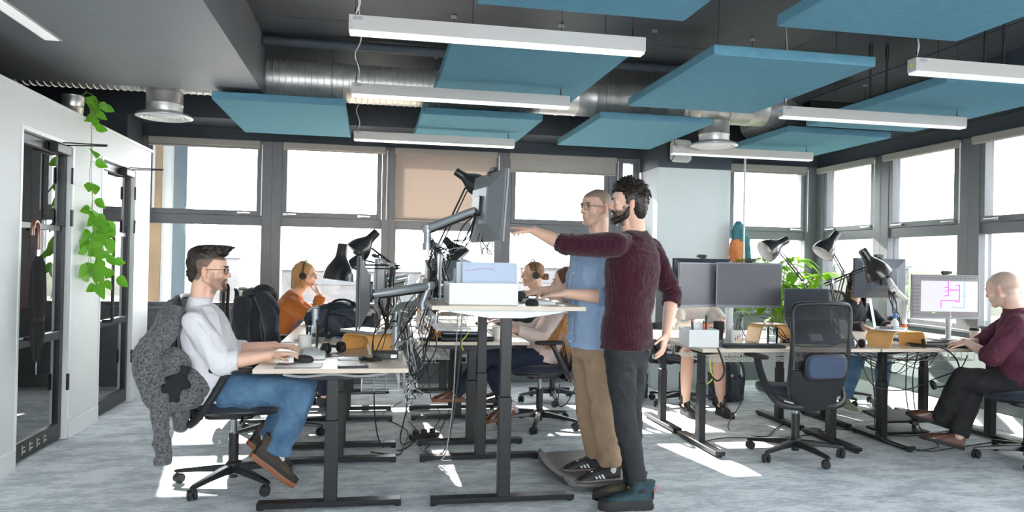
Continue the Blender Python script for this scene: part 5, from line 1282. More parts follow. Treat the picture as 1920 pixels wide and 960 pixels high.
def pink_woman():
    lat = (0, 1, 0)
    T = [((1.40, 6.08, .55), lat, .165, .13), ((1.42, 6.08, .65), lat, .15, .12), ((1.47, 6.08, .76), lat, .145, .115), ((1.53, 6.08, .88), lat, .16, .115), ((1.57, 6.08, .97), lat, .15, .095), ((1.585, 6.08, 1.03), lat, .08, .07), ((1.59, 6.08, 1.05), lat, .05, .05)]
    arms = [((1.555, 5.92, .95), (1.37, 5.88, .755), (1.14, 5.93, .812), (.99, 5.95, .80), (0, 0, -1), -1), ((1.555, 6.24, .95), (1.38, 6.30, .78), (1.14, 6.22, .82), (.99, 6.18, .80), (0, 0, -1), 1)]
    legs = [((1.36, 6.0, .565), (.92, 6.0, .58), (.68, 6.0, .29)), ((1.36, 6.18, .565), (.94, 6.18, .57), (1.13, 6.10, .17))]
    r, hc, R, s = simple_person('seated person with long ginger hair in pale pink shirt, below the raised desk', (1.45, 6.08, 0), (1.585, 6.08, 1.205), (-1, .10, -.05), .96, T, arms, legs, 'pinkshirt', 'navycloth', (.80, .52, .42), {}, seed=81, rt=(.060, .056, .046), cuffs=(.85, .85))
    hm = hairmat('dark_auburn_hair', (.20, .09, .045), (.10, .045, .02)); hg = hairmat('ginger_hair', (.58, .28, .08), (.36, .15, .035)); brows(r, hc, R, s, hm)
    bob_hair(r, hc, R, s, hm, .10, seed=8)
    t = MB(); rnd = random.Random(9)
    for i in range(90):
        a = V((1.60+rnd.gauss(0, .015), 5.985+rnd.gauss(0, .015), 1.13)); e = V((1.40+rnd.gauss(0, .03), 5.84+rnd.gauss(0, .015), .70+rnd.uniform(-.04, .05)))
        m1 = V((1.575+rnd.gauss(0, .012), 5.90+rnd.gauss(0, .012), .98)); m2 = V((1.50+rnd.gauss(0, .014), 5.83+rnd.gauss(0, .01), .83))
        t.tube(smooth_path([a, m1, m2, e], 4), [.004]*9+[.003, .002, .0015, .001], 5)
    for i in range(40):
        a = V((1.60, 5.99+rnd.gauss(0, .02), 1.1)); e = V((1.60+rnd.gauss(0, .05), 5.86, .60+rnd.uniform(-.04, .05)))
        t.tube(smooth_path([a, (1.62+rnd.gauss(0, .01), 5.90, .95), (1.60+rnd.gauss(0, .03), 5.86, .76), e], 4), [.0035]*9+[.003, .002, .0015, .001], 5)
    t.build('long_hair', hg, r)
    for k, (h, tp, u) in enumerate((((.76, 5.99, .23), (.51, 6.0, .235), (0, 0, 1)), ((1.19, 6.10, .10), (.96, 6.08, .035), (.2, 0, 1)))):
        shoe(r, h, tp, u, .085, .265, 'brown_shoe', K['brownleather'], K['tansole'], accent=K['edge'])
    for a in ((.70, 6.0, .30), (1.14, 6.10, .16)):
        so = MB().cyl(V(a)+V((.02, 0, .05)), V(a)-V((.0, 0, .05)), .040, n=16).build('sock', K['whiteshirt'], r)
        for k in range(3): MB().tube([V(a)+V((.01+.042*math.cos(t), .042*math.sin(t), .03-.025*k)) for t in [2*PI*j/14 for j in range(14)]], .003, 5, closed=True).build('sock_stripe', K['red'], so)
pink_woman()
def legs_woman():
    lat = (1, 0, 0)
    T = [((3.03, 6.88, .55), lat, .17, .13), ((3.03, 6.86, .66), lat, .15, .12), ((3.04, 6.82, .80), lat, .15, .115), ((3.05, 6.77, .92), lat, .165, .115), ((3.05, 6.73, 1.0), lat, .15, .095), ((3.05, 6.70, 1.05), lat, .08, .07), ((3.05, 6.68, 1.07), lat, .05, .05)]
    arms = [((2.89, 6.74, .97), (2.84, 6.58, .80), (3.02, 6.38, .83), (3.10, 6.30, .86), (.6, 0, -.8), -1), ((3.21, 6.74, .97), (3.30, 6.56, .80), (3.20, 6.36, .84), (3.12, 6.28, .88), (-.8, 0, -.5), 1)]
    legs = [((2.94, 6.80, .555), (2.845, 6.40, .56), (2.84, 6.42, .10)), ((3.12, 6.80, .555), (3.145, 6.40, .56), (3.17, 6.38, .10))]
    r, hc, R, s = simple_person('seated person in cream top with bare legs and black boots behind the grey screens', (3.04, 6.6, 0), (3.06, 6.62, 1.20), (.1, -1, -.25), .97, T, arms, legs, 'cream', 'blackcloth', (.66, .40, .30), {}, seed=91, barelegs=True, shorts=.72, botname='shorts')
    hm = hairmat('chestnut_hair', None, None); bob_hair(r, hc, R, s, hm, .30, seed=12); brows(r, hc, R, s, hm)
    for x, y in ((2.84, 6.43), (3.17, 6.39)):
        MB().tube([(x, y, .10), (x, y, .17), (x, y-.002, .185)], [.044, .046, .043], 18).build('sock', K['blackcloth'], r)
        shoe(r, (x, y+.055, 0), (x+.01, y-.20, 0), (0, 0, 1), .085, .26, 'boot', K['blackpatent'], K['rubber'], 'boot')
K['blackpatent'] = mat('black_patent_leather', (.015, .015, .017), .2, coat=.5)
legs_woman()
def dark_woman():
    lat = (1, 0, 0)
    T = [((4.76, 6.90, .55), lat, .17, .13), ((4.76, 6.88, .66), lat, .15, .12), ((4.76, 6.84, .80), lat, .15, .115), ((4.77, 6.80, .92), lat, .165, .115), ((4.77, 6.77, 1.0), lat, .15, .095), ((4.77, 6.75, 1.05), lat, .08, .07), ((4.77, 6.74, 1.07), lat, .05, .05)]
    arms = [((4.61, 6.78, .97), (4.52, 6.60, .79), (4.60, 6.36, .815), (4.64, 6.22, .80), (0, 0, -1), -1), ((4.93, 6.78, .97), (5.0, 6.58, .80), (4.88, 6.38, .815), (4.82, 6.24, .80), (0, 0, -1), 1)]
    legs = [((4.67, 6.80, .555), (4.60, 6.42, .56), (4.52, 6.50, .12)), ((4.85, 6.80, .555), (4.86, 6.40, .56), (4.86, 6.45, .12))]
    r, hc, R, s = simple_person('seated person with long dark hair in black knit behind the dark monitor back', (4.77, 6.8, 0), (4.77, 6.70, 1.225), (-.35, -1, -.15), .98, T, arms, legs, 'blackknit', 'denim', (.60, .38, .28), {}, seed=101, topname='jumper', botname='jeans')
    hm = hairmat('dark_brown_hair', None, None); bob_hair(r, hc, R, s, hm, .26, seed=15); brows(r, hc, R, s, hm); headset(r, hc, R, s*1.08)
    for x, y in ((4.52, 6.53), (4.86, 6.49)): shoe(r, (x, y+.05, 0), (x-.02, y-.22, 0), (0, 0, 1), .09, .28, 'trainer', K['greentrainer'], K['whiteplastic'], accent=K['whiteplastic'])
K['greentrainer'] = mat('olive_white_mesh_upper', (.45, .48, .36), .7, nscale=25, col2=(.16, .19, .08))
dark_woman()
# ================================================================ things on and around the desks
def T_(name, label, cat, loc, rz=0, group=None): return thing(name, label, cat, loc, rz, group)
LZ = .7753
def keyboard(c, rz, w, d, label, body, keys, name='keyboard'):
    r = T_(name, label, 'keyboard', c, rz); kw = dict(parent=r, world=False)
    MB().b2((-w/2, -d/2, 0), (w/2, d/2, .014)).build('key_tray', K[body], bev=.004, **kw)
    n = 15; rows = 5; k = MB(); pw = (w-.012)/n; pd = (d-.012)/rows
    for j in range(rows):
        i = 0
        while i < n:
            L = 5 if (j == 0 and i == 4) else 2 if (i == n-2 or (i == 0 and j in (1, 2))) else 1
            x0 = -w/2+.006+i*pw; y0 = -d/2+.006+j*pd; k.b2((x0+.0012, y0+.0012, .0138), (x0+pw*L-.0012, y0+pd-.0012, .020)); i += L
    k.build('keycaps', K[keys], smooth=False, **kw)
def mouse(c, rz, label, m='rubber'):
    r = T_('computer_mouse', label, 'mouse', c, rz); kw = dict(parent=r, world=False); mb = MB(); rings = []
    for z, k in ((0, .95), (.006, 1), (.018, .97), (.027, .82), (.034, .55), (.037, .18)):
        rings.append([(.031*k*math.cos(t)*(1+.08*math.sin(t)), .056*k*math.sin(t)-.006*(1-k), z) for t in [2*PI*i/24 for i in range(24)]])
    mb.loft(rings).build('shell', K[m], ang=60, **kw); MB().cyl((-.004, .026, .033), (.004, .026, .033), .008, n=14).build('scroll_wheel', K['silver'], **kw)
def tumbler(c, label, h=.13, r0=.036):
    r = T_('glass_tumbler', label, 'glass', c)
    MB().lathe([(.001, .0), (r0*.86, .0), (r0*.90, .02), (r0*.94, .06), (r0, h), (r0-.002, h), (r0*.94-.003, .06), (r0*.88-.003, .022), (.001, .014)], c, 28).build('glass_wall', K['tumbler'], r)
    MB().lathe([(.001, .015), (r0*.86-.003, .022), (r0*.93-.003, .06), (.001, .0605)], c, 24).build('water', glass_water, r)
glass_water = glass_mat('water', (.93, .97, .98), 1.2)
def mug(c, label, m='ceramic', h=.095, r0=.042, handle=0, name='mug'):
    r = T_(name, label, 'mug', c); c = V(c)
    MB().lathe([(.001, 0), (r0*.88, 0), (r0, .008), (r0, h), (r0-.004, h), (r0-.004, .008), (.001, .006)], c, 32).build('body', K[m], r)
    d = V((math.cos(handle), math.sin(handle), 0))
    MB().tube(smooth_path([c+d*(r0-.002)+V((0, 0, h*.82)), c+d*(r0+.026)+V((0, 0, h*.78)), c+d*(r0+.032)+V((0, 0, h*.5)), c+d*(r0+.02)+V((0, 0, h*.25)), c+d*(r0-.002)+V((0, 0, h*.2))], 4), .0055, 8).build('handle', K[m], r)
def plystand(c, rz, w, d, h, label):
    """bent plywood laptop riser: arch across local x"""
    r = T_('laptop_riser', label, 'laptop stand', c, rz); rr = .05; pts = []
    def arc(cx, cz, a0, a1, n=7): return [(cx+rr*math.cos(a0+(a1-a0)*i/n), cz+rr*math.sin(a0+(a1-a0)*i/n)) for i in range(n+1)]
    out = [(-w/2-.02, 0)]+arc(-w/2+rr+.005, h-rr, PI*.95, PI/2)+arc(w/2-rr-.005, h-rr, PI/2, PI*.05)+[(w/2+.02, 0)]
    def inn(p): return p
    t = .009; n = len(out); inner = []
    for i, (x, z) in enumerate(out):
        a = out[max(i-1, 0)]; b = out[min(i+1, n-1)]; dx, dz = b[0]-a[0], b[1]-a[1]; L = math.hypot(dx, dz); inner.append((x+dz/L*t, z-dx/L*t))
    inner[0] = (inner[0][0], 0); inner[-1] = (inner[-1][0], 0)
    mb = MB(); g = []
    vs_ = [(x, y, z) for y in (-d/2, d/2) for x, z in out+inner[::-1]]; m = 2*n
    mb.add(vs_, [(i, (i+1) % m, m+(i+1) % m, m+i) for i in range(m)])
    for k, off in ((0, 0), (m, m)):
        for i in range(n-1): mb.f.append((off+i, off+i+1, off+m-2-i, off+m-1-i))
    mb.build('ply_arch', K['ply'], r, world=False, bev=.0015, ang=30); return r
def laptop(c, rz, label, ang=105, body='alu', scr='screen', w=.31, d=.215, closed=False, tilt=0):
    r = thing('laptop', label, 'laptop', c, tilt=(tilt, 0, rz)); kw = dict(parent=r, world=False)
    MB().rbox((0, 0, .007), (w, d, .013), .012, 3).build('base', K[body], bev=.002, **kw)
    if closed:
        MB().rbox((0, 0, .0165), (w, d, .006), .012, 3).build('lid', K[body], bev=.002, **kw); return r
    k = MB(); pw = (w-.05)/13; 
    for j in range(5):
        for i in range(13): k.b2((-w/2+.025+i*pw+.001, -.015+j*.019, .0134), (-w/2+.025+(i+1)*pw-.001, -.015+j*.019+.0165, .0148))
    k.build('keycaps', K['blackplastic'], smooth=False, **kw)
    MB().b2((-.05, -.095, .0134), (.05, -.03, .0139)).build('trackpad', K['silver'], smooth=False, **kw)
    a = math.radians(ang); M = Matrix.Translation((0, d/2, .012)) @ Matrix.Rotation(-(a-PI), 4, 'X') @ Matrix.Rotation(PI, 4, 'X') 
    M = Matrix.Translation((0, d/2-.003, .014)) @ Matrix.Rotation(PI/2-(a-PI/2)*1.0-PI/2+PI/2, 4, 'X') if False else Matrix.Translation((0, d/2-.003, .014)) @ Matrix.Rotation(-(a-PI/2), 4, 'X')
    MB().b2((-w/2, 0, 0), (w/2, .006, d)).xf(M).build('lid', K[body], bev=.002, smooth=False, **kw)
    MB().b2((-w/2+.006, -.0012, .010), (w/2-.006, 0, d-.007)).xf(M).build('screen', K[scr], smooth=False, **kw)
    MB().cyl((-w*.35, d/2-.003, .012), (w*.35, d/2-.003, .012), .005, n=10).build('hinge', K['blackplastic'], **kw)
    return r
def headphones(c, rz, label, m='blackplastic', r_=.07, lie=True):
    r = T_('headphones', label, 'headset', c, rz); kw = dict(parent=r, world=False)
    MB().tube([(r_*math.cos(t), r_*1.15*math.sin(t)-.02, .022+.012*math.sin(t)) for t in [PI*i/16 for i in range(17)]], .005, 8, flat=1.8).build('headband', K['blackplastic'], **kw)
    for q in (-1, 1):
        MB().cyl((q*r_*.72, -.03, .033), (q*r_*1.02, -.03, .033), .033, n=24).build('ear_cup', K[m], bev=.005, **kw)
        MB().lathe([(.018, 0), (.033, .002), (.033, .014), (.018, .016)], (q*r_*.70, -.03, .033), 24, V((-q, 0, 0)).to_track_quat('Z', 'Y').to_matrix()).build('ear_pad', K['rubber'], **kw)
def coil(c, rx, ry, n, label, r=.0022, m='cable', seed=0, h=.03, cat='cable', group=None):
    rnd = random.Random(seed); pts = []
    for i in range(n*10):
        t = i/10*2*PI; k = 1+rnd.gauss(0, .12); pts.append((c[0]+rx*k*math.cos(t), c[1]+ry*k*math.sin(t), c[2]+r+abs(h*noise.noise(V((i*.23, seed, 0))))*1.5))
    o = MB().tube(smooth_path(pts, 2), r, 5).build('coiled_cable', K[m]); return tag(o, label, cat, group)
# --- near left desk
o = MB().b2((-.50, 4.11, LZ), (-.255, 4.31, LZ+.003)).build('mouse_mat', K['blackplastic'], bev=.0012); tag(o, 'thin dark mouse mat under the seated man\'s hand', 'mouse mat')
mouse((-.37, 4.385, LZ+.0), -PI/2, 'black mouse under the white-shirted man\'s hand')
keyboard((-.33, 4.66, LZ), -PI/2+.03, .40, .135, 'white keyboard under the white-shirted man\'s left hand', 'whiteplastic', 'paper')
ph = T_('mobile_phone', 'black mobile phone lying at the front of the near left desk', 'phone', (-.09, 4.15, LZ)); 
MB().rbox((-.09, 4.155, LZ+.0045), (.165, .078, .009), .012, 4, R=Matrix.Rotation(.08, 3, 'Z')).build('phone_case', K['blackplastic'], ph, bev=.002)
MB().rbox((-.09, 4.155, LZ+.0093), (.155, .070, .0008), .010, 4, R=Matrix.Rotation(.08, 3, 'Z')).build('phone_screen', K['screen'], ph)
MB().b2((-.07, 4.14, LZ+.0098), (-.03, 4.17, LZ+.0102)).build('phone_label', K['edge'], ph)
mug((-.41, 4.93, LZ), 'white mug behind the seated man\'s hands', handle=PI)
tumbler((-.375, 5.06, LZ), 'glass of water beside the white mug', .14, .043)
st = plystand((-.01, 4.88, LZ), -.85, .27, .22, .115, 'bent plywood riser on the near left desk under a laptop')
laptop((-.01, 4.90, LZ+.1155), -.75, 'silver laptop on the near left plywood riser', closed=True)
headphones((-.24, 4.80, LZ), .6, 'black headset lying against the near left riser')
pc = T_('mini_computer', 'small black mini computer at the near left desk edge', 'computer', (.09, 4.50, LZ))
MB().rbox((.09, 4.52, LZ+.020), (.15, .13, .036), .02, 4).build('case', K['blackplastic'], pc, bev=.004)
MB().b2((.12, 4.449, LZ+.008), (.155, 4.456, LZ+.028)).build('ports', K['silver'], pc, smooth=False)
tb = T_('tablet', 'silver tablet lying beside the mini computer', 'tablet', (-.10, 4.47, LZ)); MB().rbox((-.10, 4.47, LZ+.004), (.17, .10, .008), .01, 3).build('tablet_body', K['silver'], tb, bev=.002)
coil((.0, 4.38, LZ), .055, .03, 9, 'tangled black lead lying in front of the mini computer', seed=2, r=.0026)
coil((-.22, 4.60, LZ), .05, .05, 2, 'thin black lead looped near the phone', seed=6)
# --- second left desk
bag = T_('holdall_bag', 'dark blue holdall bag standing open on the second left desk', 'bag', (-0.220, 5.9, LZ))
bmb = MB(); bmb.cap((-0.380, 5.86, LZ+.115), (-0.040, 5.90, LZ+.115), .115, .115); bmb.box((-0.210, 5.88, LZ+.09), (.46, .24, .17)); bmb.ell((-0.210, 5.86, LZ+.19), (.2, .12, .07))
ob = organic(bmb, 'bag_body', K['bag'], bag, .008, 2, folds(.016, 9, 7))
MB().tube(smooth_path([(-0.330, 5.75, LZ+.03), (-0.320, 5.735, LZ+.15), (-0.280, 5.80, LZ+.26), (-0.180, 5.84, LZ+.27), (-0.120, 5.78, LZ+.22), (-0.100, 5.745, LZ+.10), (-0.100, 5.75, LZ+.02)], 5), .011, 8, flat=.35).build('carry_handle', K['bagstrap'], bag)
lb = MB(); lb.ell((-0.160, 5.80, LZ+.20), (.13, .05, .03)).ell((-0.040, 5.79, LZ+.18), (.07, .05, .035)); organic(lb, 'shirt_inside', K['cream'], bag, .008, 1, folds(.008, 20, 3), label='pale cloth spilling from the bag')
MB().rbox((-0.410, 5.78, LZ+.12), (.06, .05, .20), .02).build('side_bottle', K['tumblerbody'] if 'tumblerbody' in K else K['silver'], bag, bev=.01)
for i, (x, y, w_, l_, m, z, lab) in enumerate(((-.43, 5.53, .22, .17, 'paper', 0, 'spiral notebook left of the pair on the second left desk'), (-.17, 5.55, .21, .15, 'paper', 0, 'spiral notebook right of the pair, purple pen on it'))):
    nb = T_('notebook', lab, 'notebook', (x, y, LZ)); MB().b2((x-w_/2, y-l_/2, LZ), (x+w_/2, y+l_/2, LZ+.010)).build('pages', K[m], nb, bev=.001); MB().b2((x-w_/2-.002, y-l_/2-.002, LZ+.010), (x+w_/2, y+l_/2+.002, LZ+.012)).build('cover', K['paper'], nb)
    s_ = MB()
    for k in range(22): s_.tube([(x-w_/2+k*w_/21, y-l_/2-.004+.006*math.cos(t), LZ+.006+.007*math.sin(t)) for t in [2*PI*j/8 for j in range(8)]], .001, 4, closed=True)
    s_.build('wire_spine', K['red'], nb)
pn = T_('pen', 'purple pen on the right notebook', 'pen', (-.17, 5.55, LZ+.012)); MB().cyl((-.24, 5.53, LZ+.017), (-.12, 5.57, LZ+.017), .005, n=10).build('barrel', mat('purple_pen', (.12, .08, .35), .4), pn); MB().cyl((-.12, 5.57, LZ+.017), (-.105, 5.575, LZ+.017), .005, .001, n=10).build('tip', K['silver'], pn)
mouse((-.33, 5.66, LZ+.0), -PI/2, 'black mouse near the spiral notebooks')
laptop((.05, 5.56, LZ), -PI/2+.35, 'open laptop with dark screen on the second left desk', 118, 'alu')
plystand((-.08, 6.95, LZ), 0, .30, .2, .12, 'plywood riser on the window desk beside the woman in orange')
laptop((-.08, 6.95, LZ+.121), -PI/2, 'laptop on the riser beside the woman in orange', 110)
# --- raised desk
RZ = 1.1183
tr = T_('document_tray', 'white paper tray at the front of the raised standing desk', 'tray', (.615, 4.3, RZ))
x0, x1, y0, y1 = .425, .815, 4.145, 4.46
MB().b2((x0, y0, RZ), (x1, y0+.006, RZ+.122)).build('front_panel', K['whiteplastic'], tr, bev=.002); MB().b2((x0, y1-.006, RZ), (x1, y1, RZ+.122)).build('back_panel', K['whiteplastic'], tr, bev=.002)
MB().b2((x0, y0+.006, RZ), (x0+.006, y1-.006, RZ+.122)).build('side_panel', K['whiteplastic'], tr, bev=.002); MB().b2((x1-.006, y0+.006, RZ), (x1, y1-.006, RZ+.122)).build('side_panel', K['whiteplastic'], tr, bev=.002)
MB().b2((x0+.006, y0+.006, RZ), (x1-.006, y1-.006, RZ+.006)).build('tray_base', K['whiteplastic'], tr)
for q in (x0+.018, x1-.022): MB().b2((q, y0-.001, RZ+.062), (q+.006, y0, RZ+.085)).build('slot', K['silver'], tr, smooth=False)
rnd = random.Random(5)
for i in range(9):
    w_ = rnd.uniform(.285, .32); hh = rnd.uniform(.205, .240)-.002*i; yy = 4.17+i*.024; xx = .64+rnd.uniform(-.014, .022)
    p = MB(); g = [[(xx-w_/2+w_*j/6, yy+.010*math.sin(j+i)*(k/4)+.02*(k/4), RZ+.008+hh*k/4-(.035*(j/6)**4 if (k == 4 and i == 2) else 0)) for j in range(7)] for k in range(5)]
    p.sheet(g, .0012); o = p.build('paper_sheets', K['paperblue' if i != 3 else 'paper']); tag(o, 'pale blue-white drawing sheets standing in the paper tray', 'paper', 'drawing sheets in the tray')
    if i == 0:
        o['label'] = 'frontmost drawing sheet in the tray, with faint plan lines'
        del o['group']
        MB().b2((.56, yy-.002, RZ+.13), (.80, yy-.0008, RZ+.131)).build('drawn_line', K['cablegrey'], o)
        MB().tube([(.52, yy-.001+.01, RZ+.19), (.62, yy+.010, RZ+.205), (.67, yy+.012, RZ+.202), (.68, yy+.012, RZ+.19)], .0008, 4).build('drawn_line', K['red'], o)
keyboard((.98, 4.40, RZ), PI/2+.03, .40, .13, 'white keyboard under the hands of the man in the blue shirt', 'whiteplastic', 'paper')
mouse((.90, 4.16, RZ), .3, 'black mouse beside the white paper tray on the raised desk')
headphones((.90, 4.60, RZ), 1.2, 'black headphones lying on the raised desk')
tp = T_('tablet', 'pale tablet propped on the raised desk beside the paper tray', 'tablet', (.58, 4.62, RZ)); MB().box((.58, 4.62, RZ+.13), (.16, .009, .24), R=Matrix.Rotation(.35, 3, 'Y') @ Matrix.Rotation(-.25, 3, 'X')).build('tablet_body', K['alu'], tp, bev=.003)
MB().box((.58, 4.66, RZ+.04), (.10, .06, .08)).build('tablet_foot', K['alu'], tp, bev=.003)
# --- low desk seen through the raised desk
for i, (x, y, z, w_, l_, a, m, lab) in enumerate(((.70, 5.50, 0, .40, .16, .03, 'blackplastic', 'black padded laptop sleeve lowest on the low desk'), (.68, 5.52, .036, .34, .13, -.06, 'monbackdk', 'grey fabric pouch on the black laptop sleeve'))):
    sv = T_('laptop_sleeve', lab, 'laptop bag', (x, y, LZ+z)); MB().rbox((x, y, LZ+z+.018), (w_, l_, .034), .03, 4, R=Matrix.Rotation(a, 3, 'Z')).build('padded_case', K[m], sv, bev=.012, seg=3)
    MB().tube([(x-w_*.47, y-l_/2-.001, LZ+z+.020), (x+w_*.45, y-l_/2-.001+w_*a*.9, LZ+z+.020)], .0022, 5).build('zip', K['silver'], sv)
plystand((.55, 5.72, LZ), 1.2, .22, .16, .11, 'plywood riser behind the black laptop sleeves')
r = T_('plywood_bracket', 'curved plywood back piece standing at the low desk edge', 'laptop stand', (.42, 5.48, LZ))
MB().tube(smooth_path([(.32, 5.47, LZ+.235), (.37, 5.47, LZ+.19), (.44, 5.47, LZ+.125), (.475, 5.47, LZ+.08), (.478, 5.47, LZ)], 4), .045, 4, flat=.12, up=(0, 0, 1)).build('bent_ply', K['ply'], r)
mug((.945, 5.60, LZ), 'cream mug beside the long-haired woman\'s hands', 'ceramic', .09, .04, 1.2)
wt = T_('wire_letter_tray', 'silver wire letter tray on the low desk behind the raised desk legs', 'tray', (.62, 6.1, LZ))
wb = MB()
for lv in (0, .10, .20):
    for k in range(13): x = .45+k*.028; wb.tube([(x, 5.95, LZ+lv+.045), (x, 5.95, LZ+lv+.004), (x, 6.2, LZ+lv+.004), (x, 6.2, LZ+lv+.045)], .0017, 4)
    for y, z in ((5.95, .045), (6.2, .045), (5.95, .02), (6.03, .004), (6.12, .004)): wb.tube([(.45, y, LZ+lv+z), (.786, y, LZ+lv+z)], .002, 4)
for x in (.45, .786):
    for y in (5.95, 6.2): wb.tube([(x, y, LZ), (x, y, LZ+.25)], .0025, 5)
wb.build('wire_frame', K['alu'], wt)
keyboard((1.02, 6.07, LZ), PI/2, .36, .12, 'black keyboard under the hands of the long-haired woman', 'blackplastic', 'rubber')
keyboard((1.02, 7.08, LZ), PI/2, .36, .12, 'black keyboard in front of the man with a bun', 'blackplastic', 'rubber')
plystand((.72, 6.95, LZ), 0, .26, .18, .12, 'plywood riser on the far desk in front of the man with a bun')
# --- right bank
bx = T_('desk_organiser_box', 'white open box of pens at the left corner of the right desk', 'box', (2.37, 5.17, LZ)); Rb = Matrix.Rotation(-.12, 3, 'Z'); c0 = V((2.385, 5.18, LZ))
def bq(a, b, nm, m='whiteplastic'): MB().box(c0+Rb @ V(((a[0]+b[0])/2, (a[1]+b[1])/2, (a[2]+b[2])/2)), [abs(q-p) for p, q in zip(a, b)], R=Rb).build(nm, K[m], bx, bev=.0015)
bq((-.11, -.13, 0), (.11, -.125, .125), 'front_panel'); bq((-.11, .125, 0), (.11, .13, .125), 'back_panel'); bq((-.11, -.125, 0), (-.105, .125, .125), 'side_panel'); bq((.105, -.125, 0), (.11, .125, .125), 'side_panel'); bq((-.105, -.125, 0), (.105, .125, .005), 'tray_base')
for i, (x, y, m, L, lab) in enumerate(((-.05, -.05, 'blackplastic', .17, 'black marker with a red tip leaning in the white box'), (.03, -.04, 'orangetab', .155, 'orange pen in the white box'), (.06, .03, 'blackplastic', .19, 'tall black pen at the right of the white box'))):
    p = T_('marker_pen', lab, 'pen', c0+Rb @ V((x, y, .006))); b0 = c0+Rb @ V((x, y, .008)); e0 = b0+V((.012*(i-1), .01, L))
    MB().cyl(b0, e0, .0085, n=12).build('barrel', K[m], p); MB().cyl(e0, e0+(e0-b0).normalized()*.02, .009, .006, n=12).build('pen_cap', K['red' if i == 0 else 'blackplastic'], p)
cd_ = T_('folded_card', 'white folded card standing in the white box', 'card', c0+V((0, .0, .006))); MB().box(c0+V((-.01, .02, .09)), (.09, .003, .16), R=Rb @ Matrix.Rotation(.12, 3, 'Y')).build('card_leaf', K['paper'], cd_)
cp = T_('baseball_cap', 'black cap lying behind the white box', 'cap', (2.56, 5.45, LZ)); hb_ = MB(); hb_.ell((2.60, 5.46, LZ+.05), (.09, .10, .075)); hb_.box((2.50, 5.44, LZ+.12), (.10, .12, .012), R=Matrix.Rotation(.5, 3, 'Y')); 
q = MB().lathe([(.001, .11), (.05, .10), (.085, .06), (.09, .0), (.087, .0), (.001, .02)], (2.60, 5.45, LZ), 24).build('crown', K['blackcloth'], cp); MB().rbox((2.50, 5.42, LZ+.03), (.09, .13, .006), .04, 4, R=Matrix.Rotation(.35, 3, 'Y')).build('peak', K['blackcloth'], cp)
cn = T_('printed_mug', 'white mug with orange and purple pattern by the long keyboard', 'mug', (2.705, 5.22, LZ))
MB().lathe([(.001, 0), (.040, 0), (.042, .005), (.043, .105), (.039, .105), (.038, .006), (.001, .005)], (2.705, 5.22, LZ), 32).build('body', K['ceramic'], cn)
for k, (a, z, r1, m) in enumerate(((-1.75, .055, .020, 'orangetab'), (-1.35, .07, .016, 'purple'), (-1.6, .03, .015, 'yellow'), (-2.1, .045, .014, 'purple'), (-1.2, .035, .012, 'orangetab'), (-1.9, .08, .010, 'yellow'))):
    K.setdefault('purple', mat('purple_print', (.28, .10, .45), .4)); pts = []
    g = [[(2.705+.0437*math.cos(a+(i-3)*r1*8/3/1.2*math.cos(0)*.9*math.sqrt(max(0, 1-((j-3)/3)**2))), 5.22+.0437*math.sin(a+(i-3)*r1*8/3/1.2*.9*math.sqrt(max(0, 1-((j-3)/3)**2))), LZ+z+(j-3)/3*r1) for i in range(7)] for j in range(7)]
    MB().sheet(g, .0004).build('printed_blot', K[m], cn)
MB().tube(smooth_path([(2.747, 5.22, LZ+.085), (2.772, 5.21, LZ+.08), (2.775, 5.21, LZ+.045), (2.745, 5.22, LZ+.02)], 4), .005, 8).build('handle', K['ceramic'], cn)
tumbler((3.015, 5.24, LZ), 'glass of water behind the long black keyboard', .125, .045)
keyboard((2.75, 5.06, LZ), -.06, .46, .14, 'long black keyboard on the right desk behind the empty chair', 'blackplastic', 'rubber')
laptop((3.28, 5.13, LZ+.105), -.05, 'dark laptop raised on the right desk beside the grey screens', 140, 'monbackdk', 'darkscreen', .37, .235, tilt=.78)
rs = T_('laptop_riser', 'dark metal riser under the dark laptop', 'laptop stand', (3.33, 5.16, LZ)); rsm = MB()
MB().box((3.28, 5.13, LZ+.004), (.26, .20, .006)).build('riser_base', K['blacksteel'], rs, bev=.002)
for q in (-.1, .1): MB().box((3.28+q, 5.17, LZ+.06), (.02, .012, .11)).build('riser_post', K['blacksteel'], rs, bev=.002)
plystand((3.12, 5.46, LZ), .1, .30, .18, .14, 'plywood riser behind the grey screens on the right bank')
mg = T_('tall_black_cup', 'tall black cup behind the grey screens', 'cup', (2.87, 5.35, LZ)); MB().lathe([(.001, 0), (.034, 0), (.045, .15), (.042, .15), (.031, .006), (.001, .006)], (2.70, 5.50, LZ), 28).build('cup_wall', K['rubber'], mg)
mouse((3.50, 5.22, LZ), .2, 'black mouse right of the dark raised laptop')
hp = headphones((3.56, 5.02, LZ), .2, 'black and silver headphones at the seam of the right desks', 'alu', .062)
plystand((3.98, 5.12, LZ), .22, .36, .24, .12, 'large bent plywood riser near the bald man')
laptop((3.96, 5.15, LZ+.1215), .9, 'open silver laptop with pale screen on the large riser', 100, 'alu', 'litgrey', .31, .22)
laptop((4.44, 5.42, LZ), -.05, 'closed dark blue laptop beneath the pipe drawing monitor', 0, 'monbackdk', closed=True, w=.36, d=.24)
keyboard((4.30, 5.06, LZ), -.35, .42, .13, 'black keyboard under the bald man\'s hands', 'blackplastic', 'rubber')
mt = T_('tilted_tablet', 'white tablet leaning by the large plywood riser', 'tablet', (3.76, 5.42, LZ)); MB().box((3.76, 5.42, LZ+.09), (.008, .15, .21), R=Matrix.Rotation(-.6, 3, 'Y')).build('tablet_body', K['whiteplastic'], mt, bev=.003)
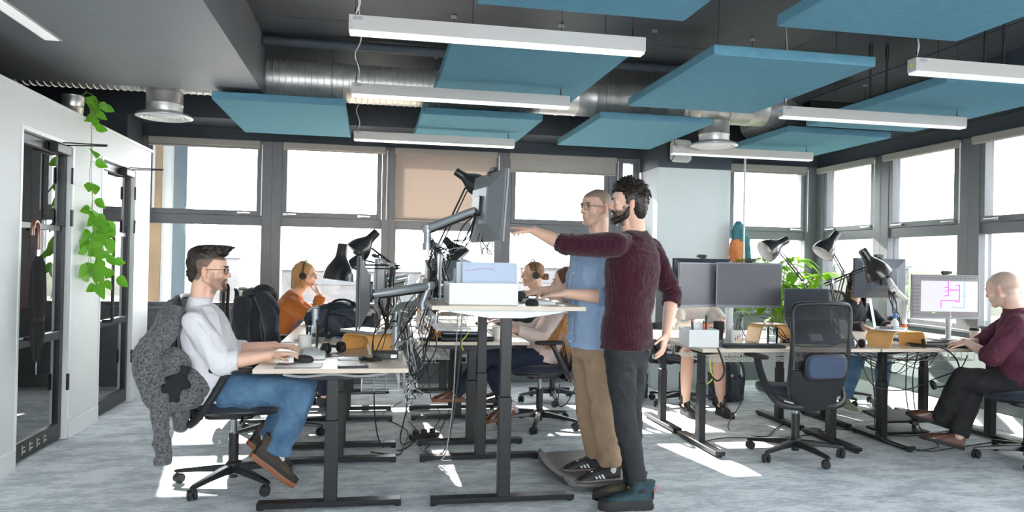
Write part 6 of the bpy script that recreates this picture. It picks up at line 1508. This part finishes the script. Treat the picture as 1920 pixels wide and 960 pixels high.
cf = T_('coffee_cup', 'cream takeaway cup with black lid beside the bald man\'s hands', 'cup', (4.83, 5.28, LZ)); MB().lathe([(.001, 0), (.030, 0), (.041, .11), (.001, .11)], (4.83, 5.28, LZ), 28).build('paper_cup', K['cream'], cf); MB().lathe([(.001, .128), (.036, .128), (.040, .118), (.043, .114), (.043, .106), (.001, .106)], (4.83, 5.28, LZ), 28).build('cup_lid', K['blackplastic'], cf)
for i, (x, y, m1, m2, h_, lab) in enumerate(((4.36, 5.62, 'whiteplastic', 'cableblue', .20, 'white spray bottle with blue cap behind the open silver laptop'), (4.43, 5.60, 'orangetab', 'whiteplastic', .15, 'orange bottle beside the white spray bottle'))):
    b = T_('bottle', lab, 'bottle', (x, y, LZ)); MB().lathe([(.001, 0), (.03, 0), (.032, .01), (.032, h_*.7), (.012, h_*.85), (.012, h_*.9), (.001, h_*.9)], (x, y, LZ), 24).build('bottle_body', K[m1], b); MB().lathe([(.001, h_*.88), (.016, h_*.88), (.016, h_*1.1), (.001, h_*1.1)], (x, y, LZ), 16).build('bottle_cap', K[m2], b)
    MB().lathe([(.0325, h_*.2), (.0325, h_*.55)], (x, y, LZ), 24).build('bottle_label', K[m2], b)
gm2 = T_('gooseneck_headset', 'headset with round black ear pad on a wire, hanging at the right desk front', 'headset', (4.12, 4.9, .78))
MB().tube(smooth_path([(4.12, 4.965, .793), (4.17, 4.94, .796), (4.26, 4.90, .76), (4.33, 4.88, .66), (4.31, 4.88, .55), (4.20, 4.885, .50), (4.14, 4.885, .50)], 6), .006, 8).build('headband', K['blackplastic'], gm2)
for c, nrm in (((4.10, 4.965, .812), (.8, -.5, .2)), ((4.12, 4.885, .51), (.9, -.3, .3))):
    n_ = V(nrm).normalized(); MB().cyl(V(c)-n_*.012, V(c)+n_*.012, .034, n=22).build('ear_cushion', K['rubber'], gm2, bev=.005)
for i, (x, y) in enumerate(((2.62, 5.38), (3.22, 5.36))):
    h_ = T_('usb_hub', 'small black hub among the cables, %s of the two' % ('left' if i == 0 else 'right'), 'hub', (x, y, LZ)); MB().rbox((x, y, LZ+.012), (.11, .06, .024), .012, 3).build('hub_case', K['blackplastic'], h_, bev=.004); MB().b2((x-.04, y-.0312, LZ+.008), (x+.04, y-.030, LZ+.016)).build('ports', K['silver'], h_)
# --- leafy plant on the sill between the right bank and the corner
def leaf(mb, base, d, L, W, droop=.3, up=(0, 0, 1), fold=.15, heart=False):
    d = V(d).normalized(); u = V(up); x = d.cross(u)
    if x.length < .1: x = V((1, 0, 0))
    x.normalize(); n = x.cross(d).normalized(); rows = []
    N = 7
    for i in range(N+1):
        t = i/N; w_ = W*.5*(math.sin(PI*min(1, (t*.92+.03)))**.75 if not heart else (math.sin(PI*min(1, t**.55*.96+.02)))**.8)
        c = V(base)+d*L*t+V((0, 0, -1))*droop*L*t*t
        if heart and i == 0: c -= d*L*.06; w_ = W*.22
        rows.append([c-x*w_+n*fold*w_, c-x*w_*.5+n*fold*w_*.35, c, c+x*w_*.5+n*fold*w_*.35, c+x*w_+n*fold*w_])
    mb.sheet(rows, .0008)
pl = T_('leafy_plant', 'bright yellow-green leafy plant in a white pot behind the right bank lamps', 'plant', (4.35, 7.35, 0))
MB().lathe([(.001, .0), (.15, 0), (.20, .62), (.205, .70), (.19, .70), (.17, .60), (.001, .60)], (4.35, 7.45, 0), 32).build('pot', K['whiteplastic'], pl)
MB().lathe([(.001, .66), (.185, .655)], (4.35, 7.45, 0), 24).build('soil', mat('soil', (.06, .04, .03), .95, bump=.5, bscale=60), pl)
rnd = random.Random(21)
for i in range(42):
    a = rnd.uniform(0, 2*PI); R_ = rnd.uniform(.08, .56); h_ = rnd.uniform(.95, 1.50)-.25*R_; e = V((4.35+R_*1.15*math.cos(a), 7.45+R_*.7*math.sin(a), h_)); b0 = V((4.35+.05*math.cos(a), 7.45+.05*math.sin(a), .66))
    p = bez(b0, b0+V((0, 0, .35)), e-V((.1*math.cos(a), .08*math.sin(a), .05)), e, 8)
    s_ = MB().tube(p, .005, 5).build('stalk', K['stem'], pl)
    for j in range(5):
        an = a+(j-2)*.75+rnd.gauss(0, .2); lf = MB(); leaf(lf, e-V((0, 0, .01*j)), (math.cos(an), math.sin(an)*.8, rnd.uniform(-.1, .7)), rnd.uniform(.16, .27), rnd.uniform(.06, .10), rnd.uniform(.2, .8), fold=.25); lf.build('leaf', K['leafy'], s_, ang=80)
# --- trailing plant on the partition
tp_ = T_('trailing_plant', 'trailing heart-leaved plant spilling from a tin pot over the left partition', 'plant', (XL-.02, 6.20, 2.405))
MB().lathe([(.001, 0), (.062, 0), (.066, .004), (.072, .05), (.074, .052), (.074, .058), (.072, .06), (.078, .13), (.080, .132), (.080, .140), (.074, .140), (.066, .02), (.001, .02)], (-2.235, 6.12, 2.405), 32).build('pot', K['pot'], tp_)
rnd = random.Random(33)
def vine(pts, nl, seed, s0=.05, s1=.085, t0=0, tw=.03):
    rnd = random.Random(seed); P = smooth_path(pts, 10); P = [p+V((0, .012*math.sin(i*.6+seed), .0)) for i, p in enumerate(P)]
    st = MB().tube(P, .0022, 5).build('vine', K['stem'], tp_)
    for k in range(nl):
        i = int((t0+(1-t0)*(k+.5+rnd.uniform(-.3, .3))/nl)*(len(P)-1)); p = P[max(0, min(len(P)-1, i))]; sd = 1 if k % 2 else -1
        d = V((sd*.7, sd*.7, 0))*rnd.uniform(.3, 1)+V((.15, -.15, rnd.uniform(-1.0, .1))); d.normalize(); d.x = abs(d.x) if p.x < XL+.05 else d.x; b0 = p+d*.03
        MB().tube([p, p+d*.015+V((0, 0, .004)), b0], .0014, 4).build('petiole', K['stem'], st)
        L = rnd.uniform(s0, s1)*1.1; lf = MB(); leaf(lf, b0, d, L, L*.95, rnd.uniform(.05, .35), up=(.65+rnd.gauss(0, .2), -.75, .25+rnd.gauss(0, .2)), fold=rnd.uniform(.05, .3), heart=True); lf.build('leaf', K['leaf'], st, ang=80)
X_ = XL+.045
vine([(-2.22, 6.16, 2.50), (-2.18, 6.24, 2.60), (-2.12, 6.30, 2.55), (-2.11, 6.33, 2.47)], 9, 1)
vine([(-2.22, 6.16, 2.50), (-2.17, 6.20, 2.56), (X_, 6.23, 2.46), (X_+.01, 6.26, 2.40)], 5, 2)
vine([(-2.22, 6.17, 2.50), (-2.17, 6.22, 2.55), (X_, 6.22, 2.40), (X_, 6.23, 2.1), (X_, 6.26, 1.8), (X_, 6.30, 1.6), (X_+.02, 6.42, 1.45), (X_, 6.38, 1.30), (X_+.01, 6.46, 1.22)], 15, 3, .05, .10, .22)
vine([(-2.22, 6.14, 2.50), (-2.17, 6.18, 2.54), (X_+.01, 6.19, 2.35), (X_, 6.20, 2.0), (X_+.01, 6.24, 1.75), (X_+.01, 6.27, 1.55), (X_+.02, 6.20, 1.42), (X_+.01, 6.28, 1.25), (X_+.03, 6.50, 1.14)], 12, 4, .06, .11, .40)
vine([(X_, 6.25, 1.60), (X_+.03, 6.38, 1.55), (X_+.02, 6.50, 1.48), (X_+.04, 6.45, 1.34), (X_+.04, 6.62, 1.28), (X_+.04, 6.68, 1.16)], 10, 5, .07, .115)
vine([(X_, 6.24, 1.52), (X_+.03, 6.16, 1.40), (X_+.03, 6.14, 1.30), (X_+.02, 6.24, 1.18), (X_+.04, 6.36, 1.10)], 9, 6, .06, .10)
vine([(X_, 6.26, 1.70), (X_+.02, 6.40, 1.66), (X_+.02, 6.48, 1.58)], 5, 7, .08, .12)
# --- umbrella on the door handle
um = T_('umbrella', 'furled black umbrella with wooden crook hanging on the near door handle', 'umbrella', (XL+.06, 5.27, .62)); ux, uy = XL+.075, 5.275
MB().tube(smooth_path([(ux, uy-.01, 1.38), (ux, uy-.012, 1.50), (ux, uy-.025, 1.545), (ux, uy-.06, 1.56), (ux, uy-.095, 1.54), (ux, uy-.10, 1.47)][::1], 5), .013, 10).build('crook_handle', mat('dark_varnished_wood', (.16, .05, .02), .25, coat=.4), um)
MB().cyl((ux, uy-.01, 1.34), (ux, uy-.01, 1.38), .012, n=14).build('ferrule_ring', K['chrome'], um)
rg = []
for z, rr_ in ((1.35, .012), (1.30, .030), (1.20, .038), (1.05, .042), (.95, .036), (.93, .033), (.85, .038), (.75, .030), (.68, .018), (.66, .010)):
    rg.append([(ux+rr_*(1+.22*math.cos(8*t+z*9))*math.cos(t), uy+rr_*(1+.22*math.cos(8*t+z*9))*math.sin(t), z) for t in [2*PI*i/40 for i in range(40)]])
MB().loft(rg).build('canopy', K['blackcloth'], um, ang=60); MB().cyl((ux, uy, .58), (ux, uy, .68), .004, n=8).build('tip', K['chrome'], um)
MB().lathe([(.037, .92), (.040, .925), (.040, .945), (.037, .95)], (ux, uy, 0), 24).build('closure_strap', K['bagstrap'], um)
# --- cardigan over the seated man's chair
K['fleck'] = mat('black_white_fleck_knit', (.24, .24, .25), .95, nscale=85, col2=(.006, .006, .007), bump=.5, bscale=260, sheen=.2)
cg = T_('cardigan', 'black and white flecked knit cardigan hanging over the seated man\'s chair', 'cardigan', (-1.12, 4.65, .5))
m_ = MB(); lat = (0, 1, 0)
secs(m_, [((-1.085, 4.70, 1.105), lat, .12, .030), ((-1.10, 4.70, 1.085), lat, .20, .055), ((-1.13, 4.70, 1.00), lat, .265, .075), ((-1.155, 4.70, .86), lat, .285, .095), ((-1.15, 4.70, .72), lat, .285, .105), ((-1.12, 4.70, .60), lat, .275, .085), ((-1.10, 4.70, .50), lat, .25, .065), ((-1.10, 4.70, .46), lat, .22, .04)])
m_.tube(smooth_path([(-1.08, 4.50, 1.06), (-1.10, 4.42, .96), (-1.20, 4.40, .84), (-1.19, 4.40, .68), (-1.13, 4.42, .52)], 4), [.05, .055, .06, .065, .07, .07, .07, .07, .07, .07, .07, .07, .065, .06, .06, .055, .05], 14)
m_.tube(smooth_path([(-1.13, 4.41, .60), (-1.125, 4.40, .48), (-1.115, 4.40, .35), (-1.11, 4.40, .22)], 4), [.062, .060, .055, .05, .05, .048, .046, .045, .044, .044, .043, .043, .044], 14)
m_.ell((-1.02, 4.435, .61), (.145, .045, .115), Matrix.Rotation(-.35, 3, 'Y')); m_.ell((-1.08, 4.44, .72), (.10, .05, .13)); m_.cap((-1.05, 4.50, .50), (-1.04, 4.50, .40), .045, .035)
organic(m_, 'knit_body', K['fleck'], cg, .007, 2, folds(.016, 7, 77, (1, 1, .7)))
MB().tube([(-1.11, 4.40, .245), (-1.11, 4.40, .212)], .046, 20).build('cuff', K['fleck'], cg)
lm = MB(); lm.box((-1.04, 4.392, .66), (.11, .03, .10), R=Matrix.Rotation(-.4, 3, 'Y')); lm.box((-1.075, 4.392, .60), (.10, .03, .09), R=Matrix.Rotation(.1, 3, 'Y')); lm.box((-1.01, 4.395, .71), (.05, .03, .08), R=Matrix.Rotation(.2, 3, 'Y')); organic(lm, 'dark_lining', K['blackcloth'], cg, .006, 2, folds(.006, 25, 3))
# --- coat over the next chair
K['coat'] = mat('charcoal_wool', (.022, .024, .032), .95, nscale=60, namt=.3, bump=.3, bscale=400, sheen=.3)
ct = T_('coat', 'dark navy coat draped over the back of the second left chair', 'coat', (-0.820, 5.93, .5))
m_ = MB(); secs(m_, [((-0.870, 5.93, 1.12), lat, .14, .05), ((-0.870, 5.93, 1.09), lat, .21, .075), ((-0.875, 5.93, .98), lat, .25, .10), ((-0.880, 5.93, .80), lat, .26, .115), ((-0.880, 5.93, .60), lat, .26, .12), ((-0.880, 5.93, .48), lat, .24, .10)])
m_.tube(smooth_path([(-0.800, 5.74, 1.08), (-0.730, 5.70, .98), (-0.710, 5.69, .80), (-0.730, 5.70, .62)], 4), .06, 14)
m_.tube(smooth_path([(-0.910, 5.72, 1.05), (-0.930, 5.67, .9), (-0.920, 5.67, .7), (-0.910, 5.68, .52)], 4), .065, 14)
m_.tube(smooth_path([(-0.840, 5.76, 1.115), (-0.770, 5.80, 1.13), (-0.730, 5.90, 1.09), (-0.740, 5.95, .95)], 4), .035, 12)
organic(m_, 'wool_body', K['coat'], ct, .009, 2, folds(.018, 6, 9, (1, 1, .5)))
MB().tube(smooth_path([(-0.810, 5.71, 1.10), (-0.690, 5.66, .98), (-0.670, 5.65, .82)], 4), .02, 8, flat=.4).build('lapel', K['navypad'], ct)
# --- jacket on the pale column
jk = T_('jacket', 'teal and orange jacket hanging at the pale column edge', 'jacket', (3.98, 7.70, 1.3)); m_ = MB(); lx = (1, 0, 0)
secs(m_, [((3.99, 7.68, 1.86), lx, .03, .03), ((3.99, 7.68, 1.80), lx, .065, .05), ((4.0, 7.68, 1.72), lx, .085, .06), ((4.0, 7.68, 1.64), lx, .09, .065)]); organic(m_, 'teal_yoke', K['teal'], jk, .008, 2, folds(.016, 11, 3, (1, 1, .5)))
m_ = MB(); secs(m_, [((3.985, 7.68, 1.66), lx, .086, .06), ((3.985, 7.68, 1.40), lx, .095, .062), ((3.985, 7.68, 1.12), lx, .10, .062)]); organic(m_, 'orange_body', K['orange'], jk, .008, 2, folds(.014, 11, 8, (1, 1, .5)))
m_ = MB(); m_.tube([(4.07, 7.66, 1.70), (4.09, 7.65, 1.45), (4.085, 7.65, 1.20)], .035, 12); organic(m_, 'teal_sleeve', K['teal'], jk, .008, 1, folds(.01, 12, 2))
MB().tube(smooth_path([(3.99, 7.74, 1.90), (3.99, 7.67, 1.88), (3.99, 7.66, 1.91)], 4), .005, 6).build('hook', K['alu'], jk)
# --- bags on the floor
def backpack(c, rz, label, m, s=1.0, lean=0, patch=None):
    r = T_('backpack', label, 'bag', c, rz); k = MB(); P = lambda x, y, z: (x*s, y*s, z*s)
    M = Matrix.Translation(c) @ Matrix.Rotation(rz, 4, 'Z')
    W = lambda p: M @ V(p)
    k.ell(W(P(0, 0, .20)), (.15*s, .10*s, .22*s), Matrix.Rotation(rz, 3, 'Z')); k.box(W(P(0, 0, .13)), (.28*s, .18*s, .24*s), R=Matrix.Rotation(rz, 3, 'Z')); k.ell(W(P(0, -.10, .13)), (.11*s, .05*s, .11*s), Matrix.Rotation(rz, 3, 'Z'))
    organic(k, 'pack_body', K[m], r, .008, 3, folds(.010, 12, int(c[0]*10)))
    for q in (-.07, .07): MB().tube([W(p) for p in smooth_path([P(q, -.08, .40), P(q*1.1, -.135, .34), P(q*1.2, -.150, .22), P(q*1.1, -.135, .10), P(q, -.09, .04)], 4)], .018*s, 8, flat=.3).build('strap', K['bagstrap'], r)
    MB().tube([W(p) for p in smooth_path([P(-.04, 0, .41), P(-.03, 0, .455), P(.03, 0, .455), P(.04, 0, .41)], 4)], .008*s, 8).build('grab_loop', K['bagstrap'], r)
    for q in (-.06, .06): MB().box(W(P(q, -.155, .26)), (.03*s, .006, .025*s), R=Matrix.Rotation(rz, 3, 'Z')).build('buckle', K['alu'], r, bev=.002)
    if patch: MB().rbox(W(P(.05, -.158, .16)), (.04*s, .004, .04*s), .004, 2, 'Y', R=None).build('round_badge', K['paper'], r); MB().cyl(W(P(.05, -.161, .16)), W(P(.05, -.163, .16)), .012*s, n=14).build('badge_emblem', K['red'], r)
backpack((2.62, 7.25, 0), .1, 'black backpack with small white badge with red mark, on the floor under the back desk', 'bagstrap', 1.0, patch=True)
backpack((3.55, 7.05, 0), .25, 'dark grey backpack with straps standing behind the table legs', 'bag', 1.08)
fr = T_('foot_rest', 'black rocking foot rest under the right desk', 'foot rest', (4.35, 5.55, 0)); MB().box((4.40, 5.62, .125), (.46, .30, .022), R=Matrix.Rotation(.12, 3, 'X')).build('foot_plate', K['blackplastic'], fr, bev=.006); MB().rbox((4.40, 5.62, .012), (.42, .28, .022), .03).build('base_plate', K['blackplastic'], fr, bev=.004)
for q in (-.16, .16): MB().cyl((4.40+q, 5.62, .02), (4.40+q, 5.62, .12), .018, n=12).build('pivot', K['blackplastic'], fr)
# --- anti-fatigue mat
mt = MB(); g = []
for i in range(13):
    t = i/12; row = []
    for j in range(13):
        u = j/12; x = 1.10+.62*t; y = 4.27+.80*u; e = max(abs(t-.5)*2, abs(u-.5)*2)
        x += .0 if u < .5 else .0; k = max(0, (abs(t-.5)*2-.72)/.28) if t < .5 else 0; z = .020+.050*k*k*(1 if t < .5 else 0)+.018*max(0, (abs(u-.5)*2-.75)/.25)**2
        cx, cy = 1.41, 4.67; dx, dy = x-cx, y-cy; rr_ = 1-.10*(abs(t-.5)*2)**2*(abs(u-.5)*2)**2*1.6; row.append((cx+dx*rr_, cy+dy*rr_, z if e < .97 else z-.004))
    g.append(row)
o = MB().sheet(g, -.018).build('standing_mat', mat('taupe_rubber_mat', (.10, .092, .088), .55, nscale=30, namt=.06, bump=.15, bscale=120)); tag(o, 'taupe dished standing mat under the blue-shirted man\'s trainers', 'mat')
# ================================================================ cables
tangle((.05, 4.46, 1.12), (.15, 4.74, 1.02), 6, .10, .03, seed=1, lab='black lead looping from the near left monitor to its arm', group='leads of the near left monitor')
tangle((.30, 4.62, 1.18), (.14, 4.74, .80), 7, .04, .045, seed=2, lab='lead running down the near left arm pole to the desk', group='leads down the near left pole')
tangle((.10, 4.47, 1.10), (.02, 4.52, LZ+.02), 4, -.02, .035, seed=3, lab='lead hanging from the near left monitor to the riser', group='leads under the near left monitor')
tangle((.62, 4.50, 1.64), (.40, 4.68, 1.42), 7, .10, .03, seed=4, lab='black lead sagging below the raised monitor arm', group='leads of the raised monitor')
tangle((.66, 4.48, 1.58), (.70, 4.50, 1.50), 4, .10, .04, seed=5, lab='short loop of lead behind the raised monitor', group='loops behind the raised monitor')
tangle((.36, 4.66, 1.50), (.38, 4.70, 1.15), 9, -.02, .035, seed=6, lab='lead running down the raised desk pole', group='leads down the raised pole')
tangle((.39, 4.68, 1.20), (.26, 4.80, .60), 12, .10, .07, seed=7, lab='lead drooping between the raised desk and the near left desk', group='leads drooping between the desks')
tangle((.22, 4.75, .95), (.30, 4.95, .45), 10, .12, .06, mats=('cablewhite', 'cablegrey', 'cable'), seed=8, lab='pale or black lead tangled behind the near left desk', group='tangle behind the near left desk')
tangle((.20, 4.78, .74), (.27, 4.85, .60), 8, .10, .05, mats=('cablewhite', 'cablegrey'), seed=9, lab='pale lead hanging off the near left desk corner', group='pale leads at the near left desk corner')
tangle((.18, 5.9, 1.15), (.22, 6.3, .80), 9, .12, .08, seed=10, lab='lead tangled around the second left desk screens', group='tangle at the second left desk')
tangle((.44, 5.9, 1.2), (.40, 6.1, .80), 9, .05, .08, mats=('cablewhite', 'cable', 'cablegrey'), seed=11, lab='lead tangled behind the raised desk pole', group='tangle behind the raised pole')
for k in range(3): coil((.24+.02*k, 5.0+.05*k, .86+.05*k), .06, .05, 3, 'loose white lead coiled in the air between the desks', .002, 'cablewhite', 20+k, .06, group='white coils between the desks')
for i, (pts, m, lab) in enumerate((
    ([(.24, 5.05, .70), (.25, 5.05, .4), (.22, 5.3, .1), (.30, 5.6, .008), (.50, 6.0, .008), (.62, 6.6, .01), (.60, 7.4, .01), (.62, 8.25, .2)], 'cable', 'black floor cable from the near left desk to the wall socket'),
    ([(.03, 5.10, .70), (.04, 5.2, .3), (.10, 5.5, .01), (.25, 5.4, .008), (.38, 5.9, .008), (.34, 6.8, .01), (.75, 8.2, .2)], 'cable', 'black cable looping on the floor left of the raised desk'),
    ([(.60, 5.2, 1.05), (.58, 5.15, .7), (.56, 5.1, .35), (.50, 5.0, .05), (.42, 5.2, .008), (.35, 5.6, .008), (.4, 6.2, .01)], 'cablegrey', 'grey cable hanging from the raised desk to the floor'),
    ([(.62, 5.15, 1.05), (.60, 5.12, .6), (.52, 5.05, .1), (.40, 5.35, .009), (.55, 5.9, .009), (.9, 7.8, .01), (1.0, 8.25, .2)], 'cable', 'black cable hanging beside the grey one under the raised desk'),
    ([(.02, 5.35, .008), (.2, 5.25, .008), (.25, 5.45, .008), (.30, 6.0, .008), (.12, 6.6, .009), (.3, 7.2, .01)], 'cable', 'black cable curving on the floor by the left desk feet'),
    ([(-.05, 4.9, .72), (.02, 4.85, .66), (.05, 4.9, .60), (.0, 5.0, .68)], 'cableyellow', 'yellow-green lead looped under the near left desk'),
    ([(.64, 5.2, .74), (.62, 5.15, .80), (.66, 5.1, .88), (.60, 5.1, .95)], 'cableyellow', 'yellow-green lead by the raised desk columns'),
    ([(-.45, 4.11, .742), (-.35, 4.12, .728), (-.2, 4.13, .738), (-.05, 4.12, .728), (.1, 4.13, .742)], 'cablegrey', 'thick grey lead clipped under the near left desk front'),
    ([(2.53, 5.35, .02), (2.8, 5.5, .008), (3.2, 5.45, .008), (3.6, 5.55, .008), (3.9, 5.7, .008), (4.3, 5.4, .008), (5.0, 5.6, .01)], 'cable', 'long black cable across the carpet behind the empty chair'),
    ([(2.95, 5.6, .65), (3.0, 5.65, .3), (2.95, 5.8, .01), (3.1, 5.5, .008), (3.35, 5.75, .008), (3.6, 6.0, .008)], 'cable', 'black cable drooping under the right desk left half'),
    ([(3.75, 5.1, .70), (3.72, 5.0, .4), (3.80, 5.05, .1), (4.1, 4.95, .008), (4.4, 5.0, .008), (5.1, 5.2, .01)], 'cable', 'black cable falling by the desk leg near the bald man'),
    ([(2.42, 4.94, .78), (2.43, 4.915, .74), (2.46, 4.91, .62), (2.42, 4.93, .55), (2.38, 5.0, .60)], 'cable', 'thick black lead looped over the right desk corner'),
    ([(2.40, 5.02, .70), (2.41, 5.02, .62), (2.44, 5.05, .55), (2.42, 5.1, .5)], 'cableyellow', 'yellow-green lead beneath the right desk corner'),
    ([(3.62, 5.05, .72), (3.70, 5.0, .5), (3.95, 4.98, .46), (4.2, 4.95, .55), (4.4, 4.95, .62), (4.6, 5.1, .7)], 'cable', 'black lead strung under the right desk toward the bald man'),
    ([(4.15, 5.2, .72), (4.1, 5.15, .45), (4.12, 5.15, .30), (4.18, 5.2, .2)], 'cable', 'black lead dangling with a plug under the right desk'),
    ([(4.25, 5.2, .72), (4.2, 5.2, .5), (4.22, 5.15, .15), (4.35, 5.1, .01), (4.2, 5.0, .008), (4.05, 4.95, .008)], 'cable', 'thin black lead falling to the carpet before the foot rest'),
    ([(1.62, 5.95, .62), (1.66, 5.85, .45), (1.56, 5.8, .25), (1.50, 5.85, .22), (1.52, 5.9, .38)], 'cable', 'thin lead hanging from the long-haired woman\'s chair'))):
    cable('floor_cable' if 'floor' in lab or 'carpet' in lab else 'hanging_cable', lab, pts, .0045 if 'thick' not in lab else .007, m)
tangle((2.9, 5.50, 1.0), (2.75, 5.35, LZ+.01), 5, .02, .05, seed=30, lab='lead behind the pair of grey screens', group='leads behind the grey screens')
tangle((3.05, 5.48, .95), (3.3, 5.40, LZ+.01), 5, .02, .04, seed=31, lab='lead dropping beside the glass of water', group='leads beside the water glass')
tangle((4.45, 5.80, 1.2), (4.58, 5.80, .80), 7, .05, .05, seed=32, lab='lead hanging behind the white monitor stand', group='leads at the white monitor stand')
tangle((4.25, 5.3, LZ+.01), (4.75, 5.25, LZ+.01), 5, -.005, .03, seed=33, lab='lead lying across the bald man\'s desk', group='leads on the bald man\'s desk')
tangle((3.8, 5.35, .70), (4.5, 5.3, .70), 8, .10, .05, seed=34, lab='lead drooping beneath the right desks', group='leads beneath the right desks')
coil((2.5, 5.1, LZ), .05, .03, 4, 'blue lead bundled beside the white box', .0022, 'cableblue', 40)
coil((3.62, 5.62, .005), .07, .05, 4, 'black lead coiled on the carpet under the right desk seam', .003, 'cable', 41)
for i, (c, rz, lab) in enumerate((((.42, 5.75, 0), .4, 'black power strip on the carpet between left desk banks'), ((4.2, 5.18, .15), 1.2, 'small black plug block hanging under the right desk'))):
    ps = T_('power_strip', lab, 'power strip', c, rz); MB().rbox((0, 0, .02), (.24 if i == 0 else .09, .05, .035), .01).build('strip_case', K['blackplastic'], ps, world=False, bev=.004)
    for k in range(3 if i == 0 else 1): MB().rbox((-.07+k*.07 if i == 0 else 0, 0, .052), (.04, .035, .03), .008).build('plug', K['rubber'], ps, world=False, bev=.003)
